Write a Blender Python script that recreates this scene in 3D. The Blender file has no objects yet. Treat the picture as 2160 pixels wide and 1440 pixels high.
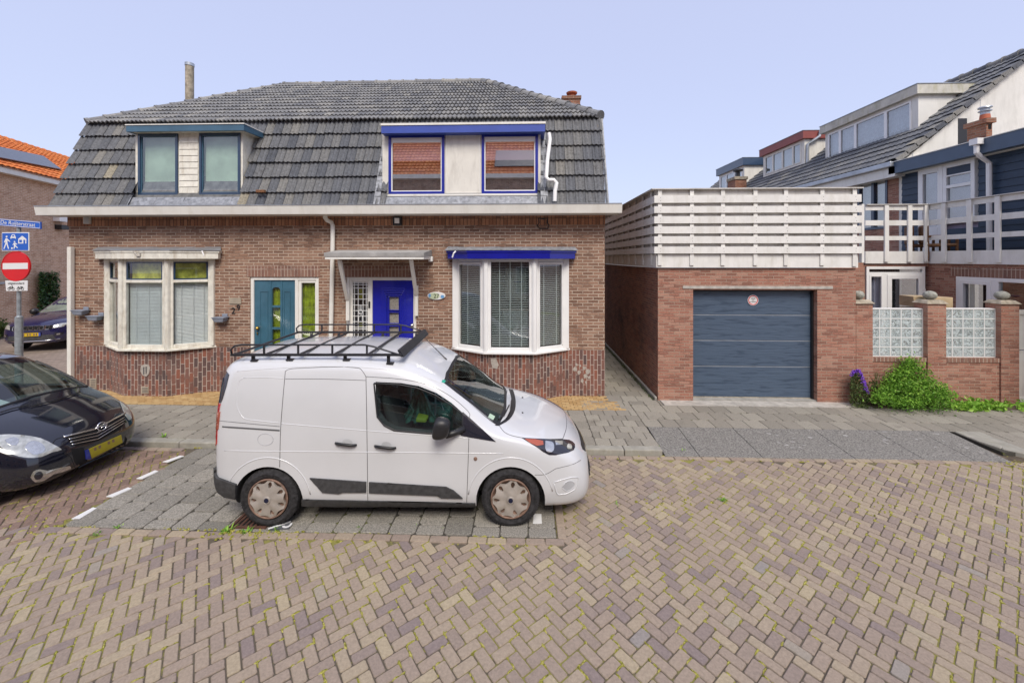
import bpy, bmesh, math, random
from mathutils import Vector, Matrix, geometry
from mathutils.bvhtree import BVHTree
R = math.radians
sc = bpy.context.scene
COL = sc.collection
# ---------------------------------------------------------------- camera
YAW = R(2.0); HZ = 544.0; CAMH = 3.0; F = 840.0
cam = bpy.data.objects.new('camera', bpy.data.cameras.new('camera'))
COL.objects.link(cam)
cam.location = (0, 0, CAMH); cam.rotation_euler = (R(90), 0, YAW)
cam.data.lens = 14.0; cam.data.sensor_width = 36.0
cam.data.shift_y = -(720 - HZ) / 2160.0
cam.data.clip_start = 0.05; cam.data.clip_end = 2000
sc.camera = cam
# ---------------------------------------------------------------- sky and sun (bright overcast)
SUN_EL, SUN_AZ = R(50), R(168)
w = bpy.data.worlds.new('World'); sc.world = w; w.use_nodes = True
nt = w.node_tree; nt.nodes.clear()
sky = nt.nodes.new('ShaderNodeTexSky'); sky.sky_type = 'NISHITA'; sky.sun_disc = False
sky.sun_elevation = SUN_EL; sky.sun_rotation = SUN_AZ; sky.air_density = 1.2; sky.dust_density = 2.5; sky.ozone_density = 2.0
mixw = nt.nodes.new('ShaderNodeMixRGB'); mixw.inputs[0].default_value = 0.62
mixw.inputs[2].default_value = (4.9, 5.15, 7.1, 1)
bgn = nt.nodes.new('ShaderNodeBackground'); bgn.inputs[1].default_value = 0.082
out = nt.nodes.new('ShaderNodeOutputWorld')
nt.links.new(sky.outputs[0], mixw.inputs[1]); nt.links.new(mixw.outputs[0], bgn.inputs[0]); nt.links.new(bgn.outputs[0], out.inputs[0])
sun = bpy.data.objects.new('sun', bpy.data.lights.new('sun', 'SUN')); COL.objects.link(sun)
sun.data.energy = 1.5; sun.data.angle = R(26); sun.data.color = (1.0, 0.93, 0.83)
sun.rotation_euler = (R(90) - SUN_EL, 0, R(180) - SUN_AZ)   # light comes from behind and to the side of the camera
sc.view_settings.view_transform = 'Standard'; sc.view_settings.look = 'None'
sc.view_settings.exposure = 1.0; sc.view_settings.gamma = 1.0
sc.cycles.max_bounces = 8; sc.cycles.transparent_max_bounces = 16; sc.cycles.caustics_reflective = False; sc.cycles.caustics_refractive = False

# ---------------------------------------------------------------- measuring helpers (picture point -> place on a real plane)
CYW, SYW = math.cos(YAW), math.sin(YAW)
def ray(px, py):
    u = (px - 1080) / F; v = (HZ - py) / F
    return Vector((u * CYW - SYW, u * SYW + CYW, v))
def atY(px, py, Y):
    d = ray(px, py); t = Y / d.y
    return Vector((d.x * t, Y, CAMH + d.z * t))
def atX(px, py, X):
    d = ray(px, py); t = X / d.x
    return Vector((X, d.y * t, CAMH + d.z * t))
def atZ(px, py, Z):
    d = ray(px, py); t = (Z - CAMH) / d.z
    return Vector((d.x * t, d.y * t, Z))
def XY(px, Y): return atY(px, HZ, Y).x
def ZY(px, py, Y): return atY(px, py, Y).z

# ---------------------------------------------------------------- materials
M = {}
def newmat(name):
    m = bpy.data.materials.new(name); m.use_nodes = True
    n = m.node_tree; n.nodes.clear()
    o = n.nodes.new('ShaderNodeOutputMaterial'); b = n.nodes.new('ShaderNodeBsdfPrincipled')
    n.links.new(b.outputs[0], o.inputs[0]); M[name] = m
    return m, n, b, o
def N(n, t, **kw):
    x = n.nodes.new(t)
    for k, v in kw.items(): setattr(x, k, v)
    return x
def noise(n, scale, detail=3, vec=None, rough=.55):
    x = N(n, 'ShaderNodeTexNoise'); x.inputs['Scale'].default_value = scale; x.inputs['Detail'].default_value = detail
    x.inputs['Roughness'].default_value = rough
    if vec is not None: n.links.new(vec, x.inputs['Vector'])
    return x
def ramp(n, fac, stops, interp='LINEAR'):
    r = N(n, 'ShaderNodeValToRGB'); cr = r.color_ramp; cr.interpolation = interp
    while len(cr.elements) > 1: cr.elements.remove(cr.elements[-1])
    cr.elements[0].position = stops[0][0]; cr.elements[0].color = (*stops[0][1], 1)
    for p, c in stops[1:]:
        e = cr.elements.new(p); e.color = (*c, 1)
    n.links.new(fac, r.inputs[0]); return r
def mixc(n, fac, a, b, mode='MIX'):
    x = N(n, 'ShaderNodeMixRGB', blend_type=mode)
    for i, v in ((0, fac), (1, a), (2, b)):
        if isinstance(v, (int, float)): x.inputs[i].default_value = v
        elif isinstance(v, tuple): x.inputs[i].default_value = (*v, 1)
        else: n.links.new(v, x.inputs[i])
    return x.outputs[0]
def bump(n, b, h, strength, dist=.01):
    x = N(n, 'ShaderNodeBump'); x.inputs['Strength'].default_value = strength; x.inputs['Distance'].default_value = dist
    n.links.new(h, x.inputs['Height']); n.links.new(x.outputs[0], b.inputs['Normal']); return x
def uvn(n, obj=False):
    t = N(n, 'ShaderNodeTexCoord'); return t.outputs['Object' if obj else 'UV']
def mscale(n, vec, s):
    m = N(n, 'ShaderNodeMapping'); m.inputs['Scale'].default_value = s; n.links.new(vec, m.inputs['Vector']); return m.outputs[0]
def plain(name, c, rough=.6, metal=0, var=.12, vscale=3, bmp=.0, bscale=60, coat=0, dirt=None, dscale=1.5):
    m, n, b, o = newmat(name)
    tc = N(n, 'ShaderNodeTexCoord').outputs['Object']
    nz = noise(n, vscale, 4, tc)
    dark = tuple(x * (1 - var * 1.6) for x in c); lite = tuple(min(1, x * (1 + var)) for x in c)
    col = ramp(n, nz.outputs[0], [(.3, dark), (.7, lite)]).outputs[0]
    if dirt:
        mp = mscale(n, tc, (1, 1, .22)); nd = noise(n, dscale * 3, 6, mp, .7)
        f = ramp(n, nd.outputs[0], [(.5, (0, 0, 0)), (.75, (.7, .7, .7))]).outputs[0]
        col = mixc(n, f, col, dirt)
    n.links.new(col, b.inputs['Base Color'])
    b.inputs['Roughness'].default_value = rough; b.inputs['Metallic'].default_value = metal
    if coat: b.inputs['Coat Weight'].default_value = coat; b.inputs['Coat Roughness'].default_value = .03
    if bmp: bump(n, b, noise(n, bscale, 4, tc).outputs[0], bmp, .004)
    return m
def brickmat(name, cols, mortar, bw=.22, bh=.066, ms=.009, vertical=False, off=.5, bmp=.6, stain=.5, stainc=(.05, .045, .045), lich=None, soft=.35):
    m, n, b, o = newmat(name)
    uv = uvn(n)
    if vertical:
        mp = N(n, 'ShaderNodeMapping'); mp.inputs['Rotation'].default_value = (0, 0, R(90)); n.links.new(uv, mp.inputs[0]); uv = mp.outputs[0]
    wob = noise(n, 6, 2, uv)
    add = N(n, 'ShaderNodeVectorMath', operation='MULTIPLY_ADD'); n.links.new(wob.outputs[1], add.inputs[0])
    add.inputs[1].default_value = (.008, .008, 0); n.links.new(uv, add.inputs[2])
    t = N(n, 'ShaderNodeTexBrick'); n.links.new(add.outputs[0], t.inputs['Vector'])
    t.inputs['Scale'].default_value = 1; t.inputs['Brick Width'].default_value = bw; t.inputs['Row Height'].default_value = bh
    t.inputs['Mortar Size'].default_value = ms; t.inputs['Mortar Smooth'].default_value = .25; t.offset = off
    t.inputs['Color1'].default_value = (0, 0, 0, 1); t.inputs['Color2'].default_value = (1, 1, 1, 1); t.inputs['Mortar'].default_value = (.5, .5, .5, 1)
    k = len(cols)
    col = ramp(n, t.outputs[0], [(i / (k - 1) * .9 + .05, c) for i, c in enumerate(cols)]).outputs[0]
    n1 = noise(n, 40, 4, uv, .7)
    col = mixc(n, soft, col, ramp(n, n1.outputs[0], [(.3, tuple(x * .45 for x in cols[0])), (.7, tuple(min(1, x * 1.25) for x in cols[-1]))]).outputs[0])
    nm = noise(n, 25, 3, uv)
    mc = mixc(n, nm.outputs[0], tuple(x * .7 for x in mortar), tuple(min(1, x * 1.25) for x in mortar))
    n2 = noise(n, 1.1, 6, uv, .65)
    sf = ramp(n, n2.outputs[0], [(.5, (0, 0, 0)), (.72, (stain, stain, stain))]).outputs[0]
    # mortar is missing here and there
    n3 = noise(n, 3.1, 4, uv, .6)
    miss = ramp(n, n3.outputs[0], [(.52, (0, 0, 0)), (.62, (.75, .75, .75))]).outputs[0]
    mc = mixc(n, miss, mc, tuple(x * .45 for x in cols[len(cols) // 2]))
    col = mixc(n, t.outputs[1], col, mc)
    col = mixc(n, sf, col, stainc)
    if lich: 
        nl = noise(n, 9, 5, uv, .7); lf = ramp(n, nl.outputs[0], [(.66, (0, 0, 0)), (.72, (.8, .8, .8))]).outputs[0]
        col = mixc(n, lf, col, lich)
    n.links.new(col, b.inputs['Base Color']); b.inputs['Roughness'].default_value = .88
    inv = N(n, 'ShaderNodeMath', operation='SUBTRACT'); inv.inputs[0].default_value = 1; n.links.new(t.outputs[1], inv.inputs[1])
    ad = N(n, 'ShaderNodeMath', operation='MULTIPLY_ADD'); n.links.new(n1.outputs[0], ad.inputs[0]); ad.inputs[1].default_value = .5; n.links.new(inv.outputs[0], ad.inputs[2])
    bump(n, b, ad.outputs[0], bmp, .008)
    return m
def tonemat(name, stops, rough=.85, nscale=30, namt=.35, bmp=.4, patch=None, pscale=3, pth=.6, spec=.3, trans=0):
    """colour per piece from the 'tone' attribute"""
    m, n, b, o = newmat(name)
    a = N(n, 'ShaderNodeAttribute', attribute_name='tone')
    col = ramp(n, a.outputs['Fac'], stops).outputs[0]
    tc = N(n, 'ShaderNodeTexCoord').outputs['Object']
    nz = noise(n, nscale, 5, tc, .7)
    sh = ramp(n, nz.outputs[0], [(.25, (1 - namt,) * 3), (.75, (1 + namt * .5,) * 3)]).outputs[0]
    col = mixc(n, 1.0, col, sh, 'MULTIPLY')
    if patch:
        for j, (pc, sca, th, amt) in enumerate(patch):
            np_ = noise(n, sca, 6, tc, .7); pf = ramp(n, np_.outputs[0], [(th, (0, 0, 0)), (th + .08, (amt,) * 3)]).outputs[0]
            col = mixc(n, pf, col, pc)
    n.links.new(col, b.inputs['Base Color']); b.inputs['Roughness'].default_value = rough
    b.inputs['Specular IOR Level'].default_value = spec
    if bmp: bump(n, b, nz.outputs[0], bmp, .006)
    if trans:
        tr = N(n, 'ShaderNodeBsdfTranslucent'); n.links.new(col, tr.inputs[0]); mx = N(n, 'ShaderNodeMixShader'); mx.inputs[0].default_value = trans
        n.links.new(b.outputs[0], mx.inputs[1]); n.links.new(tr.outputs[0], mx.inputs[2]); n.links.new(mx.outputs[0], o.inputs[0])
    return m
def glassmat(name, tint=(.8, .85, .85), refl=.10, rough=.0, wav=0, k=2.2):
    m, n, b, o = newmat(name)
    n.nodes.remove(b)
    tr = N(n, 'ShaderNodeBsdfTransparent'); tr.inputs[0].default_value = (*tint, 1)
    gl = N(n, 'ShaderNodeBsdfGlossy'); gl.inputs['Roughness'].default_value = rough; gl.inputs[0].default_value = (1, 1, 1, 1)
    fr = N(n, 'ShaderNodeFresnel'); fr.inputs[0].default_value = 1.5
    ma = N(n, 'ShaderNodeMath', operation='MULTIPLY_ADD', use_clamp=True); n.links.new(fr.outputs[0], ma.inputs[0]); ma.inputs[1].default_value = k; ma.inputs[2].default_value = refl
    ge = N(n, 'ShaderNodeNewGeometry'); fb = N(n, 'ShaderNodeMath', operation='SUBTRACT'); fb.inputs[0].default_value = 1; n.links.new(ge.outputs['Backfacing'], fb.inputs[1]); m2 = N(n, 'ShaderNodeMath', operation='MULTIPLY'); n.links.new(ma.outputs[0], m2.inputs[0]); n.links.new(fb.outputs[0], m2.inputs[1]); ma = m2
    if wav:
        tc = N(n, 'ShaderNodeTexCoord').outputs['Object']; nz = noise(n, 1.6, 2, tc)
        bp = N(n, 'ShaderNodeBump'); bp.inputs['Strength'].default_value = wav; bp.inputs['Distance'].default_value = .02
        n.links.new(nz.outputs[0], bp.inputs['Height']); n.links.new(bp.outputs[0], gl.inputs['Normal'])
    mx = N(n, 'ShaderNodeMixShader'); n.links.new(ma.outputs[0], mx.inputs[0]); n.links.new(tr.outputs[0], mx.inputs[1]); n.links.new(gl.outputs[0], mx.inputs[2])
    n.links.new(mx.outputs[0], o.inputs[0]); return m

BR = [(.14, .07, .045), (.21, .108, .07), (.27, .15, .10), (.33, .18, .115), (.36, .22, .15)]
brickmat('house_brick', BR, (.50, .40, .31), stain=.25, stainc=(.09, .06, .05))
brickmat('plinth_brick', [(.09, .06, .058), (.16, .075, .06), (.23, .09, .062), (.28, .11, .07), (.32, .10, .055), (.20, .12, .10)], (.48, .40, .34), bw=.21, bh=.076, ms=.007, vertical=True, stain=.7, stainc=(.075, .055, .05), lich=(.36, .30, .26))
brickmat('soldier_brick', [(.20, .09, .05), (.33, .14, .075), (.44, .20, .11), (.50, .25, .14)], (.08, .06, .05), bw=.24, bh=.078, ms=.007, vertical=True, off=0, stain=.4, stainc=(.07, .03, .02))
brickmat('lintel_brick', [(.2, .1, .075), (.26, .13, .09), (.3, .17, .12)], (.5, .40, .32), bw=.25, bh=.074, ms=.007, vertical=True, off=0, stain=.3)
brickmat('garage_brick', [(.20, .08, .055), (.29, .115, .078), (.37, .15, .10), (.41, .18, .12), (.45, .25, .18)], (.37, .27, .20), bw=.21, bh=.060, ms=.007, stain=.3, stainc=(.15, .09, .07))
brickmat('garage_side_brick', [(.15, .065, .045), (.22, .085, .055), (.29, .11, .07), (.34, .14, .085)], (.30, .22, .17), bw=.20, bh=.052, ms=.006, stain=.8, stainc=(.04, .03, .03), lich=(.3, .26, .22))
brickmat('far_brick', [(.50, .28, .17), (.60, .36, .23), (.66, .43, .28)], (.80, .67, .52), bw=.22, bh=.066, ms=.008, stain=.2)
brickmat('street_brick_far', [(.22, .17, .14), (.28, .22, .18), (.34, .27, .22)], (.16, .13, .09), bw=.2, bh=.1, ms=.007, stain=.5, stainc=(.17, .13, .09))
brickmat('chimney_brick', [(.2, .08, .05), (.32, .13, .07), (.38, .17, .1)], (.3, .22, .16), stain=.4)
plain('white_paint', (.80, .785, .73), .45, var=.04, dirt=(.6, .56, .47))
plain('old_white_paint', (.76, .735, .64), .6, var=.09, vscale=9, bmp=.3, dirt=(.38, .30, .2), dscale=3)
plain('cream_panel', (.74, .715, .64), .5, var=.04, dirt=(.45, .42, .36))
plain('white_pvc', (.84, .835, .81), .35, var=.03)
plain('white_wood', (.76, .75, .71), .65, var=.05, vscale=5, bmp=.3, bscale=25, dirt=(.58, .56, .49), dscale=2)
plain('fascia_board', (.64, .62, .58), .7, var=.08, vscale=2, dirt=(.33, .31, .27))
plain('gutter_white', (.78, .765, .70), .4, var=.04, dirt=(.62, .59, .5))
plain('teal_paint', (.05, .14, .20), .32, var=.12, coat=.5)
plain('dark_blue_frame', (.022, .05, .10), .3, var=.1, coat=.5)
plain('slate_teal', (.055, .125, .19), .4, var=.1)
plain('royal_blue', (.012, .018, .36), .16, var=.08, coat=.9)
plain('blue_fascia', (.05, .09, .38), .4, var=.06)
plain('blue_frame', (.015, .03, .30), .3, var=.08, coat=.4)
plain('blue_trim', (.008, .012, .27), .25, var=.06, coat=.6)
plain('lead', (.27, .285, .31), .5, metal=.0, var=.3, vscale=14, bmp=.8, bscale=12)
plain('bitumen', (.16, .16, .155), .9, var=.3, vscale=8, bmp=.5)
plain('zinc', (.42, .45, .48), .4, metal=.6, var=.15)
plain('galvanised', (.34, .37, .385), .45, metal=.4, var=.18, vscale=14)
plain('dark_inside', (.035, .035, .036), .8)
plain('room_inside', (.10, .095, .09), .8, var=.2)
plain('blind_white', (.82, .83, .81), .5, var=.03)
plain('blind_grey', (.66, .72, .71), .5, var=.06)
plain('blind_green', (.50, .66, .50), .6, var=.12)
plain('curtain_yellow', (.72, .74, .12), .8, var=.3, vscale=9)
plain('curtain_lime', (.58, .66, .03), .8, var=.35, vscale=9)
plain('pink_blind', (.94, .74, .86), .8, var=.05)
plain('net_curtain', (.62, .62, .66), .9, var=.12, vscale=10)
plain('lilac_curtain', (.42, .38, .50), .9, var=.15)
plain('brass', (.62, .40, .10), .25, metal=1)
plain('steel', (.6, .6, .58), .25, metal=1, var=.05)
plain('black_plastic', (.018, .018, .02), .45, var=.15)
plain('concrete', (.37, .355, .32), .9, var=.14, vscale=6, bmp=.5, bscale=50, dirt=(.2, .19, .15))
plain('pale_concrete', (.47, .44, .39), .9, var=.2, vscale=7, bmp=.8, bscale=35)
plain('kerb_concrete', (.33, .315, .27), .9, var=.15, vscale=6, bmp=.5, dirt=(.22, .21, .15), dscale=2)
plain('cap_stone', (.38, .33, .25), .9, var=.3, vscale=9, bmp=.7, dirt=(.2, .17, .1))
plain('ball_stone', (.34, .34, .29), .9, var=.3, vscale=18, bmp=.7)
plain('cement_patch', (.42, .38, .33), .95, var=.15, vscale=20, bmp=.6)
plain('vent_beige', (.40, .34, .26), .8, var=.15)
plain('garage_blue', (.052, .085, .135), .5, var=.12, vscale=2)
plain('navy_cladding', (.020, .042, .078), .5, var=.08)
plain('slate_fascia', (.075, .115, .175), .45, var=.06)
plain('red_fascia', (.26, .062, .05), .5, var=.08)
plain('render_white', (.74, .725, .67), .9, var=.05, vscale=1.2, dirt=(.48, .47, .42), dscale=.7)
plain('mossy_white', (.55, .53, .46), .8, var=.12, vscale=3, dirt=(.30, .28, .10), dscale=2.5)
plain('solar', (.06, .07, .095), .4, var=.1, coat=.2)
plain('terracotta_pot', (.42, .12, .06), .8, var=.2)
plain('planter_grey', (.25, .28, .34), .7, var=.18)
plain('sign_blue', (.008, .10, .50), .35, var=.03)
plain('sign_red', (.62, .005, .008), .35, var=.04)
plain('sign_white', (.75, .75, .74), .4, var=.03)
plain('ink_black', (.015, .015, .018), .5)
plain('cardboard', (.45, .34, .20), .85, var=.2)
plain('rattan_brown', (.16, .07, .025), .6, var=.4, vscale=25)
plain('maroon_pot', (.07, .018, .02), .3)
plain('van_white', (.61, .62, .635), .22, var=.03, vscale=1.3, coat=.8)
plain('cup_grey', (.50, .51, .52), .35, coat=.5)
plain('seam_dark', (.10, .10, .105), .6)
plain('seam_grey', (.42, .43, .45), .4)
plain('trim_grey', (.05, .05, .052), .7, var=.25, vscale=20, bmp=.3)
plain('tyre', (.028, .027, .029), .85, var=.5, vscale=30, bmp=1.0, bscale=90)
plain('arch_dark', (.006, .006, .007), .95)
plain('hub_silver', (.47, .43, .385), .38, metal=.35, var=.12, vscale=9)
plain('hub_rust', (.24, .15, .11), .7, metal=.2, var=.25, vscale=18)
plain('badge_blue', (.008, .012, .04), .25)
plain('rack_black', (.035, .036, .042), .38, metal=.3, var=.2)
plain('lamp_red', (.50, .012, .01), .15, coat=.8)
plain('lamp_dark', (.02, .02, .03), .12, coat=.8)
plain('lamp_orange', (.40, .09, .045), .2, coat=.8)
plain('lamp_chrome', (.62, .62, .60), .12, metal=.85, var=.12, vscale=20)
plain('lamp_cover', (.55, .56, .52), .12, metal=.45, var=.25, vscale=16, coat=1)
plain('chrome', (.75, .75, .77), .12, metal=1, var=.03)
plain('car_black', (.008, .009, .017), .10, coat=1, var=.1)
plain('car_navy', (.012, .012, .06), .12, coat=1, var=.1)
plain('seat_teal', (.09, .28, .24), .85, var=.45, vscale=14)
plain('seat_grey', (.07, .07, .075), .85, var=.2)
plain('dash_grey', (.10, .105, .11), .7, var=.2)
plain('paper', (.75, .75, .72), .8)
plain('hivis', (.33, .46, .05), .6)
plain('plate_yellow', (.62, .42, .01), .35, var=.1)
plain('plate_olive', (.42, .36, .02), .35, var=.1)
plain('sticker_green', (.03, .38, .26), .5)
plain('stem_brown', (.12, .09, .05), .9)
plain('driveway_aggregate', (.225, .215, .195), .9, var=.42, vscale=48, bmp=1.5, bscale=60)
plain('lichen_white', (.38, .37, .35), .9, var=.2)
plain('iron_rust', (.10, .045, .03), .7, var=.3, vscale=20)
plain('asphalt_tile', (.10, .105, .115), .8, var=.1)
plain('soil', (.10, .075, .05), .95, var=.3, vscale=15, bmp=.8)
plain('flower_purple', (.20, .06, .55), .7, var=.3, vscale=30)
plain('leaf_litter', (.22, .10, .045), .9, var=.4, vscale=40)
glassmat('window_glass', (.82, .86, .86), .07)
glassmat('upper_glass', (.80, .84, .85), .16)
glassmat('old_glass', (.92, .94, .94), .07, k=1.6)
glassmat('blue_dormer_glass', (.97, .95, .98), .46)
glassmat('car_glass', (.50, .60, .58), .05, k=1.2)
glassmat('lamp_glass', (.9, .92, .92), .1)
TONES_TILE = [(0, (.10, .108, .125)), (.35, (.155, .162, .175)), (.7, (.20, .20, .195)), (.93, (.26, .25, .225)), (1, (.33, .30, .23))]
tonemat('roof_tile', TONES_TILE, .8, 22, .5, .6, patch=[((.25, .15, .04), 4, .70, .8), ((.30, .30, .28), 7, .66, .6), ((.045, .045, .045), 5, .60, .6)])
tonemat('upper_roof_tile', [(0, (.17, .175, .185)), (.5, (.25, .25, .245)), (1, (.34, .33, .30))], .8, 22, .45, .6, patch=[((.30, .20, .04), 2.2, .71, .9), ((.34, .34, .32), 6, .64, .7), ((.05, .05, .05), 6, .62, .7)])
tonemat('orange_tile', [(0, (.56, .14, .035)), (.5, (.70, .21, .05)), (1, (.78, .29, .085))], .7, 20, .4, .4)
tonemat('road_brick', [(0, (.25, .20, .185)), (.12, (.30, .238, .195)), (.5, (.342, .272, .212)), (.85, (.37, .30, .222)), (.97, (.41, .34, .23)), (1, (.29, .26, .24))], .88, 45, .28, .8, patch=[((.11, .08, .065), 1.6, .66, .45)])
tonemat('red_road_brick', [(0, (.20, .14, .115)), (.5, (.275, .19, .15)), (1, (.32, .235, .18))], .88, 45, .4, .9)
tonemat('bay_tile', [(0, (.25, .235, .20)), (.5, (.31, .29, .25)), (1, (.37, .345, .295))], .9, 70, .8, 1.3, patch=[((.06, .055, .05), 2.5, .66, .75)])
tonemat('pavement_tile', [(0, (.255, .235, .195)), (.5, (.30, .275, .23)), (1, (.345, .32, .265))], .9, 60, .35, .8, patch=[((.15, .135, .11), 2.0, .60, .5)])
tonemat('yellow_brick', [(0, (.38, .24, .10)), (.5, (.47, .31, .14)), (1, (.52, .37, .18))], .85, 50, .25, .5)
tonemat('leaf', [(0, (.05, .12, .015)), (.4, (.13, .30, .03)), (.8, (.26, .50, .06)), (1, (.40, .62, .10))], .5, 30, .2, 0, trans=.25)
tonemat('ivy_leaf', [(0, (.015, .04, .012)), (.5, (.03, .09, .02)), (.9, (.07, .16, .03)), (1, (.25, .32, .15))], .4, 30, .2, 0, trans=.15)
tonemat('aubrieta_leaf', [(0, (.03, .05, .015)), (.5, (.07, .11, .03)), (1, (.15, .2, .06))], .6, 30, .2, 0, trans=.15)
tonemat('moss', [(0, (.15, .15, .025)), (.5, (.29, .275, .05)), (1, (.44, .40, .12))], .95, 60, .4, .4)
# joint material: soil with moss
def jointmat(name, soil=(.115, .095, .07), moss=(.24, .225, .055), th=.47):
    m, n, b, o = newmat(name)
    tc = N(n, 'ShaderNodeTexCoord').outputs['Object']
    a = noise(n, .55, 3, tc); c = noise(n, 14, 4, tc, .7)
    mul = N(n, 'ShaderNodeMath', operation='MULTIPLY_ADD'); n.links.new(c.outputs[0], mul.inputs[0]); mul.inputs[1].default_value = .6; n.links.new(a.outputs[0], mul.inputs[2])
    f = ramp(n, mul.outputs[0], [(th + .28, (0, 0, 0)), (th + .38, (1, 1, 1))]).outputs[0]
    col = mixc(n, f, soil, moss); n.links.new(col, b.inputs['Base Color']); b.inputs['Roughness'].default_value = 1
    bump(n, b, noise(n, 120, 3, tc).outputs[0], .8, .01); return m
jointmat('joint'); jointmat('joint_dark', (.06, .055, .045), (.12, .13, .03), .56)

# ---------------------------------------------------------------- objects
def tag(o, label=None, cat=None, group=None, kind=None):
    if label: o['label'] = label
    if cat: o['category'] = cat
    if group: o['group'] = group
    if kind: o['kind'] = kind
    return o
def empty(name, loc=(0, 0, 0), rz=0, label=None, cat=None, group=None):
    o = bpy.data.objects.new(name, None); o.empty_display_size = .3; COL.objects.link(o)
    o.location = loc; o.rotation_euler = (0, 0, rz); return tag(o, label, cat, group)
def rootloc(p):
    while p.parent: p = p.parent
    return Vector(p.location)
class MB:
    def __init__(s): s.v = []; s.f = []; s.t = []; s.m = []; s.mi = 0
    def add(s, vs, fs, tone=None):
        b = len(s.v); s.v += [tuple(x) for x in vs]
        for f in fs: s.f.append(tuple(i + b for i in f)); s.t.append(random.random() if tone is None else tone); s.m.append(s.mi)
        return s
    def box(s, x0, x1, y0, y1, z0, z1, tone=None):
        if x0 > x1: x0, x1 = x1, x0
        if y0 > y1: y0, y1 = y1, y0
        if z0 > z1: z0, z1 = z1, z0
        return s.add([(x0, y0, z0), (x1, y0, z0), (x1, y1, z0), (x0, y1, z0), (x0, y0, z1), (x1, y0, z1), (x1, y1, z1), (x0, y1, z1)],
              [(0, 3, 2, 1), (4, 5, 6, 7), (0, 1, 5, 4), (1, 2, 6, 5), (2, 3, 7, 6), (3, 0, 4, 7)], tone)
    def obox(s, A, D, a0, a1, d0, d1, z0, z1, tone=None):
        """box along direction D from A in plan; d = distance to the right-hand side (outwards)"""
        D = Vector((D[0], D[1])).normalized(); Nn = Vector((D.y, -D.x)); A = Vector((A[0], A[1]))
        P = [A + D * a + Nn * d for a, d in ((a0, d1), (a1, d1), (a1, d0), (a0, d0))]
        vs = [(p.x, p.y, z0) for p in P] + [(p.x, p.y, z1) for p in P]
        return s.add(vs, [(0, 3, 2, 1), (4, 5, 6, 7), (0, 1, 5, 4), (1, 2, 6, 5), (2, 3, 7, 6), (3, 0, 4, 7)], tone)
    def hexa(s, b4, t4, tone=None):
        return s.add(list(b4) + list(t4), [(0, 3, 2, 1), (4, 5, 6, 7), (0, 1, 5, 4), (1, 2, 6, 5), (2, 3, 7, 6), (3, 0, 4, 7)], tone)
    def prism(s, poly, z0, z1, tone=None):
        n = len(poly); vs = [(p[0], p[1], z0) for p in poly] + [(p[0], p[1], z1) for p in poly]
        return s.add(vs, [tuple(range(n - 1, -1, -1)), tuple(range(n, 2 * n))] + [(i, (i + 1) % n, n + (i + 1) % n, n + i) for i in range(n)], tone)
    def prismy(s, poly, y0, y1, tone=None):
        """poly in (x,z), clockwise or not, extruded in y"""
        n = len(poly); vs = [(p[0], y0, p[1]) for p in poly] + [(p[0], y1, p[1]) for p in poly]
        return s.add(vs, [tuple(range(n)), tuple(range(2 * n - 1, n - 1, -1))] + [((i + 1) % n, i, n + i, n + (i + 1) % n) for i in range(n)], tone)
    def prismx(s, poly, x0, x1, tone=None):
        n = len(poly); vs = [(x0, p[0], p[1]) for p in poly] + [(x1, p[0], p[1]) for p in poly]
        return s.add(vs, [tuple(range(n)), tuple(range(2 * n - 1, n - 1, -1))] + [((i + 1) % n, i, n + i, n + (i + 1) % n) for i in range(n)], tone)
    def quad(s, *p, tone=None): return s.add(p, [tuple(range(len(p)))], tone)
    def tube(s, pts, r, seg=8, cap=True, tone=None):
        pts = [Vector(p) for p in pts]; n = len(pts); rs = r if isinstance(r, (list, tuple)) else [r] * n
        rings = []; up = None
        for i, p in enumerate(pts):
            d = (pts[min(i + 1, n - 1)] - pts[max(i - 1, 0)]).normalized()
            if up is None: up = Vector((0, 0, 1)) if abs(d.z) < .9 else Vector((1, 0, 0))
            a = d.cross(up).normalized(); b = a.cross(d).normalized(); up = b
            rings.append([p + (a * math.cos(k * 2 * math.pi / seg) + b * math.sin(k * 2 * math.pi / seg)) * rs[i] for k in range(seg)])
        vs = [q for g in rings for q in g]; fs = []
        for i in range(n - 1):
            for k in range(seg): fs.append((i * seg + k, i * seg + (k + 1) % seg, (i + 1) * seg + (k + 1) % seg, (i + 1) * seg + k))
        if cap: fs += [tuple(range(seg - 1, -1, -1)), tuple((n - 1) * seg + k for k in range(seg))]
        return s.add(vs, fs, tone)
    def lathe(s, prof, o=(0, 0, 0), axis='z', seg=24, tone=None):
        """prof: list of (r, h)"""
        o = Vector(o); vs = []; n = len(prof)
        for r, h in prof:
            for k in range(seg):
                a = k * 2 * math.pi / seg; c, q = r * math.cos(a), r * math.sin(a)
                vs.append(o + (Vector((c, q, h)) if axis == 'z' else Vector((c, h, q)) if axis == 'y' else Vector((h, c, q))))
        fs = [(i * seg + k, i * seg + (k + 1) % seg, (i + 1) * seg + (k + 1) % seg, (i + 1) * seg + k) for i in range(n - 1) for k in range(seg)]
        if prof[0][0] > 1e-5: fs.append(tuple(range(seg)))
        if prof[-1][0] > 1e-5: fs.append(tuple((n - 1) * seg + k for k in range(seg - 1, -1, -1)))
        return s.add(vs, fs, tone)
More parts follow.
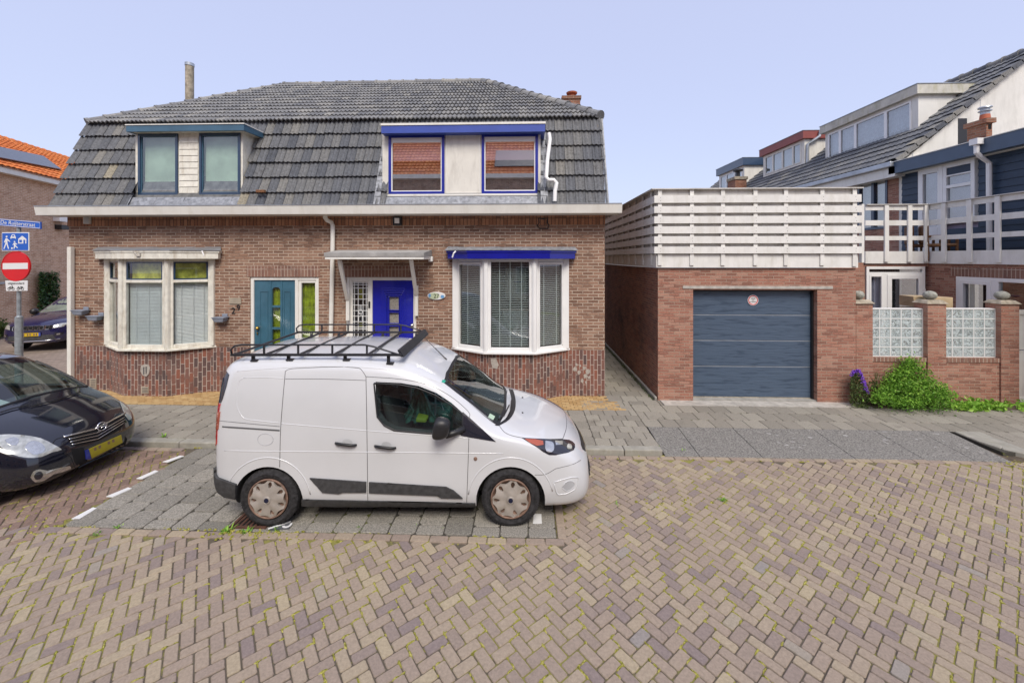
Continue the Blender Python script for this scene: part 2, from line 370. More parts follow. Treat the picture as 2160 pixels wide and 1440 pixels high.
    def build(s, name, mat, parent=None, smooth=False, bevel=0, local=False, seg=2, auto=None, uvrot=False, recalc=True):
        me = bpy.data.meshes.new(name)
        off = Vector((0, 0, 0)) if (parent is None or local) else rootloc(parent)
        me.from_pydata([Vector(v) - off for v in s.v], [], s.f); me.update()
        if recalc:
            bm = bmesh.new(); bm.from_mesh(me); bmesh.ops.recalc_face_normals(bm, faces=bm.faces)
            bm.to_mesh(me); bm.free()
        mats = mat if isinstance(mat, (list, tuple)) else [mat]
        for mm in mats: me.materials.append(M[mm] if isinstance(mm, str) else mm)
        if len(mats) > 1: me.polygons.foreach_set('material_index', s.m)
        at = me.attributes.new('tone', 'FLOAT', 'FACE'); at.data.foreach_set('value', s.t)
        boxuv(me, off)
        if smooth: me.shade_smooth()
        if auto is not None: me.shade_smooth(); me.set_sharp_from_angle(angle=R(auto))
        o = bpy.data.objects.new(name, me); COL.objects.link(o)
        if parent: o.parent = parent
        if bevel:
            b = o.modifiers.new('bevel', 'BEVEL'); b.width = bevel; b.segments = seg; b.limit_method = 'ANGLE'; b.angle_limit = R(40)
        return o
def boxuv(me, off):
    uvl = me.uv_layers.new(name='UVMap').data
    vv = [v.co + off for v in me.vertices]
    for p in me.polygons:
        n = p.normal
        if abs(n.z) > .75:
            for li in p.loop_indices:
                c = vv[me.loops[li].vertex_index]; uvl[li].uv = (c.x, c.y)
        else:
            if abs(n.x) < 1e-3 and abs(n.z) < 1e-3: t = Vector((1, 0, 0)); sgn = 1
            else:
                t = Vector((-n.y, n.x, 0)).normalized()
                if abs(t.x) > abs(t.y): t = t * (1 if t.x > 0 else -1)
                else: t = t * (1 if t.y > 0 else -1)
            up = n.cross(t); up = up if up.z > 0 else -up
            for li in p.loop_indices:
                c = vv[me.loops[li].vertex_index]; uvl[li].uv = (c.dot(t), c.dot(up) if abs(n.z) > .05 else c.z)
def catmull(P, n):
    """resample control points with centripetal-ish Catmull-Rom; n samples per span"""
    P = [Vector(p) for p in P]; out_ = []
    for i in range(len(P) - 1):
        p0 = P[i - 1] if i else P[0] * 2 - P[1]; p1 = P[i]; p2 = P[i + 1]; p3 = P[i + 2] if i + 2 < len(P) else P[-1] * 2 - P[-2]
        d1 = max((p1 - p0).length, 1e-6) ** .5; d2 = max((p2 - p1).length, 1e-6) ** .5; d3 = max((p3 - p2).length, 1e-6) ** .5
        m1 = (p2 - p1) + ((p1 - p0) / d1 - (p2 - p0) / (d1 + d2)) * d2
        m2 = (p2 - p1) + ((p3 - p2) / d3 - (p3 - p1) / (d2 + d3)) * d2
        for k in range(n):
            t = k / n; t2 = t * t; t3 = t2 * t
            out_.append(p1 * (2 * t3 - 3 * t2 + 1) + m1 * (t3 - 2 * t2 + t) + p2 * (-2 * t3 + 3 * t2) + m2 * (t3 - t2))
    out_.append(P[-1]); return out_
def cdt(poly, step, holes=()):
    """triangulate a 2D polygon with inner grid points"""
    def inside(p, q):
        x, y = p; c = False; n = len(q)
        for i in range(n):
            x1, y1 = q[i]; x2, y2 = q[(i + 1) % n]
            if (y1 > y) != (y2 > y) and x < (x2 - x1) * (y - y1) / (y2 - y1) + x1: c = not c
        return c
    def dens(q):
        r = []
        for i in range(len(q)):
            a, b = Vector(q[i]), Vector(q[(i + 1) % len(q)]); k = max(1, int((b - a).length / step))
            r += [tuple(a.lerp(b, j / k)) for j in range(k)]
        return r
    loops = [dens([tuple(p)[:2] for p in poly])] + [dens([tuple(p)[:2] for p in h]) for h in holes]
    vs = []; es = []
    for L in loops:
        b = len(vs); vs += L; es += [(b + i, b + (i + 1) % len(L)) for i in range(len(L))]
    xs = [p[0] for p in poly]; ys = [p[1] for p in poly]
    x = min(xs) + step / 2
    while x < max(xs):
        y = min(ys) + step / 2
        while y < max(ys):
            if inside((x, y), poly) and not any(inside((x, y), h) for h in holes): vs.append((x, y))
            y += step
        x += step
    r = geometry.delaunay_2d_cdt([Vector(v) for v in vs], es, [], 0, 1e-6)
    V, Fc = r[0], r[2]; fs = []
    for f in Fc:
        c = sum((V[i] for i in f), Vector((0, 0))) / len(f)
        if inside(c, loops[0]) and not any(inside(c, h) for h in loops[1:]): fs.append(tuple(f))
    return [tuple(v) for v in V], fs
def text(name, s, size, loc, rot, mat, parent, ext=.002, align='CENTER', sx=1.0):
    cu = bpy.data.curves.new(name, 'FONT'); cu.body = s; cu.size = size; cu.extrude = ext; cu.align_x = align; cu.align_y = 'CENTER'
    tmp = bpy.data.objects.new(name, cu); COL.objects.link(tmp)
    bpy.context.view_layer.update()
    me = bpy.data.meshes.new_from_object(tmp.evaluated_get(bpy.context.evaluated_depsgraph_get()))
    bpy.data.objects.remove(tmp); bpy.data.curves.remove(cu)
    mt = Matrix.LocRotScale(Vector(loc) - rootloc(parent), __import__('mathutils').Euler(rot), Vector((sx, 1, 1)))
    me.transform(mt); me.materials.clear(); me.materials.append(M[mat])
    o = bpy.data.objects.new(name, me); COL.objects.link(o); o.parent = parent; return o
def reeded():
    m, n, b, o = newmat('reeded')
    tc = N(n, 'ShaderNodeTexCoord').outputs['Object']; v = N(n, 'ShaderNodeTexVoronoi'); v.inputs['Scale'].default_value = 75; n.links.new(tc, v.inputs['Vector'])
    c = ramp(n, v.outputs['Distance'], [(.1, (.12, .11, .08)), (.5, (.42, .38, .30)), (.8, (.16, .16, .13))]).outputs[0]
    n.links.new(c, b.inputs['Base Color']); b.inputs['Roughness'].default_value = .2; bump(n, b, v.outputs['Distance'], .8, .01)
reeded()

def blockglass():
    m, n, b, o = newmat('block_glass')
    tc = N(n, 'ShaderNodeTexCoord').outputs['Object']; nz = noise(n, 14, 2, tc, .4); nz.inputs['Distortion'].default_value = 1.6
    b.inputs['Base Color'].default_value = (.60, .68, .68, 1); b.inputs['Roughness'].default_value = .06
    f = ramp(n, nz.outputs[0], [(.40, (.22, .22, .22)), (.60, (.75, .75, .75))]).outputs[0]
    n.links.new(f, b.inputs['Alpha']); bump(n, b, nz.outputs[0], 1.0, .02)
blockglass()
# ================================================================ GROUND
random.seed(7)
def struct(mb, name, mat, label=None, **kw):
    o = mb.build(name, mat, **kw); tag(o, kind='structure'); return o
g = MB(); g.box(-150, 150, -60, 240, -.30, -.06); struct(g, 'ground', 'street_brick_far')
YK = 6.12; YF = 8.5      # kerb front, facade
# brick-laid roadway: every brick a little raised block with chamfered rim
def paver(mb, cx, cy_, ux, uy, L, W, z, gap=.006, ch=.006, tilt=.0025, h=.02, tone=None):
    vx, vy = -uy, ux
    a, b = L / 2 - gap / 2 - random.random() * .002, W / 2 - gap / 2 - random.random() * .002
    rr = random.uniform(-.012, .012); ux, uy = ux - uy * rr, uy + ux * rr; vx, vy = -uy, ux
    dz = random.uniform(-tilt, tilt); tx = random.uniform(-.012, .012); ty = random.uniform(-.015, .015)
    c = min(a, b) * .22
    rim = [(a - c, -b), (a, -b + c), (a, b - c), (a - c, b), (-a + c, b), (-a, b - c), (-a, -b + c), (-a + c, -b)]
    vs = []
    for k, zz in ((1, -ch * 1.3), (1 - ch / b, 0)):
        kx = 1 - ch / a if k != 1 else 1
        for (p, q) in rim:
            p2 = p * kx; q2 = q * k
            vs.append((cx + ux * p2 + vx * q2, cy_ + uy * p2 + vy * q2, z + dz + zz + tx * p2 + ty * q2))
    lo = [(x, y, z - h) for (x, y, _) in vs[:8]]
    b0 = len(mb.v); mb.v += lo + vs
    t = random.random() if tone is None else tone
    fs = [tuple(range(16, 24))] + [(8 + i, 8 + (i + 1) % 8, 16 + (i + 1) % 8, 16 + i) for i in range(8)] + [(i, (i + 1) % 8, 8 + (i + 1) % 8, 8 + i) for i in range(8)]
    for f in fs: mb.f.append(tuple(i + b0 for i in f)); mb.t.append(t); mb.m.append(mb.mi)
BX0, BX1, BY0 = -5.18, .33, 4.27          # parking bay
ca, sa = math.cos(R(39.5)), math.sin(R(39.5))
def roadz(x, y): return -.012 * max(0, min(1, (y - 4.3) / 1.8)) * 0 + .006 * math.sin(x * .9 + y * .5) + .005 * math.sin(x * 2.1 - y * 1.7)
road = MB(); redroad = MB(); moss_pts = []
W_ = .0930
for i in range(-190, 190):
    for j in range(-190, 190):
        k = (i - j) % 4
        if k == 0: cx, cyy, hor = i + 1.0, j + .5, True
        elif k == 3: cx, cyy, hor = i + .5, j + 1.0, False
        else: continue
        x = (cx * ca - cyy * sa) * W_ - 1.0; y = (cx * sa + cyy * ca) * W_ + 3
        if y < .3 or y > YK - .11 or x < -11 or x > 11.5: continue
        if BX0 - .035 < x < BX1 + .105 and y > BY0 - .096: continue
        if x < -5.1 and y > 5.6 and x < -11: continue
        ux, uy = (ca, sa) if hor else (-sa, ca)
        red = (x < BX0 and y > 4.0 + random.random() * .3)
        (redroad if red else road).mi = 0
        if red: paver(redroad, x, y, ux, uy, 2 * W_ - .004, W_, roadz(x, y), .006, tone=random.random())
        else: paver(road, x, y, ux, uy, 2 * W_ - .004, W_, roadz(x, y), .006, .0045)
        if random.random() < .8: moss_pts.append((x + ux * W_, y + uy * W_, roadz(x, y), -uy, ux))
# straight edge course of bricks round the parking bay and along the kerb
x = BX0 - .05
while x < BX1 + .15:
    paver(road, x, BY0 - .055, 1, 0, .205, .10, roadz(x, BY0) + .008, .006, .004); x += .205
x = -11
while x < 11.5:
    if not (BX0 - .1 < x < BX1 + .1): paver(road, x, YK - .06, 1, 0, .205, .10, roadz(x, YK) + .008, .006, .004)
    x += .205
y = BY0 + .1
while y < YK - .1:
    paver(road, BX1 + .06, y, 0, 1, .205, .10, roadz(BX1, y) + .008, .006, .004); y += .205
struct(road, 'road', 'road_brick'); struct(redroad, 'road', 'red_road_brick')
jb = MB(); nxx, nyy = 98, 25
jb.add([(-12 + 24.5 * i / nxx, (YK + .05) * j / nyy, roadz(-12 + 24.5 * i / nxx, (YK + .05) * j / nyy) - .0095) for i in range(nxx + 1) for j in range(nyy + 1)], [(i * (nyy + 1) + j, (i + 1) * (nyy + 1) + j, (i + 1) * (nyy + 1) + j + 1, i * (nyy + 1) + j + 1) for i in range(nxx) for j in range(nyy)]); struct(jb, 'road_bed', 'joint')
# parking bay of rough grey tiles
bay = MB(); T = .30
nx = int((BX1 - BX0) / T); tw = (BX1 - BX0) / nx; rows = 6; th_ = (YK - .01 - BY0) / rows
wh = MB()
for c in range(nx):
    x = BX0 + (c + .5) * tw; off = (c % 2) * .5
    for r_ in range(-1, rows + 1):
        yc = BY0 + (r_ + .5 + off) * th_; y0 = max(BY0, yc - th_ / 2); y1 = min(YK - .01, yc + th_ / 2)
        if y1 - y0 < .06: continue
        paver(bay, x, (y0 + y1) / 2, 1, 0, tw, y1 - y0, .011 + roadz(x, yc), .008, .005, .0025)
struct(bay, 'parking_bay', 'bay_tile')
jb = MB(); nxx, nyy = 22, 8
jb.add([(BX0 + (BX1 - BX0) * i / nxx, BY0 + (YK - BY0) * j / nyy, roadz(BX0 + (BX1 - BX0) * i / nxx, BY0 + (YK - BY0) * j / nyy) - .002) for i in range(nxx + 1) for j in range(nyy + 1)], [(i * (nyy + 1) + j, (i + 1) * (nyy + 1) + j, (i + 1) * (nyy + 1) + j + 1, i * (nyy + 1) + j + 1) for i in range(nxx) for j in range(nyy)]); struct(jb, 'parking_bay_bed', 'joint_dark')
def mark(pts, name='parking_line'):
    m = MB(); P = [atZ(px, py, .016) for px, py in pts]
    m.add([(p.x, p.y, .004) for p in P] + [(p.x, p.y, .0155) for p in P], [(4, 5, 6, 7), (0, 1, 5, 4), (1, 2, 6, 5), (2, 3, 7, 6), (3, 0, 4, 7)])
    return struct(m, name, 'sign_white')
mark([(151, 1093), (196, 1069), (204, 1071), (168, 1093)]); mark([(224, 1046), (270, 1027), (278, 1029), (238, 1047)])
mark([(288, 1008), (327, 991), (334, 993), (300, 1009)]); mark([(343, 973), (380, 960), (388, 961), (354, 974)])
mark([(1126, 1083), (1142, 1083), (1143, 1103), (1124, 1103)])
m = MB(); P = [atZ(px, py, .017) for px, py in ((571, 1116), (610, 1114), (615, 1098), (583, 1098))]; m.prism([(p.x, p.y) for p in P], .0, .024); struct(m, 'parking_tile', 'asphalt_tile')
c = atZ(592, 1107, .02); po = text('parking_letter', 'P', .26, (c.x + .02, c.y, .021), (0, 0, R(-52)), 'sign_white', cam, .001) if False else None
cu = MB()
pc = Vector((c.x, c.y))
def flat_ring(mb, cx, cy_, r0, r1, z0, z1, a0=0, a1=360, seg=18, ax=(1, 0)):
    D = Vector(ax).normalized(); E = Vector((-D.y, D.x)); vs = []
    for k in range(seg + 1):
        a = R(a0 + (a1 - a0) * k / seg)
        for r_ in (r0, r1):
            p = Vector((cx, cy_)) + (D * math.cos(a) + E * math.sin(a)) * r_
            vs += [(p.x, p.y, z0), (p.x, p.y, z1)]
    fs = []
    for k in range(seg): b = k * 4; fs += [(b + 1, b + 3, b + 7, b + 5), (b, b + 1, b + 5, b + 4), (b + 2, b + 6, b + 7, b + 3)]
    mb.add(vs, fs)
Dp = Vector((.80, .6)).normalized()
cu.obox(pc - Dp * .12, Dp, 0, .22, -.012, .012, .024, .027); q_ = pc + Dp * .06
flat_ring(cu, q_.x + .6 * .045, q_.y - .8 * .045, .026, .05, .024, .0275, -100, 100, 14, ax=(.6, -.8)); struct(cu, 'parking_letter', 'sign_white')
# pavement: two fields of tiles
PZ = .08
pave = MB()
def tilefield(x0, x1, y0, y1, along, skip=lambda x, y: False, t=.30):
    if along == 'x':
        n = max(1, round((y1 - y0) / t)); h = (y1 - y0) / n
        for r_ in range(n):
            x = x0 - (.5 * t if r_ % 2 else 0); y = y0 + (r_ + .5) * h
            while x < x1:
                a, b = max(x, x0), min(x + t, x1)
                if b - a > .05 and not skip((a + b) / 2, y): paver(pave, (a + b) / 2, y, 1, 0, b - a, h, PZ, .006, .004, .002)
                x += t
    else:
        n = max(1, round((x1 - x0) / t)); h = (x1 - x0) / n
        for r_ in range(n):
            y = y0 - (.5 * t if r_ % 2 else 0); x = x0 + (r_ + .5) * h
            while y < y1:
                a, b = max(y, y0), min(y + t, y1)
                if b - a > .05 and not skip(x, (a + b) / 2): paver(pave, x, (a + b) / 2, 1, 0, h, b - a, PZ, .006, .004, .002)
                y += t
DX0, DX1, DY1 = 2.08, 7.15, 6.98
tilefield(-12.5, 1.10, YK + .15, 7.68, 'y')
tilefield(1.10, 2.08, YK + .15, 8.2, 'x', t=.245)
tilefield(2.08, 16, DY1, 8.0, 'x', skip=lambda x, y: False)
tilefield(7.62, 16, YK + .15, DY1, 'x')
tilefield(1.68, 2.62, 8.2, 14.5, 'x', t=.31)
tilefield(2.08, 2.74, 8.0, 8.28, 'x')
struct(pave, 'pavement', 'pavement_tile')
m = MB(); m.prism([(7.33, DY1 - .0), (7.33, 6.62), (7.38, 6.44), (7.52, 6.30), (7.63, 6.24), (7.63, DY1)], .0, PZ - .002); m.box(7.15, 7.7, DY1 - .0, DY1 + .02, 0, PZ - .006); struct(m, 'pavement_infill', 'kerb_concrete')
jb = MB(); jb.box(-12.5, 2.08, YK + .15, YF + .1, -.05, PZ - .013); jb.box(1.6, 2.72, YF + .1, 15, -.05, PZ - .013); jb.box(2.08, 16, DY1, 8.6, -.02, PZ - .013); jb.box(7.2, 16, YK + .15, DY1, -.02, PZ - .013); struct(jb, 'pavement_bed', 'joint_dark')
m = MB(); m.box(2.75, 6.75, 8.0, 8.29, .0, PZ + .006); struct(m, 'pale_strip', 'pale_concrete')
m = MB(); m.box(6.75, 16, 8.0, 8.27, .0, PZ + .004); struct(m, 'planting_strip', 'soil')
# yellow bricks under the windows
yb = MB()
x = -10.3
while x < 2.0:
    for r_ in range(10):
        y = 7.71 + r_ * .078 + .04
        if x > -3.2 and x < 1.0 - .0 and False: continue
        lim = 8.46
        if y > lim or (x > 1.1 and y > 8.3 and False): continue
        if x > 1.62 + (8.46 - y) * .35: continue
        paver(yb, x + (r_ % 2) * .075, y, 1, 0, .152, .078, PZ + .002, .006, .004, .002)
    x += .152
struct(yb, 'yellow_brick_strip', 'yellow_brick')
# kerbs
kb = MB()
x = -12.5
while x < DX0 - .05:
    e = min(x + 1.0, DX0); kb.box(x + .004, e - .004, YK, YK + .148, -.05, PZ + .004 + random.uniform(-.002, .002)); x += 1.0
x = 7.62
while x < 16:
    kb.box(x + .004, x + .996, YK, YK + .148, -.05, PZ + .006); x += 1.0
struct(kb, 'kerb', 'kerb_concrete', bevel=.018, seg=3)
# driveway ramp and its curved kerb returns
dr = MB()
xs = [2.1, 2.62, 3.55, 4.9, 5.9, 6.62, 7.12]
for a, b in zip(xs[:-1], xs[1:]):
    a += .004; b -= .004
    dr.hexa([(a, YK - .03, -.03), (b, YK - .03, -.03), (b, DY1 - .006, -.03), (a, DY1 - .006, -.03)], [(a, YK - .03, .016), (b, YK - .03, .016), (b, DY1 - .006, PZ + .003), (a, DY1 - .006, PZ + .003)])
struct(dr, 'driveway', 'driveway_aggregate', bevel=.006)
kr = MB(); pts = [(7.30, DY1 - .02), (7.30, 6.62), (7.36, 6.40), (7.50, 6.26), (7.62, 6.19)]
for i in range(len(pts) - 1):
    a, b = Vector(pts[i]), Vector(pts[i + 1]); kr.obox(a, b - a, -.02, (b - a).length + .0, -.075, .075, -.04, PZ + .002 + .001 * i)
struct(kr, 'kerb', 'kerb_concrete', bevel=.015)
m = MB(); m.prism([(7.13, YK - .02), (7.6, YK - .02), (7.42, 6.3), (7.27, 6.5), (7.22, 6.95), (7.13, 6.95)], -.03, .012); struct(m, 'gully_floor', 'soil')
# white specks on the ramp
sp = MB()
for k in range(38):
    x = random.uniform(4.0, 6.9); y = random.uniform(6.35, 6.93); z = .016 + (PZ - .013) * (y - YK + .03) / (DY1 - YK + .03) + .0035
    n = 7; a0 = random.random() * 6; r0 = random.uniform(.012, .045)
    sp.add([(x + r0 * random.uniform(.6, 1.2) * math.cos(a0 + i * 6.283 / n), y + .6 * r0 * random.uniform(.6, 1.2) * math.sin(a0 + i * 6.283 / n), z + .0024 * math.sin(i)) for i in range(n)], [tuple(range(n))])
tag(sp.build('gum_spots', 'lichen_white'), kind='stuff')
# ---- moss cushions in the joints
ms = MB()
def tuft(x, y, z, r, h, dx=1, dy=0, tone=None, el=1.0):
    n = 6; vs = [(x, y, z + h)]
    for rr, hh in ((.6, .75), (1, 0)):
        for k in range(n):
            a = k * 6.283 / n + random.random() * .5; q = r * rr * random.uniform(.7, 1.25)
            p, s_ = q * math.cos(a) * el, q * math.sin(a); vs.append((x + dx * p - dy * s_, y + dy * p + dx * s_, z + h * hh))
    fs = [(0, 1 + k, 1 + (k + 1) % n) for k in range(n)] + [(1 + k, 7 + k, 7 + (k + 1) % n, 1 + (k + 1) % n) for k in range(n)]
    ms.add(vs, fs, tone)
from mathutils import noise as mn
for (x, y, z, dx, dy) in moss_pts:
    d = mn.noise(Vector((x * .5, y * .6, 3))) + .35 * mn.noise(Vector((x * 2.5, y * 2.5, 9)))
    if x > 3: d += .12
    if d > -.40 + random.random() * .42:
        for q in range(random.choice((1, 2, 2, 3))):
            o_ = random.uniform(-.045, .045); tuft(x + dx * o_, y + dy * o_, z - .009, random.uniform(.007, .0145), random.uniform(.010, .017), dx, dy, el=random.uniform(1.5, 3.5))
for k in range(420):     # along the bay edge and at the kerb
    if random.random() < .5: x = random.uniform(BX0 - .3, BX1 + .1); y = BY0 + random.choice((-.11, 0, .01)) + random.gauss(0, .008)
    else: x = random.uniform(-5.3, 11); y = YK - random.choice((.0, .01, .11)) + random.gauss(0, .01)
    if mn.noise(Vector((x * 1.3, y, 1))) > random.uniform(-.3, .3): tuft(x, y, -.004, random.uniform(.007, .018), random.uniform(.012, .02), el=random.uniform(1, 2.4))
for (cx, cyy, sx, sy_, n) in ((7.5, 6.1, .35, .03, 120), (8.6, 6.05, .9, .08, 150), (6.75, 6.35, .12, .14, 45), (-2.98, 4.24, .25, .03, 60), (1.75, 4.9, .25, .12, 24), (7.45, 6.42, .1, .05, 20), (4.2, 4.9, .2, .1, 18)):
    for k in range(n):
        tuft(random.gauss(cx, sx), random.gauss(cyy, sy_), -.004, random.uniform(.008, .02), random.uniform(.012, .024), el=1.3)
tag(ms.build('moss', 'moss', smooth=True), kind='stuff')
# small weeds with blades
wd = MB()
def blade(mb, p, d, L, wd_, tone=None, droop=.4):
    p = Vector(p); d = Vector(d).normalized(); s_ = d.cross(Vector((0, 0, 1)))
    s_ = s_.normalized() if s_.length > 1e-3 else Vector((1, 0, 0))
    m1 = p + d * L * .55; e = p + d * L + Vector((0, 0, -droop * L * .5))
    mb.add([p - s_ * wd_ * .3, p + s_ * wd_ * .3, m1 + s_ * wd_ * .5, m1 - s_ * wd_ * .5, e], [(0, 1, 2, 3), (3, 2, 4)], tone)
def weed(x, y, z, n, L):
    for k in range(n):
        a = random.random() * 6.283; blade(wd, (x + random.gauss(0, .02), y + random.gauss(0, .015), z), (math.cos(a), math.sin(a), random.uniform(.4, 1.6)), L * random.uniform(.5, 1.2), L * .16, random.uniform(.3, 1))
for px, py, z, n, L in ((1318, 942, .0, 22, .10), (1380, 945, 0, 24, .11), (1440, 952, .01, 12, .07), (345, 921, PZ, 14, .09), (355, 926, 0, 12, .08), (1525, 1055, 0, 30, .06), (585, 1118, 0, 20, .07), (480, 1120, 0, 25, .09), (520, 1122, 0, 20, .08), (1395, 948, 0, 12, .08), (250, 1112, 0, 16, .06), (205, 1126, 0, 12, .06), (760, 1116, 0, 14, .06), (875, 1114, 0, 12, .05), (1300, 1062, 0, 10, .05), (930, 1116, 0, 9, .05)):
    p = atZ(px, py, z); weed(p.x, p.y, p.z - .005, n, L)
tag(wd.build('weeds', 'leaf'), kind='stuff')
# dead leaves by the kerb
dl = MB()
for k in range(170):
    p = atZ(random.gauss(1330, 38), random.gauss(948, 2.0), .0); a = random.random() * 6.28; r_ = random.uniform(.008, .022)
    zz = p.z + .004 + random.random() * .01
    dl.add([(p.x + r_ * math.cos(a), p.y + r_ * math.sin(a), zz), (p.x - .5 * r_ * math.sin(a), p.y + .5 * r_ * math.cos(a), zz + .007), (p.x - r_ * math.cos(a), p.y - r_ * math.sin(a), zz), (p.x + .5 * r_ * math.sin(a), p.y - .5 * r_ * math.cos(a), zz + .003)], [(0, 1, 2, 3)])
tag(dl.build('fallen_leaves', 'leaf_litter'), kind='stuff')
# drain
dn = MB(); a = atZ(482, 1112, .012); b = atZ(545, 1096, .012)
x0, x1, y0, y1 = a.x, a.x + .42, a.y, a.y + .34
de = empty('storm_drain', ((x0 + x1) / 2, (y0 + y1) / 2, 0), label='rusty iron storm drain grate in the parking bay beside the van rear wheel', cat='drain')
dn.box(x0, x1, y0, y0 + .03, 0, .018); dn.box(x0, x1, y1 - .03, y1, 0, .018); dn.box(x0, x0 + .03, y0 + .03, y1 - .03, 0, .018); dn.box(x1 - .03, x1, y0 + .03, y1 - .03, 0, .018)
dn.build('frame', 'iron_rust', de)
dg = MB()
for k in range(7): x = x0 + .045 + k * .055; dg.box(x, x + .026, y0 + .03, y1 - .03, 0, .016)
dg.build('grate', 'iron_rust', de); dh = MB(); dh.box(x0 + .03, x1 - .03, y0 + .03, y1 - .03, .001, .009); dh.build('pit', 'arch_dark', de)
# ================================================================ THE PAIR OF HOUSES
random.seed(11)
HX0, HX1 = -10.15, 1.67
HZ0, HZ1 = .04, 4.0
house = empty('semi_detached_house', ((HX0 + HX1) / 2, YF, 0), label='long brown brick house pair with grey tiled mansard roof, two dormers and two bay windows', cat='house')
def wallgrid(mb, a0, a1, z0, z1, holes, y, depth, axis='y', skipt=False):
    """front face cut round openings (a0,a1,z0,z1), with reveals going back by depth"""
    A = sorted(set([a0, a1] + [h[0] for h in holes] + [h[1] for h in holes])); Z = sorted(set([z0, z1] + [h[2] for h in holes] + [h[3] for h in holes]))
    A = [a for a in A if a0 <= a <= a1]; Z = [z for z in Z if z0 <= z <= z1]
    P = (lambda a, d, z: (a, y + d, z)) if axis == 'y' else (lambda a, d, z: (y + d, a, z))
    for i in range(len(A) - 1):
        for j in range(len(Z) - 1):
            ca_, cz = (A[i] + A[i + 1]) / 2, (Z[j] + Z[j + 1]) / 2
            if any(h[0] < ca_ < h[1] and h[2] < cz < h[3] for h in holes): continue
            mb.add([P(A[i], 0, Z[j]), P(A[i + 1], 0, Z[j]), P(A[i + 1], 0, Z[j + 1]), P(A[i], 0, Z[j + 1])], [(0, 1, 2, 3)])
    for h in holes:
        x0, x1, q0, q1 = h[:4]; d = depth; nb = abs(q0 - PL) < .002; ntp = abs(q1 - PL) < .002
        mb.add([P(x0, 0, q0), P(x0, d, q0), P(x0, d, q1), P(x0, 0, q1)], [(0, 1, 2, 3)]); mb.add([P(x1, 0, q0), P(x1, d, q0), P(x1, d, q1), P(x1, 0, q1)], [(0, 3, 2, 1)])
        if not ntp: mb.add([P(x0, 0, q1), P(x1, 0, q1), P(x1, d, q1), P(x0, d, q1)], [(0, 1, 2, 3)])
        if not nb: mb.add([P(x0, 0, q0), P(x1, 0, q0), P(x1, d, q0), P(x0, d, q0)], [(0, 3, 2, 1)])
SILL = 1.075; PL = 1.05
LB = dict(bx0=-9.26, bx1=-6.84, fx0=-8.55, fx1=-7.55, yb=YF, yf=8.12)
RB = dict(bx0=-1.54, bx1=.88, fx0=-.82, fx1=.17, yb=YF, yf=8.12)
D1 = (-6.03, -4.50, .10, 2.585); D2 = (-3.90, -2.36, .10, 2.585)
holes = [(LB['bx0'], LB['bx1'], SILL, 2.98), (RB['bx0'], RB['bx1'], SILL, 2.98), D1, D2]
wl = MB(); up = [(h[0], h[1], max(h[2], PL), h[3]) for h in holes]
# upper wall above the plinth
wallgrid(wl, HX0, HX1, PL, 3.70, [(h[0], h[1], max(h[2], PL + .0001), h[3]) for h in holes[2:]] + holes[:2], YF, .14)
wl.quad((HX1, YF, HZ0), (HX1, 16.5, HZ0), (HX1, 16.5, 4.0), (HX1, YF, 4.0)); wl.quad((HX0, YF, HZ0), (HX0, 16.5, HZ0), (HX0, 16.5, 4.0), (HX0, YF, 4.0)); wl.quad((HX0, 16.5, HZ0), (HX1, 16.5, HZ0), (HX1, 16.5, 4.0), (HX0, 16.5, 4.0))
wall = wl.build('wall', 'house_brick', house, recalc=False)
# gable ends
YB1, ZB1 = 9.05, 6.17          # mansard break
YR, ZR = 12.5, 8.52            # ridge
gb = MB()
for x in (-10.26, 1.60):
    gb = MB(); gb.prismx([(8.45, 4.0), (YB1 + .02, ZB1 - .12), (15.95, ZB1 - .12), (16.5, 4.0)], x, x + .08); gb.build('gable', 'house_brick', house)
pl = MB()
def bayplan(B, e=0): return [(B['bx0'] - e, B['yb']), (B['fx0'] - e * .6, B['yf'] - e), (B['fx1'] + e * .6, B['yf'] - e), (B['bx1'] + e, B['yb'])]
wallgrid(pl, HX0, HX1, HZ0, PL, [(h[0], h[1], h[2], PL + .0) for h in (D1, D2)], YF - .012, .14)
for B in (LB, RB):
    P = [Vector(p) for p in bayplan(B, -.03)]
    for a, b in zip(P[:-1], P[1:]): pl.quad((a.x, a.y, HZ0), (b.x, b.y, HZ0), (b.x, b.y, SILL - .03), (a.x, a.y, SILL - .03))
pl.build('plinth', 'plinth_brick', house, recalc=False)
s_ = MB()
s_.box(HX0, HX1, YF - .03, YF + .1, 3.70, 3.93); s_.build('frieze', 'soldier_brick', house)
s_ = MB(); s_.box(-6.10, -4.47, YF - .006, YF + .05, 2.588, 2.83); s_.box(-3.95, -2.33, YF - .006, YF + .05, 2.588, 2.83); s_.build('lintel', 'lintel_brick', house)
# dark corner bricks at both ends
# gutter
gt = MB(); gt.prismx([(8.07, 3.90), (8.47, 3.90), (8.47, 4.095), (8.36, 4.095), (8.36, 3.97), (8.10, 3.97), (8.10, 4.075), (8.035, 4.085)], -10.37, 1.93)
gt.build('gutter', 'gutter_white', house, bevel=.006)
gt = MB(); gt.box(-10.36, 1.92, 8.025, 8.05, 4.087, 4.10); gt.box(-10.36, 1.92, 8.11, 8.35, 3.975, 3.985); gt.build('gutter_lip', 'zinc', house)
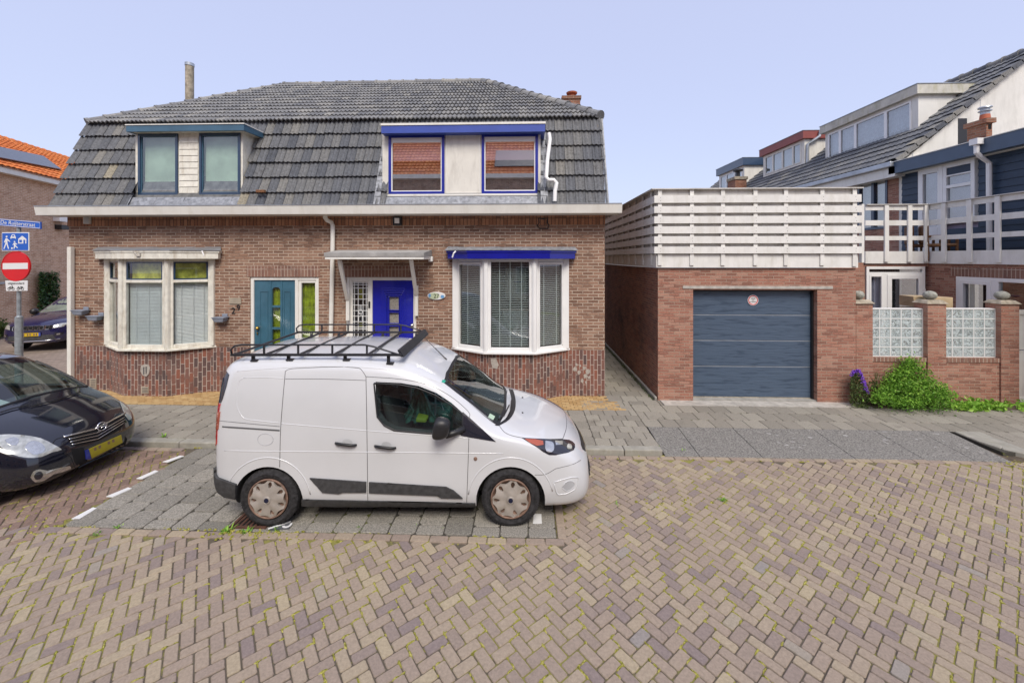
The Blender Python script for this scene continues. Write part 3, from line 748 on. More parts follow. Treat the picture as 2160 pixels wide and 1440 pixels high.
# ---- tiles
def tilearea(mb, O, U, V, rows, expo, cw, urange, amp=.013, lift=.03, waves=2, gap=.004, jit=.004, seg=None, skip=None):
    O, U, V = Vector(O), Vector(U).normalized(), Vector(V).normalized(); Nn = U.cross(V).normalized()
    if Nn.z < 0: Nn = -Nn
    ns = waves * 4
    for r_ in range(rows):
        v0 = r_ * expo; u0, u1 = urange(v0 + expo * .5)
        c0 = int(math.floor(u0 / cw)); c1 = int(math.ceil(u1 / cw)); wv = random.uniform(-.004, .004)
        for c in range(c0, c1):
            a = max(c * cw + gap / 2, u0); b = min((c + 1) * cw - gap / 2, u1)
            if b - a < .03: continue
            if skip and skip((a + b) / 2, v0 + expo / 2): continue
            dj = random.uniform(-jit, jit) * 2; dl_ = random.uniform(-jit, jit) + wv; sk = random.uniform(-.004, .004)
            top, bot, low = [], [], []
            for k in range(ns + 1):
                u = a + (b - a) * k / ns; ph = (u / cw * waves) % 1.0
                h = amp * (math.cos(ph * 6.2832) * .5 + .5) ** .8
                vb = v0 - .02 + dj + sk * k / ns
                bot.append(O + U * u + V * vb + Nn * (h + lift + dl_)); top.append(O + U * u + V * (v0 + expo + .0) + Nn * (h + .002))
                low.append(O + U * u + V * (vb + .004) + Nn * (h + lift + dl_ - .03))
            n = ns + 1; fs = []
            for k in range(ns): fs += [(k, k + 1, n + k + 1, n + k), (2 * n + k, 2 * n + k + 1, k + 1, k)]
            mb.add(bot + top + low, fs, min(1, max(0, random.gauss(.45, .19))))
slope = Vector((0, YB1 - 8.30, ZB1 - 4.05)); SL = slope.length; TX0, TX1 = -10.36, 1.70
DL = (-8.62, -6.19); DR = (-3.09, .31)
rt = MB(); us = TX0
def skipd(u, v):
    x = TX0 + u; zz = 4.05 + slope.z * v / SL
    return zz < 5.80 and (DL[0] + .06 < x < DL[1] - .06 or DR[0] + .06 < x < DR[1] - .06)
tilearea(rt, (TX0, 8.33, 4.06), (1, 0, 0), slope, 6, SL / 6, .20, lambda v: (0, TX1 - TX0), lift=.055, amp=.034, gap=.008, skip=skipd)
roof = rt.build('roof', 'roof_tile', house, recalc=False)
ub = MB()   # underlay surfaces (closed roof body)
bp = [(TX0 + .05, 8.36, 4.03), (TX1 - .05, 8.36, 4.03), (TX1 - .05, YB1 + .02, ZB1 - .04), (TX0 + .05, YB1 + .02, ZB1 - .04)]
ub.quad(*bp); ub.quad((TX0 + .05, 16.6, 4.03), (TX1 - .05, 16.6, 4.03), (TX1 - .05, 15.95, ZB1 - .04), (TX0 + .05, 15.95, ZB1 - .04))
RX0, RX1 = -7.75, -1.36
ub.add([(TX0, YB1, ZB1 - .03), (TX1, YB1, ZB1 - .03), (TX1, 15.95, ZB1 - .03), (TX0, 15.95, ZB1 - .03), (RX0, YR, ZR - .05), (RX1, YR, ZR - .05)], [(0, 1, 5, 4), (1, 2, 5), (2, 3, 4, 5), (3, 0, 4)])
ub.build('roof_underlay', 'bitumen', roof, recalc=False)
rt = MB(); s2 = Vector((0, YR - YB1, ZR - ZB1)); S2 = s2.length
def ur(v):
    f = v / S2; return (f * (RX0 - TX0), (TX1 - TX0) - f * (TX1 - RX1))
tilearea(rt, (TX0, YB1 - .06, ZB1 - .02), (1, 0, 0), s2, 13, S2 / 13, .20, ur, lift=.040, amp=.036)
# side hips
for (x, xr, sgn) in ((TX0, RX0, 1), (TX1, RX1, -1)):
    V_ = Vector((xr - x, 0, ZR - ZB1)); L_ = V_.length; n = int(L_ / .32)
    tilearea(rt, (x, YB1 if sgn > 0 else YB1, ZB1), (0, 1, 0), V_, n, L_ / n, .20, lambda v: (v / L_ * (YR - YB1), 6.9 - v / L_ * (6.9 - (YR - YB1))), lift=.040, amp=.036)
rt.build('roof', 'upper_roof_tile', house, recalc=False)
# ridge and hip caps
rc = MB()
def caps(mb, A, B, L=.36, r=.095, step=True):
    A, B = Vector(A), Vector(B); d = B - A; n = max(1, round(d.length / L)); d.normalize(); l = (B - A).length / n
    s_ = d.cross(Vector((0, 0, 1))).normalized(); u_ = s_.cross(d)
    for i in range(n):
        p = A + d * l * i; tn = random.random(); dz = random.uniform(-.006, .006)
        for (q0, q1, ra, rb) in ((0, .06, r * 1.22, r * 1.18), (.06, l + .02, r * 1.06, r * .95)):
            vs = []
            for (q, rr) in ((q0, ra), (q1, rb)):
                for k in range(9):
                    a = R(-20 + 220 * k / 8); vs.append(p + d * q + s_ * math.cos(a) * rr + u_ * (math.sin(a) * rr + dz - .03))
            mb.add(vs, [(k, k + 1, 10 + k, 9 + k) for k in range(8)] + [tuple(range(8, -1, -1))], tn)
caps(rc, (TX0 + .02, YB1 - .04, ZB1 + .03), (RX0, YR, ZR + .03)); caps(rc, (RX0, YR, ZR + .03), (RX1, YR, ZR + .06), L=.42); caps(rc, (TX1 - .02, YB1 - .04, ZB1 + .04), (RX1, YR, ZR + .06), r=.11)
caps(rc, (TX0 + .02, 15.95, ZB1), (RX0, YR, ZR)); caps(rc, (TX1 - .02, 15.95, ZB1), (RX1, YR, ZR))
rc.build('ridge_cap', 'upper_roof_tile', house, smooth=False, recalc=False)
# verge trim right
m = MB(); m.hexa([(TX1 - .0, 8.33, 4.03), (TX1 + .035, 8.33, 4.03), (TX1 + .035, 8.43, 4.03), (TX1, 8.43, 4.03)], [(TX1, YB1, ZB1 - .03), (TX1 + .035, YB1, ZB1 - .03), (TX1 + .035, YB1 + .1, ZB1 - .03), (TX1, YB1 + .1, ZB1 - .03)]); m.build('verge', 'lead', house)
# broken tile fragment left of the middle
p = atY(552, 404, 8.33); m = MB(); m.box(p.x - .10, p.x + .09, 8.28, 8.34, p.z - .03, p.z + .03); m.build('broken_tile', 'leaf_litter', house, bevel=.01)
# chimneys
m = MB(); c = atY(400, 180, 12.6); rr = 8 / 840 * 12.9
m.tube([(c.x, 12.6, 6.8), (c.x, 12.6, ZY(400, 140, 12.6))], rr * .95, 14)
m.build('flue_pipe', 'cap_stone', house, smooth=False, auto=40)
m = MB(); m.tube([(c.x, 12.6, ZY(400, 140, 12.6)), (c.x, 12.6, ZY(400, 134, 12.6))], rr * 1.05, 14); m.build('flue_cap', 'zinc', house, auto=40)
Yc = 12.0; a = atY(1187, 218, Yc); b = atY(1224, 202, Yc)
ch = MB(); ch.box(a.x, b.x, Yc, Yc + .5, 6.3, b.z - .09); ch.box(a.x - .03, b.x + .03, Yc - .03, Yc + .53, b.z - .09, b.z)
cho = ch.build('chimney', 'chimney_brick', house)
p = atY(1206, 207, Yc + .25); m = MB(); m.lathe([(.13, 0), (.11, .02), (.10, .12), (.16, .15), (.17, .19), (.05, .24), (0, .25)], (p.x, Yc + .25, b.z), seg=14); m.build('chimney_pot', 'terracotta_pot', cho, auto=40)

# ---- windows helper
def pane_quad(parent, x0, x1, y, z0, z1, mat='window_glass', name='pane'):
    m = MB(); m.box(x0, x1, y, y + .008, z0, z1); return m.build(name, mat, parent)
def frame_ring(mb, x0, x1, y0, y1, z0, z1, w_, wb=None, wt=None):
    wb = wb or w_; wt = wt or w_
    mb.box(x0, x0 + w_, y0, y1, z0, z1); mb.box(x1 - w_, x1, y0, y1, z0, z1); mb.box(x0 + w_, x1 - w_, y0, y1, z0, z0 + wb); mb.box(x0 + w_, x1 - w_, y0, y1, z1 - wt, z1)
def blind(mb, A, D, a0, a1, d, z0, z1, pitch, depth=.022, tilt=0.0, th=.002):
    z = z0
    while z < z1:
        Dn = Vector(D).normalized(); Nn = Vector((Dn.y, -Dn.x)); A_ = Vector(A)
        p = [A_ + Dn * q + Nn * e for q, e in ((a0, d + depth / 2), (a1, d + depth / 2), (a1, d - depth / 2), (a0, d - depth / 2))]
        dz = tilt * depth; j = random.uniform(-.001, .001)
        mb.add([(p[0].x, p[0].y, z - dz + j), (p[1].x, p[1].y, z - dz), (p[2].x, p[2].y, z + dz), (p[3].x, p[3].y, z + dz + j)], [(0, 1, 2, 3)])
        z += pitch
# ---- dormers
def dormer(x0, x1, zb, zt, yf, fz0, fz1, fx0, fx1, cols, kind):
    # box body cheeks + front surround
    b = MB(); yb_t = YB1 + .1
    def yroof(z): return 8.33 + (YB1 - 8.33) * (z - 4.06) / (ZB1 - 4.06)
    cheeks = MB()
    for xx in (x0, x1 - .05):
        b.prismx([(yf + .061, zb), (yf + .061, zt), (yroof(zt) + .15, zt), (yroof(zb) + .06, zb)], xx, xx + .05)
    return b
# left dormer: white boards, dark blue windows, teal fascia
yf = 8.50; zb = ZY(400, 417, yf); zt = 5.76; fx0, fx1 = DL
d1 = dormer(fx0, fx1, zb, zt, yf, 0, 0, 0, 0, None, 0)
wx = [(XY(292, yf), XY(376, yf)), (XY(421, yf), XY(508, yf))]; wz0 = ZY(400, 412, yf); wz1 = ZY(400, 279, yf)
frame_ring(d1, fx0, fx1, yf, yf + .06, zb, zt, .06, .05, .02)
d1.box(wx[0][1], wx[1][0], yf + .004, yf + .05, zb + .05, zt - .02)
d1.box(fx0 + .06, wx[0][0], yf + .003, yf + .05, zb + .05, zt - .02)
d1.box(fx0 + .06, fx1 - .06, yf + .006, yf + .05, wz1 , zt - .02)
dorm = d1.build('dormer', 'old_white_paint', house, bevel=.004)
cl = MB(); nb = 9
for k in range(nb):
    z0 = zb + .10 + k * (zt - zb - .2) / nb; cl.hexa([(wx[0][1] + .03, yf - .016, z0), (wx[1][0] - .03, yf - .016, z0), (wx[1][0] - .03, yf + .003, z0), (wx[0][1] + .03, yf + .003, z0)],
            [(wx[0][1] + .03, yf - .004, z0 + (zt - zb - .2) / nb - .006), (wx[1][0] - .03, yf - .004, z0 + (zt - zb - .2) / nb - .006), (wx[1][0] - .03, yf + .003, z0 + (zt - zb - .2) / nb - .006), (wx[0][1] + .03, yf + .003, z0 + (zt - zb - .2) / nb - .006)])
cl.build('cladding', 'old_white_paint', dorm)
for (a, b) in wx:
    m = MB(); frame_ring(m, a, b, yf - .02, yf + .045, wz0, wz1, .055, .06, .075); wf = m.build('window_frame', 'dark_blue_frame', dorm, bevel=.005)
    m = MB(); frame_ring(m, a + .055, b - .055, yf + .0, yf + .04, wz0 + .06, wz1 - .075, .018); m.build('window_bead', 'slate_teal', dorm)
    pane_quad(dorm, a + .07, b - .07, yf + .015, wz0 + .075, wz1 - .09, 'old_glass')
    m = MB(); blind(m, (a + .07, yf + .09), (1, 0), 0, b - a - .14, 0, wz0 + .07, wz1 - .08, .020, .018, 1.6); m.build('blind', 'blind_green', dorm)
    m = MB(); m.box(a, b, yf + .125, yf + .135, wz0, wz1); m.build('room_back', 'blind_green', dorm)
m = MB(); fz0, fz1 = ZY(400, 277, 8.32), ZY(400, 264, 8.32); fa, fb = XY(268, 8.32), XY(512, 8.32) + .04
m.box(fa, fb, 8.30, 8.34, fz0, fz1); m.hexa([(fb - .04, 8.341, fz0 + .0), (fb, 8.341, fz0), (fb + .02, 9.12, fz0 + .02), (fb - .02, 9.12, fz0 + .02)], [(fb - .04, 8.341, fz1), (fb, 8.341, fz1), (fb + .02, 9.12, fz1 + .02), (fb - .02, 9.12, fz1 + .02)])
m.box(fa, fa + .04, 8.341, 9.1, fz0, fz1)
m.build('fascia', 'slate_teal', dorm)
m = MB(); m.box(fa - .015, fb + .015, 8.285, 9.15, fz1 + .001, fz1 + .022); m.build('roof_edge', 'gutter_white', dorm)
m = MB(); m.box(fa + .04, fb - .05, 8.341, 9.0, fz0 + .01, fz0 + .03); m.build('soffit', 'old_white_paint', dorm)
# right dormer: cream panels, royal blue windows, blue fascia
fx0, fx1 = DR; yf = 8.48; zb = ZY(900, 413, yf); zt = 5.80
d2 = dormer(fx0, fx1, zb, zt, yf, 0, 0, 0, 0, None, 0)
wx = [(XY(820, yf), XY(938, yf)), (XY(1016, yf), XY(1135, yf))]; wz0 = ZY(900, 410, yf); wz1 = ZY(900, 285, yf)
for a, b in ((fx0, wx[0][0]), (wx[0][1], wx[1][0]), (wx[1][1], fx1)): d2.box(a, b, yf, yf + .06, zb, zt)
d2.box(wx[0][0], wx[0][1], yf + .001, yf + .06, wz1, zt); d2.box(wx[1][0], wx[1][1], yf + .001, yf + .06, wz1, zt); d2.box(wx[0][0], wx[0][1], yf + .001, yf + .06, zb, wz0); d2.box(wx[1][0], wx[1][1], yf + .001, yf + .06, zb, wz0)
dorm2 = d2.build('dormer', 'cream_panel', house)
m = MB()
for a, b in ((wx[0][1] + .03, wx[0][1] + .05), (wx[1][0] - .05, wx[1][0] - .03)): m.box(a, b, yf - .012, yf, zb + .05, zt - .12)
m.box(wx[0][1] + .05, wx[1][0] - .05, yf - .012, yf, zb + .05, zb + .07); m.box(fx0 - .01, fx1 + .01, yf - .03, yf, zb - .01, zb + .035)
m.build('trim', 'white_paint', dorm2, bevel=.003)
for (a, b) in wx:
    m = MB(); frame_ring(m, a, b, yf - .03, yf + .04, wz0, wz1, .06); m.build('window_frame', 'blue_frame', dorm2, bevel=.006)
    m = MB(); frame_ring(m, a + .06, b - .06, yf - .012, yf + .03, wz0 + .06, wz1 - .06, .022, .022, .10); m.build('window_bead', 'white_pvc', dorm2)
    pane_quad(dorm2, a + .08, b - .08, yf + .005, wz0 + .08, wz1 - .15, 'blue_dormer_glass')
    m = MB(); m.box(a + .08, b - .08, yf + .07, yf + .075, (wz0 * .42 + wz1 * .58), wz1 - .13); m.build('blind', 'pink_blind', dorm2)
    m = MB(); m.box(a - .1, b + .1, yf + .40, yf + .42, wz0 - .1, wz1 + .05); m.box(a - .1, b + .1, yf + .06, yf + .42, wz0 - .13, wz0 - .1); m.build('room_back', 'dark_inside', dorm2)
m = MB(); z0, z1 = ZY(980, 280, 8.28), ZY(980, 264, 8.28); fa, fb = XY(805, 8.28), XY(1150, 8.28)
m.box(fa, fb, 8.26, 8.30, z0, z1); m.box(fb - .04, fb, 8.301, 9.05, z0, z1); m.box(fa, fa + .04, 8.301, 9.05, z0, z1); m.box(fa + .04, fb - .04, 8.301, 9.0, z0 + .005, z0 + .02); m.build('fascia', 'blue_fascia', dorm2)
m = MB(); m.box(fa - .01, fb + .01, 8.245, 9.10, z1 + .001, z1 + .045); m.build('roof_edge', 'gutter_white', dorm2)
# lead flashings
m = MB()
def yro(z): return 8.33 + (YB1 - 8.33) * (z - 4.06) / (ZB1 - 4.06)
for (x0, x1, zt_) in ((DL[0] - .05, DL[1] + .06, 4.36), (DR[0] - .12, DR[1] + .12, 4.34)):
    n = 12
    for k in range(n):
        a = x0 + (x1 - x0) * k / n; b = x0 + (x1 - x0) * (k + 1) / n
        m.hexa([(a, 8.27, 4.07), (b, 8.27, 4.07), (b, 8.42, 4.07), (a, 8.42, 4.07)], [(a, 8.40 + random.uniform(-.01, .01), zt_ - .04), (b, 8.40 + random.uniform(-.01, .01), zt_ - .04), (b, 8.5, zt_ - .04), (a, 8.5, zt_ - .04)])
    m.build('flashing', 'lead', house); m = MB()
for (x, s_, w_) in ((DR[1] + .0, 1, .15), (DR[0] - .0, -1, .13)):
    for k in range(9):
        za = 4.12 + k * .185; zc = za + .185
        xa, xb = (x, x + s_ * w_ * (1 - .02 * k)); xa, xb = min(xa, xb), max(xa, xb)
        m.hexa([(xa, yro(za) - .07, za), (xb, yro(za) - .055, za), (xb, yro(za) + .03, za), (xa, yro(za) + .03, za)], [(xa, yro(zc) - .06, zc), (xb, yro(zc) - .045, zc), (xb, yro(zc) + .03, zc), (xa, yro(zc) + .03, zc)])
    m.build('flashing', 'lead', house); m = MB()
def gp(px, py, y): p = atY(px, py, y); return (p.x, p.y, p.z)
m = MB(); m.tube([gp(1158, 282, 8.62), gp(1160, 294, 8.55), gp(1155, 335, 8.40), gp(1152, 374, 8.28), gp(1157, 380, 8.26), gp(1168, 380, 8.25), gp(1174, 386, 8.25), gp(1171, 402, 8.22), gp(1170, 425, 8.20)], .042, 10)
m.build('dormer_downpipe', 'white_pvc', house, auto=40)

# ---- main downpipe
m = MB(); Yp = 8.42
m.tube([gp(686, 449, 8.25), gp(686, 459, 8.30), gp(690, 465, 8.36), gp(699, 469, Yp), gp(702, 476, Yp), gp(701, 560, Yp), gp(698, 700, Yp), (XY(698, Yp), Yp, .1)], .046, 10); m.build('downpipe', 'gutter_white', house, auto=40)
m = MB(); x = XY(149, 8.44); m.box(x - .045, x + .045, 8.40, 8.485, .09, ZY(149, 521, 8.44)); m.build('corner_guard', 'gutter_white', house, bevel=.01)

# ---- bay windows
def bay(B, old):
    fm = 'old_white_paint' if old else 'white_pvc'
    P = [Vector(p) for p in bayplan(B)]; fr = MB(); zt, zb = 2.99, SILL
    sl = MB(); Q = bayplan(B, .06); sl.prism(Q + [(B['bx1'] - .1, YF + .08), (B['bx0'] + .1, YF + .08)], zb - .035, zb + .012)
    po = .055 if old else .06
    segs = []
    for i, (a, b) in enumerate(zip(P[:-1], P[1:])):
        D = b - a; L = D.length; D.normalize()
        w_ = .075
        # stiles, rails (outwards = right-hand side of a->b which faces the street)
        fr.obox(a, D, .02, w_ + .03, -.07, .0, zb + .012, zt); fr.obox(a, D, L - w_ - .03, L - .02, -.07, .0, zb + .012, zt)
        fr.obox(a, D, w_ + .03, L - w_ - .03, -.07, -.004, zb + .012, zb + .09); fr.obox(a, D, w_ + .03, L - w_ - .03, -.07, -.004, zt - .07, zt)
        if old: fr.obox(a, D, w_ + .03, L - w_ - .03, -.075, .012, 2.475, 2.535)
        segs.append((a, D, L, w_ + .03))
    for p in P[1:3]: fr.tube([(p.x, p.y + .012, zb + .012), (p.x, p.y + .012, zt - .001)], .058, 8)
    for p, s_ in ((P[0], 1), (P[3], -1)): fr.box(p.x - .03 if s_ > 0 else p.x - .09, p.x + .09 if s_ > 0 else p.x + .03, YF - .05, YF + .07, zb + .012, zt - .002)
    bw = fr.build('bay_window', fm, house, bevel=.008)
    sl.build('sill', fm, bw, bevel=.01)
    for i, (a, D, L, w_) in enumerate(segs):
        gl = MB(); inner = MB(); bl = MB()
        if old:
            up_ = MB()
            up_.obox(a, D, w_, w_ + .03, -.05, -.012, 2.535, zt - .07); up_.obox(a, D, L - w_ - .03, L - w_, -.05, -.012, 2.535, zt - .07); up_.obox(a, D, w_ + .03, L - w_ - .03, -.05, -.012, 2.535, 2.565); up_.obox(a, D, w_ + .03, L - w_ - .03, -.05, -.012, zt - .1, zt - .07)
            up_.build('transom_frame', 'dark_blue_frame', bw)
            gl.obox(a, D, w_ + .03, L - w_ - .03, -.04, -.034, 2.565, zt - .1); gl.obox(a, D, w_, L - w_, -.05, -.044, zb + .09, 2.475)
            gl.build('pane', 'old_glass', bw)
            c_ = MB(); c_.obox(a, D, w_ + .01, L - w_ - .01, -.14, -.13, 2.50, zt - .06); c_.build('transom_curtain', 'curtain_yellow', bw)
            if i == 0:
                for k in range(7): bl.obox(a, D, w_ + .02 + k * .08, w_ + .09 + k * .08, -.13 - .012 * (k % 2), -.12 - .012 * (k % 2), zb + .02, 2.47)
                bl.build('curtain', 'blind_grey', bw)
            else:
                blind(bl, a, D, w_ + .0, L - w_ - .0, -.10, zb + .10, 2.47, .030, .020, .85)
                for q in (.2, .55, .86): bl.obox(a, D, w_ + (L - 2 * w_) * q - .004, w_ + (L - 2 * w_) * q + .004, -.075, -.073, zb + .1, 2.47)
                bl.obox(a, D, w_, L - w_, -.16, -.155, zb + .03, 2.47); bl.build('blind', 'blind_white' if i == 2 else 'blind_grey', bw)
        else:
            z1 = zt - .07 if i == 1 else zt - .13
            if i != 1:
                x_ = MB(); x_.obox(a, D, w_, L - w_, -.05, .008, zt - .13, zt - .072); x_.obox(a, D, w_, w_ + .03, -.05, .004, zb + .09, zt - .13); x_.obox(a, D, L - w_ - .03, L - w_, -.05, .004, zb + .09, zt - .13); x_.build('vent_bar', 'white_pvc', bw, bevel=.004)
            gl.obox(a, D, w_, L - w_, -.05, -.044, zb + .09, z1); gl.build('pane', 'window_glass', bw)
            blind(bl, a, D, w_ + .01, L - w_ - .01, -.12, zb + .12, z1, .036 if i == 1 else .040, .028, .16)
            for q in ((.22, .5, .80) if i == 1 else (.3, .82)): bl.obox(a, D, w_ + (L - 2 * w_) * q - .010, w_ + (L - 2 * w_) * q + .010, -.1015, -.1, zb + .1, z1)
            bl.build('blind', 'blind_white', bw)
    rm = MB(); rm.prism([(B['bx0'] + .05, YF + .08), (B['fx0'] + .05, B['yf'] + .2), (B['fx1'] - .05, B['yf'] + .2), (B['bx1'] - .05, YF + .08)], zb - .03, zb - .01)
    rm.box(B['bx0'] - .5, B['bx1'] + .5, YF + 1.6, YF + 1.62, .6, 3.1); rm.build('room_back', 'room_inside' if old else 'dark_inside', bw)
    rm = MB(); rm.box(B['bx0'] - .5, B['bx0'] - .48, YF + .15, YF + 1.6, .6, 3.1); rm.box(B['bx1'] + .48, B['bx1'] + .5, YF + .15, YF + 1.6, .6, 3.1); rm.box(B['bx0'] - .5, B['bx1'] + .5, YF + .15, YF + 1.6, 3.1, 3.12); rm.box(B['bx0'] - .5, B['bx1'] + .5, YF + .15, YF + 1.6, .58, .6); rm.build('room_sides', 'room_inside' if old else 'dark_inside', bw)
    return bw
b1 = bay(LB, True); b2 = bay(RB, False)
# something pale inside the right-hand room
m = MB(); m.box(-.55, .05, 9.35, 9.65, 1.35, 1.75); m.box(-.50, .0, 9.7, 9.75, 2.0, 2.75); m.build('cabinet', 'blind_white', b2)
m = MB(); m.box(-.28, -.08, 9.3, 9.4, 2.42, 2.47); m.build('lamp_bar', 'blue_fascia', b2)
def canopy(pxa, fa_, fb_, pxb, ytop, ybot, mat, topmat, B):
    Yc = 7.99; mid = (fa_ + fb_) / 2
    z0, z1 = ZY(mid, ybot, Yc), ZY(mid, ytop, Yc)
    P = [(XY(pxa, 8.42), YF - .001), (XY(pxa, 8.38), 8.38), (XY(fa_, Yc), Yc), (XY(fb_, Yc), Yc), (XY(pxb, 8.38), 8.38), (XY(pxb, 8.42), YF - .001)]
    m = MB(); m.prism(P, z0, z1 - .05); c_ = Vector(((P[0][0] + P[5][0]) / 2, YF)); Q = [tuple(c_ + (Vector(p) - c_) * 1.02) for p in P]; Q[0] = (Q[0][0], YF - .001); Q[5] = (Q[5][0], YF - .001); m.prism(Q, z1 - .049, z1); o = m.build('bay_canopy', mat, house, bevel=.004)
    m = MB(); n = 24; E = [tuple(c_ + (Vector(p) - c_) * 1.045) for p in P[1:5]]
    def edge(t):
        s_ = t * 3; i_ = min(2, int(s_)); f = s_ - i_; return Vector(E[i_]).lerp(Vector(E[i_ + 1]), f)
    for k in range(n):
        a, b = edge(k / n), edge((k + 1) / n); q = random.uniform(-.008, .008)
        xa, xb = P[0][0] + (P[5][0] - P[0][0]) * k / n, P[0][0] + (P[5][0] - P[0][0]) * (k + 1) / n
        m.hexa([(a.x, a.y, z1 + .002), (b.x, b.y, z1 + .002), (xb, YF - .005, z1 + .002), (xa, YF - .005, z1 + .002)], [(a.x, a.y, z1 + .016), (b.x, b.y, z1 + .016), (xb, YF - .005, z1 + .085 + q), (xa, YF - .005, z1 + .085 + q)])
    m.build('canopy_roof', topmat, o); return o
c1 = canopy(200, 236, 356, 460, 528, 546, 'old_white_paint', 'zinc', LB); c2 = canopy(944, 986, 1160, 1213, 528, 546, 'blue_trim', 'lead', RB)
m = MB(); m.tube([gp(282, 530, 7.99), gp(290, 540, 7.97), gp(294, 540, 7.97), gp(295, 534, 7.98)], .018, 8); m.build('spout', 'pale_concrete', c1)
m = MB(); m.tube([gp(426, 529, 7.99), gp(429, 536, 7.98), gp(430, 540, 7.98)], .013, 8); m.build('spout', 'white_pvc', c1)
m = MB(); m.tube([gp(961, 530, 8.0), gp(957, 534, 7.96), gp(954, 543, 7.97)], .016, 8); m.build('spout', 'white_pvc', c2)

# ---- front doors
def doorframe(D, split, name='door_frame', mat='white_paint', left_side=False):
    x0, x1, z0, z1 = D; m = MB(); y0, y1 = YF + .02, YF + .10
    m.box(x0, x0 + .07, y0, y1, z0, z1); m.box(x1 - .07, x1, y0, y1, z0, z1); m.box(x0 + .07, x1 - .07, y0, y1, z1 - .07, z1); m.box(split - .035, split + .035, y0, y1, z0, z1 - .07)
    return m
# left (number 29): teal door with narrow arched panes and a side light with lime curtain
sp_ = XY(627, YF + .05); m = doorframe(D1, sp_)
m.box(sp_ + .035, D1[1] - .07, YF + .03, YF + .09, D1[2], D1[2] + .55); m.box(sp_ + .035, sp_ + .10, YF + .035, YF + .09, D1[2] + .55, D1[3] - .07); m.box(D1[1] - .10, D1[1] - .07, YF + .035, YF + .09, D1[2] + .55, D1[3] - .07)
m.box(sp_ + .10, D1[1] - .10, YF + .035, YF + .09, D1[3] - .13, D1[3] - .07)
df = m.build('door_frame', 'white_paint', house, bevel=.006)
pane_quad(df, sp_ + .10, D1[1] - .10, YF + .06, D1[2] + .55, D1[3] - .13, 'window_glass')
def curtain(parent, x0, x1, y, z0, z1, mat, folds=9, amp=.02):
    c_ = MB(); n = folds * 6; vs = []
    for k in range(n + 1):
        x = x0 + (x1 - x0) * k / n; yy = y + amp * math.sin(k / 6 * 6.2832) + random.uniform(-.004, .004)
        vs += [(x, yy, z0), (x + random.uniform(-.004, .004), yy + .006 * math.sin(k), z1)]
    c_.add(vs, [(2 * k, 2 * k + 2, 2 * k + 3, 2 * k + 1) for k in range(n)]); return c_.build('curtain', mat, parent, smooth=True, recalc=False)
curtain(df, sp_ + .08, D1[1] - .08, YF + .13, D1[2] + .5, D1[3] - .1, 'curtain_lime', 4)
dx0, dx1 = D1[0] + .07, sp_ - .035; dz0, dz1 = D1[2], D1[3] - .07; Yd = YF + .05; wd_ = dx1 - dx0
px_a, px_b = XY(574, Yd), XY(591, Yd)
dm = MB(); gz = [(ZY(580, 690, Yd), ZY(580, 650, Yd)), (ZY(580, 740, Yd), ZY(580, 696, Yd)), (1.75 - .0, 1.76)]
zt_ = ZY(582, 606, Yd); z1a = ZY(582, 644, Yd); z1b = ZY(582, 649, Yd); z2a = ZY(582, 690, Yd); z2b = ZY(582, 695, Yd)
dm.box(dx0, px_a, Yd, Yd + .045, dz0, dz1); dm.box(px_b, dx1, Yd, Yd + .045, dz0, dz1); dm.box(px_a, px_b, Yd, Yd + .045, zt_, dz1); dm.box(px_a, px_b, Yd, Yd + .045, z1b, z1a); dm.box(px_a, px_b, Yd, Yd + .045, z2b, z2a); dm.box(px_a, px_b, Yd, Yd + .045, dz0, .95)
for q in (px_a, px_b):   # arch corners
    s_ = 1 if q == px_a else -1
    dm.prismy([(q, zt_), (q, zt_ - .06), (q + s_ * .012, zt_ - .03), (q + s_ * .035, zt_ - .008), (q + s_ * .08, zt_)], Yd + .001, Yd + .044)
door = dm.build('door', 'teal_paint', house, bevel=.004)
m = MB()
for q in (px_a - .05, px_b + .02): m.box(q, q + .03, Yd - .012, Yd, dz0 + .02, dz1 - .02)
for (a, b) in ((dx0 + .12, px_a - .09), (px_b + .08, dx1 - .12)): frame_ring(m, a, b, Yd - .01, Yd, dz0 + .3, dz1 - .24, .018)
m.build('panel_moulding', 'teal_paint', door, bevel=.003)
pane_quad(door, px_a, px_b, Yd + .02, .9, zt_, 'window_glass'); curtain(door, px_a - .02, px_b + .02, Yd + .08, .9, zt_ + .02, 'curtain_lime', 3, .012)
m = MB(); kx = XY(541, 8.48); kz = ZY(541, 692, 8.5); m.lathe([(.012, .06), (.02, .055), (.038, .02), (.036, .0), (.02, -.02), (0, -.028)], (kx, Yd - .055, kz), axis='y', seg=14); m.tube([(kx - .03, Yd - .01, kz - .10), (kx - .01, Yd - .02, kz - .12), (kx - .02, Yd - .01, kz - .15)], .012, 6); m.build('door_handle', 'brass', door, auto=50)
m = MB(); m.box(D1[0] - .2, D1[1] + .2, YF + .7, YF + .72, 0, 2.8); m.build('room_back', 'dark_inside', df)
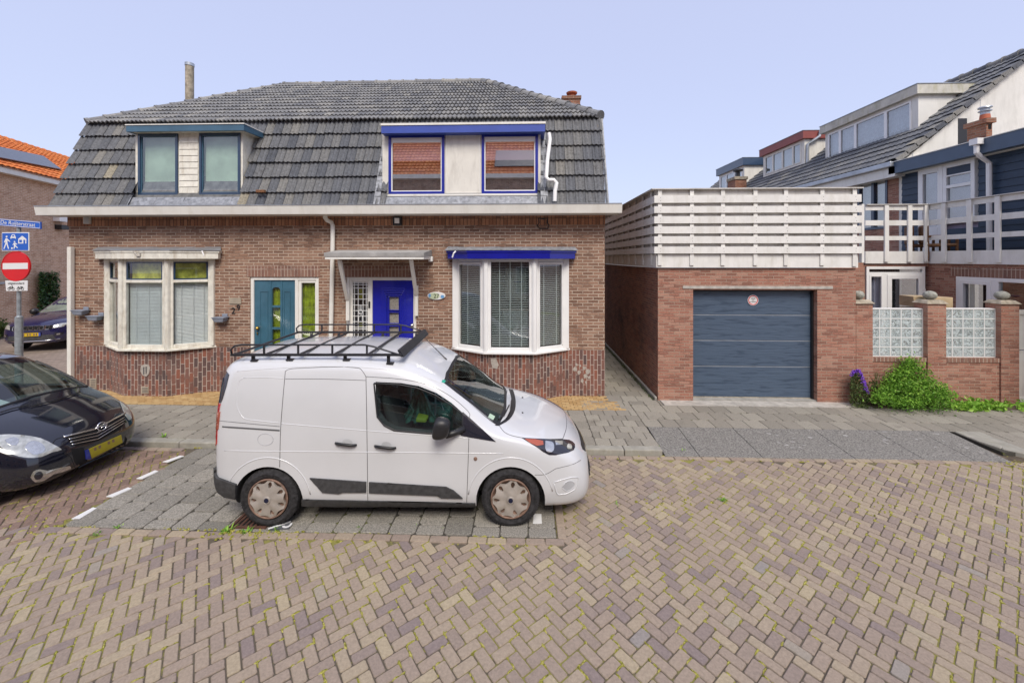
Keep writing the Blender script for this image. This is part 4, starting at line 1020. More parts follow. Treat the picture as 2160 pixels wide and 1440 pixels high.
# right (27): leaded side light, royal blue door with stepped frame and reeded panes
Yd = YF + .05; sp_ = XY(783, Yd); m = doorframe(D2, sp_)
ga, gb_ = XY(745, YF + .06), XY(776, YF + .06); gz1 = ZY(760, 595, YF + .06); gz0 = gz1 - 1.62 + .25
m.box(D2[0] + .07, ga, YF + .035, YF + .09, D2[2], D2[3] - .07); m.box(gb_, sp_ - .035, YF + .035, YF + .09, D2[2], D2[3] - .07); m.box(ga, gb_, YF + .035, YF + .09, gz1, D2[3] - .07); m.box(ga, gb_, YF + .035, YF + .09, D2[2], gz0)
df2 = m.build('door_frame', 'white_paint', house, bevel=.006)
m = MB(); yl = YF + .055; W2 = gb_ - ga
def came(x0, z0, x1, z1, t=.006): 
    if abs(x1 - x0) < 1e-6: m.box(x0 - t, x0 + t, yl - .004, yl + .004, z0, z1)
    else: m.box(x0, x1, yl - .0045, yl + .0045, z0 - t, z0 + t)
for f in (.1, .35, .68, .9): came(ga + W2 * f, gz0, ga + W2 * f, gz1)
hz = [gz1 - .02, gz1 - .06, gz1 - .13, gz1 - .26, gz1 - .37, gz1 - .50, gz1 - .62, gz1 - .74, gz1 - .86, gz1 - .98, gz1 - 1.02, gz1 - 1.1, gz1 - 1.2]
for z in hz: came(ga, z, gb_, z)
cx = ga + W2 * .51; 
for q in (-.018, 0, .018): came(cx + q, gz1 - .60, cx + q, gz1 - .51, .003)
ring = [(cx + .042 * math.cos(a * .3), yl - .006, gz1 - .65 + .05 * math.sin(a * .3)) for a in range(22)]; m.tube(ring, .006, 5)
m.tube([(cx + .04, yl - .006, gz1 - .68), (cx - .03, yl - .006, gz1 - .66), (cx + .02, yl - .006, gz1 - .72), (cx - .04, yl - .006, gz1 - .76), (cx - .04, yl - .006, gz1 - .86)], .006, 5); m.tube([(cx + .04, yl - .006, gz1 - .72), (cx + .04, yl - .006, gz1 - .86)], .006, 5)
m.build('leading', 'blind_white', df2)
pane_quad(df2, ga, gb_, yl + .01, gz0, gz1, 'window_glass')
m = MB(); m.box(ga + W2 * .37, ga + W2 * .66, yl + .03, yl + .032, gz1 - .25, gz1 - .14); m.box(ga + W2 * .37, ga + W2 * .66, yl + .03, yl + .032, gz1 - .36, gz1 - .27); m.box(ga + W2 * .37, ga + W2 * .66, yl + .03, yl + .032, gz1 - .97, gz1 - .88); m.build('coloured_glass', 'plate_olive', df2)
m = MB(); x_ = XY(779.5, YF + .03); m.box(x_ - .02, x_ + .02, YF + .008, YF + .034, ZY(779, 650, YF), ZY(779, 636, YF)); m.build('doorbell', 'black_plastic', df2, bevel=.004)
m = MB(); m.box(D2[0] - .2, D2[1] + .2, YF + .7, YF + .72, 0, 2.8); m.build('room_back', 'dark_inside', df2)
dx0, dx1 = sp_ + .035, D2[1] - .07; dz1 = D2[3] - .07
qa, qb = XY(822, Yd), XY(842, Yd); zz = [(ZY(832, 653, Yd), ZY(832, 626, Yd)), (ZY(832, 681, Yd), ZY(832, 659, Yd)), (ZY(832, 712, Yd), ZY(832, 688, Yd))]
dm = MB(); dm.box(dx0, qa, Yd, Yd + .045, D2[2], dz1); dm.box(qb, dx1, Yd, Yd + .045, D2[2], dz1)
zs = [dz1, zz[0][1], zz[0][0], zz[1][1], zz[1][0], zz[2][1], zz[2][0], D2[2]]
for a, b in ((0, 1), (2, 3), (4, 5), (6, 7)): dm.box(qa, qb, Yd, Yd + .045, zs[b], zs[a])
door2 = dm.build('door', 'royal_blue', house)
m = MB(); ctr = (qa + qb) / 2
for k, (hw, top, pr) in enumerate(((.30, .17, .010), (.255, .215, .016), (.205, .265, .022), (.155, .31, .030))):
    x0, x1, z1 = max(dx0 + .02, ctr - hw * .62 - .1), min(dx1 - .02, ctr + hw * .62 + .07), dz1 - top
    m.box(x0, x0 + .03, Yd - pr, Yd - .0005 * k, D2[2] + .25, z1); m.box(x1 - .03, x1, Yd - pr, Yd - .0005 * k, D2[2] + .25, z1); m.box(x0 + .03, x1 - .03, Yd - pr, Yd - .0005 * k, z1 - .025, z1)
for (a, b) in zz: frame_ring(m, qa - .015, qb + .015, Yd - .036, Yd + .0, a - .015, b + .015, .014)
m.build('panel_moulding', 'royal_blue', door2, bevel=.004)
m = MB()
for (a, b) in zz: m.box(qa, qb, Yd + .015, Yd + .02, a, b)
m.build('pane', 'reeded', door2)
m = MB(); m.lathe([(.012, .05), (.02, .045), (.042, .015), (.038, -.005), (.02, -.025), (0, -.03)], (XY(869, 8.5), Yd - .05, ZY(869, 686, 8.5)), axis='y', seg=16); m.box(XY(871, 8.5) - .015, XY(871, 8.5) + .015, Yd - .01, Yd, ZY(871, 702, 8.5), ZY(871, 697, 8.5)); m.build('door_handle', 'steel', door2, auto=50)
# porch canopy with slanting struts
Yc = 7.84; x0, x1 = XY(685, Yc), XY(894, Yc); z0, z1 = ZY(790, 547, Yc), ZY(790, 533, Yc)
m = MB(); m.box(x0, x1, Yc, YF, z0, z0 + (z1 - z0) * .5); pc_ = m.build('porch_canopy', 'white_paint', house, bevel=.004)
m = MB(); m.hexa([(x0 - .01, Yc - .015, z0 + (z1 - z0) * .45), (x1 + .01, Yc - .015, z0 + (z1 - z0) * .45), (x1 + .01, YF, z0 + (z1 - z0) * .52), (x0 - .01, YF, z0 + (z1 - z0) * .52)], [(x0 - .01, Yc - .015, z1), (x1 + .01, Yc - .015, z1), (x1 + .01, YF - .02, z1 + .07), (x0 - .01, YF - .02, z1 + .07)]); m.build('canopy_roof', 'lichen_white', pc_)
m = MB(); xa = x0 + .32
for (tp, bt) in (((716, 549), (733, 632)), ((867, 548), (878, 622))):
    A = atY(tp[0], tp[1], Yc + .1); B_ = atY(bt[0], bt[1], YF - .05)
    dxx = .035; m = MB()
    m.hexa([(B_.x - dxx, B_.y - .03, B_.z), (B_.x + dxx, B_.y - .03, B_.z), (B_.x + dxx, B_.y + .03, B_.z - .03), (B_.x - dxx, B_.y + .03, B_.z - .03)], [(A.x - dxx, A.y - .03, A.z), (A.x + dxx, A.y - .03, A.z), (A.x + dxx, A.y + .04, A.z), (A.x - dxx, A.y + .04, A.z)])
    m.box(B_.x - .035, B_.x + .035, YF - .055, YF - .002, B_.z - .45, B_.z + .20)
    m.build('strut', 'white_paint', pc_, bevel=.004)

# ---- fittings on the wall
def small(name, mat, x0, x1, y0, y1, z0, z1, bev=.004, par=None):
    m = MB(); m.box(x0, x1, y0, y1, z0, z1); return m.build(name, mat, par or house, bevel=bev)
def pxbox(name, mat, a, b, c, d, dep, bev=.004, Y=YF, par=None):   # px: left, top, right, bottom
    return small(name, mat, XY(a, Y - dep), XY(c, Y - dep), Y - dep, Y - .001, ZY((a + c) / 2, d, Y - dep), ZY((a + c) / 2, b, Y - dep), bev, par)
fl = pxbox('security_light', 'black_plastic', 828, 457, 846, 475, .10, Y=YF - .03); m = MB(); a = atY(832, 460, 8.36); b = atY(842, 471, 8.36); m.box(a.x, b.x, 8.362, 8.37, b.z, a.z); m.build('lamp_face', 'white_pvc', fl)
pxbox('alarm_sensor', 'white_pvc', 903, 541, 912, 552, .09, .015)
pxbox('vent', 'cream_panel', 175, 453, 188, 472, .05, Y=YF - .03); 
m = MB()
for k in range(6): z = ZY(181, 456 + k * 2.7, 8.41); m.box(XY(177, 8.41), XY(186.5, 8.41), 8.407, 8.419, z - .006, z + .004)
m.build('vent_slats', 'seam_grey', house)
for (a, b, c, d) in ((189, 798, 203, 820),):
    v_ = pxbox('air_brick', 'vent_beige', a, b, c, d, .012, .002, Y=YF - .012)
v_ = pxbox('air_brick', 'vent_beige', 297, 815, 313, 830, .012, .002, Y=8.15)
m = MB()
for k in range(4): z = ZY(305, 818 + k * 3, 8.13); m.box(XY(299, 8.13), XY(311, 8.13), 8.131, 8.137, z - .004, z + .004)
for k in range(5): z = ZY(196, 801 + k * 3.6, 8.47); m.box(XY(191, 8.47), XY(201, 8.47), 8.468, 8.475, z - .004, z + .004)
m.build('air_brick_slots', 'seam_dark', house)
def patch(pxs, Y, mat, name):
    m = MB(); P = [atY(a, b, Y) for a, b in pxs]; m.prismy([(p.x, p.z) for p in P], Y, Y + .02); return m.build(name, mat, house)
patch([(297, 771), (304, 768), (313, 769), (316, 776), (314, 788), (309, 794), (301, 792), (296, 783)], 8.138, 'cement_patch', 'cement_patch')
for (a_, b__, r_) in ((1213, 778, 5), (1222, 785, 4), (1232, 776, 4.5), (1240, 783, 5), (1235, 793, 4.5), (1228, 803, 3.5), (1243, 796, 3), (1216, 769, 3), (1224, 771, 2.5), (1236, 806, 2.5)):
    patch([(a_ + r_ * random.uniform(.6, 1.2) * math.cos(k * .7), b__ + 1.3 * r_ * random.uniform(.6, 1.2) * math.sin(k * .7)) for k in range(9)], YF - .0145, 'cement_patch', 'cement_patch')
patch([(1035, 756), (1046, 754), (1052, 770), (1048, 778), (1040, 776), (1036, 766)], 8.142, 'cement_patch', 'cement_patch')
m = MB(); 
for (a, b) in (((302, 774), (303.6, 789)), ((307, 773), (308.6, 788))): A = atY(*a, 8.13); B_ = atY(*b, 8.13); m.box(A.x, B_.x, 8.130, 8.139, B_.z, A.z)
m.build('patch_slots', 'seam_dark', house)
# outline of a removed lamp
m = MB(); P = [gp(a, b, 8.465) for a, b in ((1136, 460), (1137, 470), (1133, 476), (1138, 482), (1156, 482), (1158, 475), (1154, 470), (1155, 460), (1146, 462), (1136, 460))]; m.tube(P, .013, 6); m.build('bracket_outline', 'black_plastic', house)
# letter plate and number 29
pxbox('letter_plate', 'vent_beige', 483, 628, 508, 641, .02)
c_ = atY(492, 656, YF - .01); text('house_number', '2', .19, (c_.x, YF - .008, c_.z), (R(90), 0, R(0)), 'ink_black', house, .006)
c_ = atY(503, 649, YF - .01); text('house_number', '9', .17, (c_.x, YF - .008, c_.z), (R(90), R(-12), 0), 'ink_black', house, .006)
# oval name plate 27
c_ = atY(920.5, 624, YF - .03); m = MB(); n = 28
for (y0, y1, rx, rz) in ((YF - .03, YF - .002, .195, .085),): m.prismy([(c_.x + rx * math.cos(k * 6.2832 / n), c_.z + rz * math.sin(k * 6.2832 / n)) for k in range(n)], y0, y1)
ov = m.build('oval_plaque', 'sign_white', house, bevel=.008)
def ell(par, cx, cz, rx, rz, y, mat, name, th=.003):
    m = MB(); m.prismy([(cx + rx * math.cos(k * 6.2832 / 20), cz + rz * math.sin(k * 6.2832 / 20)) for k in range(20)], y, y + th); return m.build(name, mat, par)
plain('plaque_green', (.55, .62, .42), .3); plain('plaque_blue', (.16, .36, .62), .3)
ell(ov, c_.x - .05, c_.z, .12, .068, YF - .034, 'plaque_green', 'glaze'); ell(ov, c_.x - .145, c_.z + .01, .028, .04, YF - .036, 'plaque_blue', 'glaze'); ell(ov, c_.x + .13, c_.z - .015, .04, .035, YF - .036, 'plaque_blue', 'glaze')
text('plaque_number', '27', .12, (c_.x, YF - .0375, c_.z - .005), (R(90), 0, 0), 'ink_black', ov, .001)
# hinge plates on the door frame 29
# ---- wall planters: things of their own
def planter(px, py, tilt, label):
    c_ = atY(px, py, YF - .10); root = empty('wall_planter', (c_.x, YF - .1, c_.z - .07), label=label, cat='planter', group='small grey plastic planters on the wall of number 29')
    m = MB(); z0, z1 = c_.z - .08, c_.z + .01; a, b = .095, .13
    X, Y = c_.x, YF - .09
    m.hexa([(X - a, Y - .06, z0), (X + a, Y - .06, z0), (X + a, Y + .06, z0), (X - a, Y + .06, z0)], [(X - b, Y - .085, z1), (X + b, Y - .085, z1), (X + b, Y + .085, z1), (X - b, Y + .085, z1)])
    m.box(X - b - .012, X + b + .012, Y - .095, Y + .085, z1, z1 + .014)
    m.build('pot', 'planter_grey', root, bevel=.012)
    m = MB(); m.box(X - .02, X + .10, Y + .07, Y + .088, z1 + .014, z1 + .075); m.build('hanger', 'planter_grey', root, bevel=.01)
    root.rotation_euler = (0, R(tilt), 0)
planter(168, 656, 2, 'grey wall planter beside the white corner post, leftmost of the three')
planter(200, 668, 1, 'grey wall planter between the white corner post and the left bay window')
planter(464, 671, 0, 'grey wall planter between the left bay window and the number 29')
# ================================================================ GARAGE
random.seed(21)
YG = 8.28; GX0, GX1 = 2.71, 6.66; GZ = 2.77; GYB = 15.0
gar = empty('garage', ((GX0 + GX1) / 2, YG, 0), label='low red brick garage with a dark blue sectional door, beside the alley', cat='garage')
gd0, gd1 = XY(1462, YG), XY(1724, YG); gzt = ZY(1590, 611, YG)
m = MB(); wallgrid(m, GX0, GX1, .02, GZ + .02, [(gd0, gd1, .021, gzt)], YG, .25); m.quad((GX1, YG, .0), (GX1, GYB, .0), (GX1, GYB, GZ), (GX1, YG, GZ))
m.build('wall', 'garage_brick', gar, recalc=False)
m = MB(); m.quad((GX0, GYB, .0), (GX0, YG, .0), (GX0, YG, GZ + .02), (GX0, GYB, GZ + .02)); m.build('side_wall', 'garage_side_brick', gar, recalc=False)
m = MB(); m.box(GX0 - .055, GX0 - .001, YG + .03, GYB, 0, .14); m.build('plinth', 'concrete', gar, bevel=.02)
m = MB(); m.box(GX0 + .02, GX1 - .02, YG + .02, GYB, GZ - .04, GZ + .01); m.build('flat_roof', 'bitumen', gar)
m = MB(); m.box(XY(1440, YG), XY(1756, YG), YG - .012, YG + .05, ZY(1590, 609, YG), ZY(1590, 603, YG)); m.build('lintel', 'pale_concrete', gar)
m = MB(); m.box(gd0 + .0, gd1, YG + .02, YG + .22, .05, .105); m.build('threshold', 'concrete', gar)
gm, n, b, o = newmat('garage_door_skin')
tc = N(n, 'ShaderNodeTexCoord').outputs['Object']; mp = mscale(n, tc, (1.1, 1, 9)); nz = noise(n, 2.2, 4, mp, .5); nz.inputs['Distortion'].default_value = .5
c = ramp(n, nz.outputs[0], [(.36, (.045, .07, .11)), (.45, (.068, .10, .15)), (1, (.078, .115, .168))]).outputs[0]
n.links.new(c, b.inputs['Base Color']); b.inputs['Roughness'].default_value = .42; bump(n, b, nz.outputs[0], .5, .02)
seams = [gzt, ZY(1590, 664.5, YG + .15), ZY(1590, 718.5, YG + .15), ZY(1590, 773, YG + .15), .115]
gdoor = None
m = MB(); Yd = YG + .15
for a, b_ in zip(seams[:-1], seams[1:]): m.box(gd0 + .012, gd1 - .012, Yd, Yd + .04, b_ + .006, a - .006)
gdoor = m.build('garage_door', gm, gar, bevel=.006)
m = MB(); m.box(gd0 + .001, gd1 - .001, Yd + .004, Yd + .05, .10, gzt - .001); m.build('backing', 'zinc', gdoor)
m = MB(); m.box(gd0 - .0, gd0 + .03, YG + .10, Yd - .002, .1, gzt); m.box(gd1 - .035, gd1, YG + .10, Yd - .002, .1, gzt); m.box(gd0 + .03, gd1 - .035, YG + .10, Yd - .002, gzt - .045, gzt); m.build('door_track', 'black_plastic', gar)
m = MB(); m.box(gd0 + .02, gd1 - .02, Yd - .008, Yd + .01, .105, .118); m.build('rubber_seal', 'cap_stone', gdoor)
# round sign
c_ = atY(1588.5, 633, Yd - .012); rs = .108
sg = empty('door_sign', (c_.x, Yd - .012, c_.z), label='small round white sign with red ring fixed high on the garage door', cat='sign')
def disc(par, name, mat, cx, cz, r0, r1, y, th, seg=32):
    m = MB(); vs = []
    if r0 == 0: m.prismy([(cx + r1 * math.cos(k * 6.2832 / seg), cz + r1 * math.sin(k * 6.2832 / seg)) for k in range(seg)], y, y + th)
    else:
        for k in range(seg):
            a = k * 6.2832 / seg
            for r_ in (r0, r1): vs += [(cx + r_ * math.cos(a), y, cz + r_ * math.sin(a)), (cx + r_ * math.cos(a), y + th, cz + r_ * math.sin(a))]
        fs = []
        for k in range(seg):
            b_ = 4 * k; c2 = 4 * ((k + 1) % seg); fs += [(b_, c2, c2 + 2, b_ + 2), (b_ + 2, c2 + 2, c2 + 3, b_ + 3), (b_, b_ + 1, c2 + 1, c2)]
        m.add(vs, fs)
    return m.build(name, mat, par)
disc(sg, 'plate', 'sign_white', c_.x, c_.z, 0, rs, Yd - .012, .008); disc(sg, 'ring', 'sign_red', c_.x, c_.z, rs * .76, rs * .9, Yd - .015, .003)
for s_, dz, sz in (('uitrit', .035, .045), ('vrij', .0, .035), ('vrijlaten', -.033, .042)): text('lettering', s_, sz, (c_.x, Yd - .0135, c_.z + dz), (R(90), 0, 0), 'ink_black', sg, .001)

# ================================================================ ROOF TERRACE SCREEN (slatted white wood)
FY = YG - .04; FX = GX0 - .04
scr = empty('slatted_screen', (GX0 + 2, FY, GZ), label='tall white slatted wooden screen standing round the garage roof terrace', cat='fence')
zt = ZY(1600, 396.5, 8.15); zb0 = ZY(1600, 564.5, 8.2)
SX0, SX1 = XY(1384, 8.12), XY(1823, 8.12)
bp = MB(); bp.box(FX + .03, SX1 - .05, FY, FY + .025, zb0 + .0, zt - .01); bp.box(FX + .005, FX + .03, FY, GYB, zb0, zt - .01); bp.build('backing_board', 'fascia_board', scr)
bp = MB(); bp.box(FX - .0, SX1 - .03, FY - .012, FY - .001, zb0 - .0, ZY(1600, 537, 8.2)); bp.box(FX - .012, FX + .004, FY - .012, GYB, zb0, ZY(1600, 537, 8.2)); bp.build('fascia', 'white_wood', scr)
pys = [1394, 1462, 1528, 1597, 1662, 1739]
for px in pys: x = XY(px, 8.15); po = MB(); po.box(x - .04, x + .04, FY - .040, FY - .013, ZY(px, 560, 8.15), zt - .012); po.build('post', 'white_wood', scr, bevel=.004)
po = MB()
x = XY(1808, 8.15); po.box(x - .04, x + .04, FY - .040, FY - .013, ZY(1700, 562, 8.15), zt - .012); x = XY(1822, 8.2); po.box(x - .02, x + .03, FY - .02, FY + .05, ZY(1700, 554, 8.15), ZY(1700, 430, 8.15))
yy = FY + .25
po.build('post', 'white_wood', scr, bevel=.004)
while yy < GYB: po = MB(); po.box(FX - .040, FX - .013, yy - .04, yy + .04, zb0 + .03, zt - .012); yy += .62; po.build('post', 'white_wood', scr, bevel=.004)
sl_ = MB(); sy = [(411, 427), (434.3, 448.5), (455.5, 470.5), (477, 492), (498, 513), (520, 534.5)]
SYf = FY - .066
for k, (a, b) in enumerate(sy):
    z1, z0 = ZY(1600, a, SYf), ZY(1600, b, SYf)
    sl_.box(FX - .066, SX1 + random.uniform(-.01, .012), SYf, SYf + .024, z0, z1)
    y = FY - .041
    sl_.box(FX - .066, FX - .042, y, GYB, z0, z1)
m = MB(); m.box(FX - .12, SX1 + .03, SYf - .01, FY + .05, zt - .012, zt + .008); m.box(FX - .12, FX + .05, FY + .05, GYB, zt - .012, zt + .008); m.build('top_rail', 'fascia_board', scr)
sl_.mi = 1
for px in pys + [1808]:
    x = XY(px, 8.15)
    for (a, b) in sy:
        z1, z0 = ZY(1600, a, SYf), ZY(1600, b, SYf)
        for q in (.3, .7): sl_.lathe([(0, -.002), (.006, -.0015), (.006, .001)], (x + random.uniform(-.008, .008), SYf - .0005, z0 + (z1 - z0) * q), axis='y', seg=6)
sl_.build('slat', ['white_wood', 'seam_dark'], scr)

# ================================================================ GARDEN WALL WITH GLASS BLOCKS
YW = 8.30
gw = empty('garden_wall', (8.3, YW, 0), label='red brick garden wall with glass block panels, right of the garage', cat='wall')
P3 = [(XY(1806, YW) + .0, XY(1841, YW)), (XY(1957, YW), XY(1996, YW)), (XY(2112, YW), XY(2150, YW))]
zl = ZY(1980, 764, YW); zp = ZY(1980, 641, YW)
m = MB(); m.box(GX1 + .005, P3[2][1], YW + .03, YW + .25, .02, zl); m.build('wall', 'garage_brick', gw)
m = MB()
for k, (a, b) in enumerate(P3): m.box(a, b, YW - .0, YW + .28, zl - .0 if False else .02, zp)
m.build('pillar', 'garage_brick', gw)
m = MB(); m.box(P3[0][1], P3[1][0], YW + .015, YW + .255, zl, zl + .085); m.box(P3[1][1], P3[2][0], YW + .015, YW + .255, zl, zl + .085); m.build('coping', 'lintel_brick', gw)
for k, (a, b) in enumerate(P3):
    c = (a + b) / 2; m = MB(); e = .035
    m.hexa([(a - e, YW - e, zp), (b + e, YW - e, zp), (b + e, YW + .28 + e, zp), (a - e, YW + .28 + e, zp)], [(a + .03, YW + .03, zp + .075), (b - .03, YW + .03, zp + .075), (b - .03, YW + .25, zp + .075), (a + .03, YW + .25, zp + .075)])
    cap = m.build('pillar_cap', 'cap_stone', gw, bevel=.01)
    m = MB(); r_ = .10; m.lathe([(.055, -.0)] + [(r_ * (1.12 if k else .95) * math.sin(R(t)), r_ * .93 - r_ * .9 * math.cos(R(t))) for t in range(30, 181, 15)], (c, YW + .14, zp + .07), seg=20); m.build('stone_ball', 'ball_stone', cap, smooth=True)
# glass blocks
def glassblocks(x0, x1, z0, z1):
    nx_, nz_ = 5, 5; w_ = (x1 - x0) / nx_; h = (z1 - z0) / nz_
    jm = MB(); jm.box(x0, x1, YW + .09, YW + .20, z1 - .003, z1 + .016)
    for i in range(nx_ + 1): jm.box(x0 + i * w_ - .006, x0 + i * w_ + .006, YW + .095, YW + .19, z0, z1)
    for j in range(nz_): 
        for i in range(nx_): jm.box(x0 + i * w_ + .006, x0 + (i + 1) * w_ - .006, YW + .096, YW + .189, z0 + j * h - .006, z0 + j * h + .006)
    pn = jm.build('glass_block_panel', 'white_pvc', gw)
    for i in range(nx_):
        for j in range(nz_):
            a, b, c, d = x0 + i * w_ + .006, x0 + (i + 1) * w_ - .006, z0 + j * h + .006, z0 + (j + 1) * h - .006
            m = MB(); m.mi = 0; m.box(a + .015, b - .015, YW + .10, YW + .103, c + .015, d - .015)
            m.mi = 1
            for (p, q, r_, s_) in ((a, b, c, c + .015), (a, b, d - .015, d), (a, a + .015, c + .015, d - .015), (b - .015, b, c + .015, d - .015)): m.box(p, q, YW + .099, YW + .185, r_, s_)
            # curled ribs pressed into the glass
            m.mi = 1; cx, cz = (a + b) / 2, (c + d) / 2; rnd = random.uniform(-.015, .015)
            for s_ in (-1, 1):
                pts = [(cx + s_ * (.02 + .035 * math.sin(t * 1.1)) + rnd, YW + .17, cz - .07 + .02 * t + .012 * math.cos(t * 1.7)) for t in range(8)]
                m.tube([(p[0], YW + .108, p[2]) for p in pts], .005, 6)
            m.tube([(cx - .055, YW + .109, cz + .045), (cx - .02, YW + .109, cz + .055 - rnd), (cx + .0, YW + .109, cz + .03)], .005, 6)
            m.build('glass_block', ['block_glass', 'block_rim'], pn)
m_, n, b, o = newmat('block_rim'); b.inputs['Base Color'].default_value = (.66, .74, .73, 1); b.inputs['Roughness'].default_value = .12; b.inputs['Alpha'].default_value = .6
glassblocks(P3[0][1] + .005, P3[1][0] - .005, zl + .09, ZY(1900, 652, YW + .1)); glassblocks(P3[1][1] + .005, P3[2][0] - .005, zl + .09, ZY(2050, 652, YW + .1))
# white gate at the right edge
gt_ = empty('garden_gate', (10.3, YW, 0), label='white garden gate at the right end of the brick wall', cat='gate')
g0 = XY(2151, YW); m = MB(); zt_ = ZY(2155, 655, YW); m.box(g0, g0 + .95, YW + .1, YW + .14, .10, zt_); m.build('panel', 'white_paint', gt_); m = MB(); frame_ring(m, g0, g0 + .95, YW + .075, YW + .099, .10, zt_, .09); m.build('frame', 'white_paint', gt_, bevel=.004)
m = MB(); zz_ = ZY(2155, 742, YW); m.box(g0 + .02, g0 + .06, YW + .06, YW + .075, zz_ - .09, zz_ + .09); m.tube([(g0 + .04, YW + .04, zz_ + .03), (g0 + .14, YW + .04, zz_ + .03)], .01, 6); m.build('handle', 'steel', gt_)

# ================================================================ REAR HOUSE ON THE RIGHT (ground floor wing, terrace, clad upper floor, tiled roof with dormers)
rh = empty('terraced_house', (12.5, 11.6, 0), label='house behind the garden wall with navy cladding, white gable wall and steep grey roof', cat='house')
TX = 10.2; TY = 10.46; TZb = 2.88
# ground floor walls
mw = MB(); da, db = XY(1826, TY), TX
dz1 = ZY(1890, 562, TY)
wallgrid(mw, GX1 + .01, TX, 0, TZb, [(da - .02, db - .001, .3, dz1)], TY, .1)
wy0, wy1 = atX(2160, 600, TX).y - 1.2, atX(2018, 600, TX).y; wz1 = atX(2018, 583, TX).z
wallgrid(mw, 6.9, TY, 0, TZb, [(6.95, wy1, .9, wz1)], TX, .1, axis='x')
mw.build('wall', 'garage_brick', rh, recalc=False)
m = MB(); m.box(TX - .006, TX + .05, 6.9, wy1 + .12, wz1 + .005, wz1 + .225); m.build('lintel', 'lintel_brick', rh)
# french door unit
m = MB(); d0, d1 = XY(1828, TY), XY(1952, TY); y0, y1 = TY + .0, TY + .07
frame_ring(m, d0, d1, y0, y1, .25, dz1, .07); zt1 = ZY(1890, 577, TY); m.box(d0 + .07, d1 - .07, y0 + .001, y1, zt1 - .035, zt1 + .035)
sm = XY(1867, TY); m.box(sm - .05, sm + .05, y0 + .002, y1, .32, zt1 - .035)
x0_, x1_ = XY(1876, TY), XY(1944, TY); frame_ring(m, sm + .05, d1 - .07, y0 - .015, y1 - .02, .32, zt1 - .035, .11, .3, .10)
frame_ring(m, d0 + .07, sm - .05, y0 - .008, y1 - .02, .32, zt1 - .035, .045)
gdr = m.build('garden_door', 'white_pvc', rh, bevel=.006)
pane_quad(gdr, d0 + .07, sm - .05, TY + .03, .4, zt1 - .05, 'window_glass'); pane_quad(gdr, sm + .1, d1 - .12, TY + .025, .5, zt1 - .1, 'window_glass'); pane_quad(gdr, d0 + .07, d1 - .07, TY + .03, zt1 + .035, dz1 - .07, 'window_glass')
m = MB(); m.box(d0, d1, TY + .7, TY + .72, .2, dz1); m.build('room_back', 'dark_inside', gdr); m = MB(); m.box(d1 - .07, d1 - .02, TY - .03, TY - .001, 2.1, 2.22); m.box(d1 - .07, d1 - .02, TY - .03, TY - .001, 1.85, 1.95); m.build('hinge', 'white_pvc', gdr)
curtain(gdr, d0 + .2, d0 + .42, TY + .12, .4, zt1, 'lilac_curtain', 2, .02)
# side window
def framex(mb, y0, y1, x, d, z0, z1, w_): mb.box(x, x + d, y0, y0 + w_, z0, z1); mb.box(x, x + d, y1 - w_, y1, z0, z1); mb.box(x, x + d, y0 + w_, y1 - w_, z0, z0 + w_); mb.box(x, x + d, y0 + w_, y1 - w_, z1 - w_, z1)
m = MB(); framex(m, 6.95, wy1, TX - .02, .1, .9, wz1, .08); ys = atX(2100, 600, TX).y; m.box(TX - .018, TX + .07, ys - .07, ys + .07, .98, wz1 - .08); framex(m, ys + .07, wy1 - .08, TX - .03, .08, .98, wz1 - .08, .08)
sw = m.build('window', 'white_pvc', rh, bevel=.005)
m = MB(); m.box(TX + .03, TX + .038, 7.03, wy1 - .08, .98, wz1 - .08); m.build('pane', 'window_glass', sw)
m = MB(); m.box(TX + .6, TX + .62, 6.9, wy1, .8, wz1 + .1); m.build('room_back', 'dark_inside', sw)
m = MB()
ya = atX(2060, 600, TX + .2).y
for k in range(8): m.box(TX + .15 + .015 * (k % 2), TX + .16 + .015 * (k % 2), ya - .0 + k * .06, ya + .055 + k * .06, .9, wz1 - .05)
m.build('curtain', 'lilac_curtain', sw)
# terrace deck slab
m = MB(); m.box(GX1 + .05, TX - .02, 10.50, 16, TZb - .06, TZb + .04); m.box(TX + .02, 11.0, 6.8, 16, TZb - .06, TZb + .04); m.build('terrace', 'bitumen', rh)
# terrace railing: thing of its own
rl = empty('terrace_railing', (TX, TY, TZb), label='white wooden railing of the balcony above the garden door and side window', cat='railing')
A1 = Vector((XY(1822, TY), TY)); zb_, zt2 = 2.86, ZY(1900, 433, TY)
s1 = MB(); s2_ = MB(); s3 = MB()
LZ = [(2.86, ZY(1900, 530, TY)), (ZY(1900, 507, TY), ZY(1900, 498, TY)), (ZY(1900, 476, TY), ZY(1900, 465, TY)), (ZY(1900, 444, TY), zt2 - .005)]
for k, (a, b) in enumerate(LZ):
    tgt = s1 if k == 0 else s2_
    tgt.box(A1.x, TX - .03, TY - .05, TY - .02, a, b); tgt.box(TX - .05, TX - .02, 6.7, TY - .03, a, b)
s1.build('fascia', 'white_wood', rl); s2_.build('rail', 'white_wood', rl, bevel=.003)
for px in (1869, 1918, 1956 - 3): x = XY(px, TY - .06); s3 = MB(); s3.box(x - .05, x + .05, TY - .09, TY - .051, 2.90, zt2 - .01); s3.build('post', 'white_wood', rl, bevel=.003)
for px in (1993, 2047, 2107, 2180): y = atX(px, 500, TX - .05).y; s3 = MB(); s3.box(TX - .09, TX - .051, y - .05, y + .05, 2.90, zt2 - .01); s3.build('post', 'white_wood', rl, bevel=.003)
m = MB(); m.box(A1.x, TX - .01, TY - .10, TY - .0, zt2, zt2 + .02); m.box(TX - .10, TX - .0, 6.7, TY - .10, zt2, zt2 + .02); m.build('cap', 'fascia_board', rl)
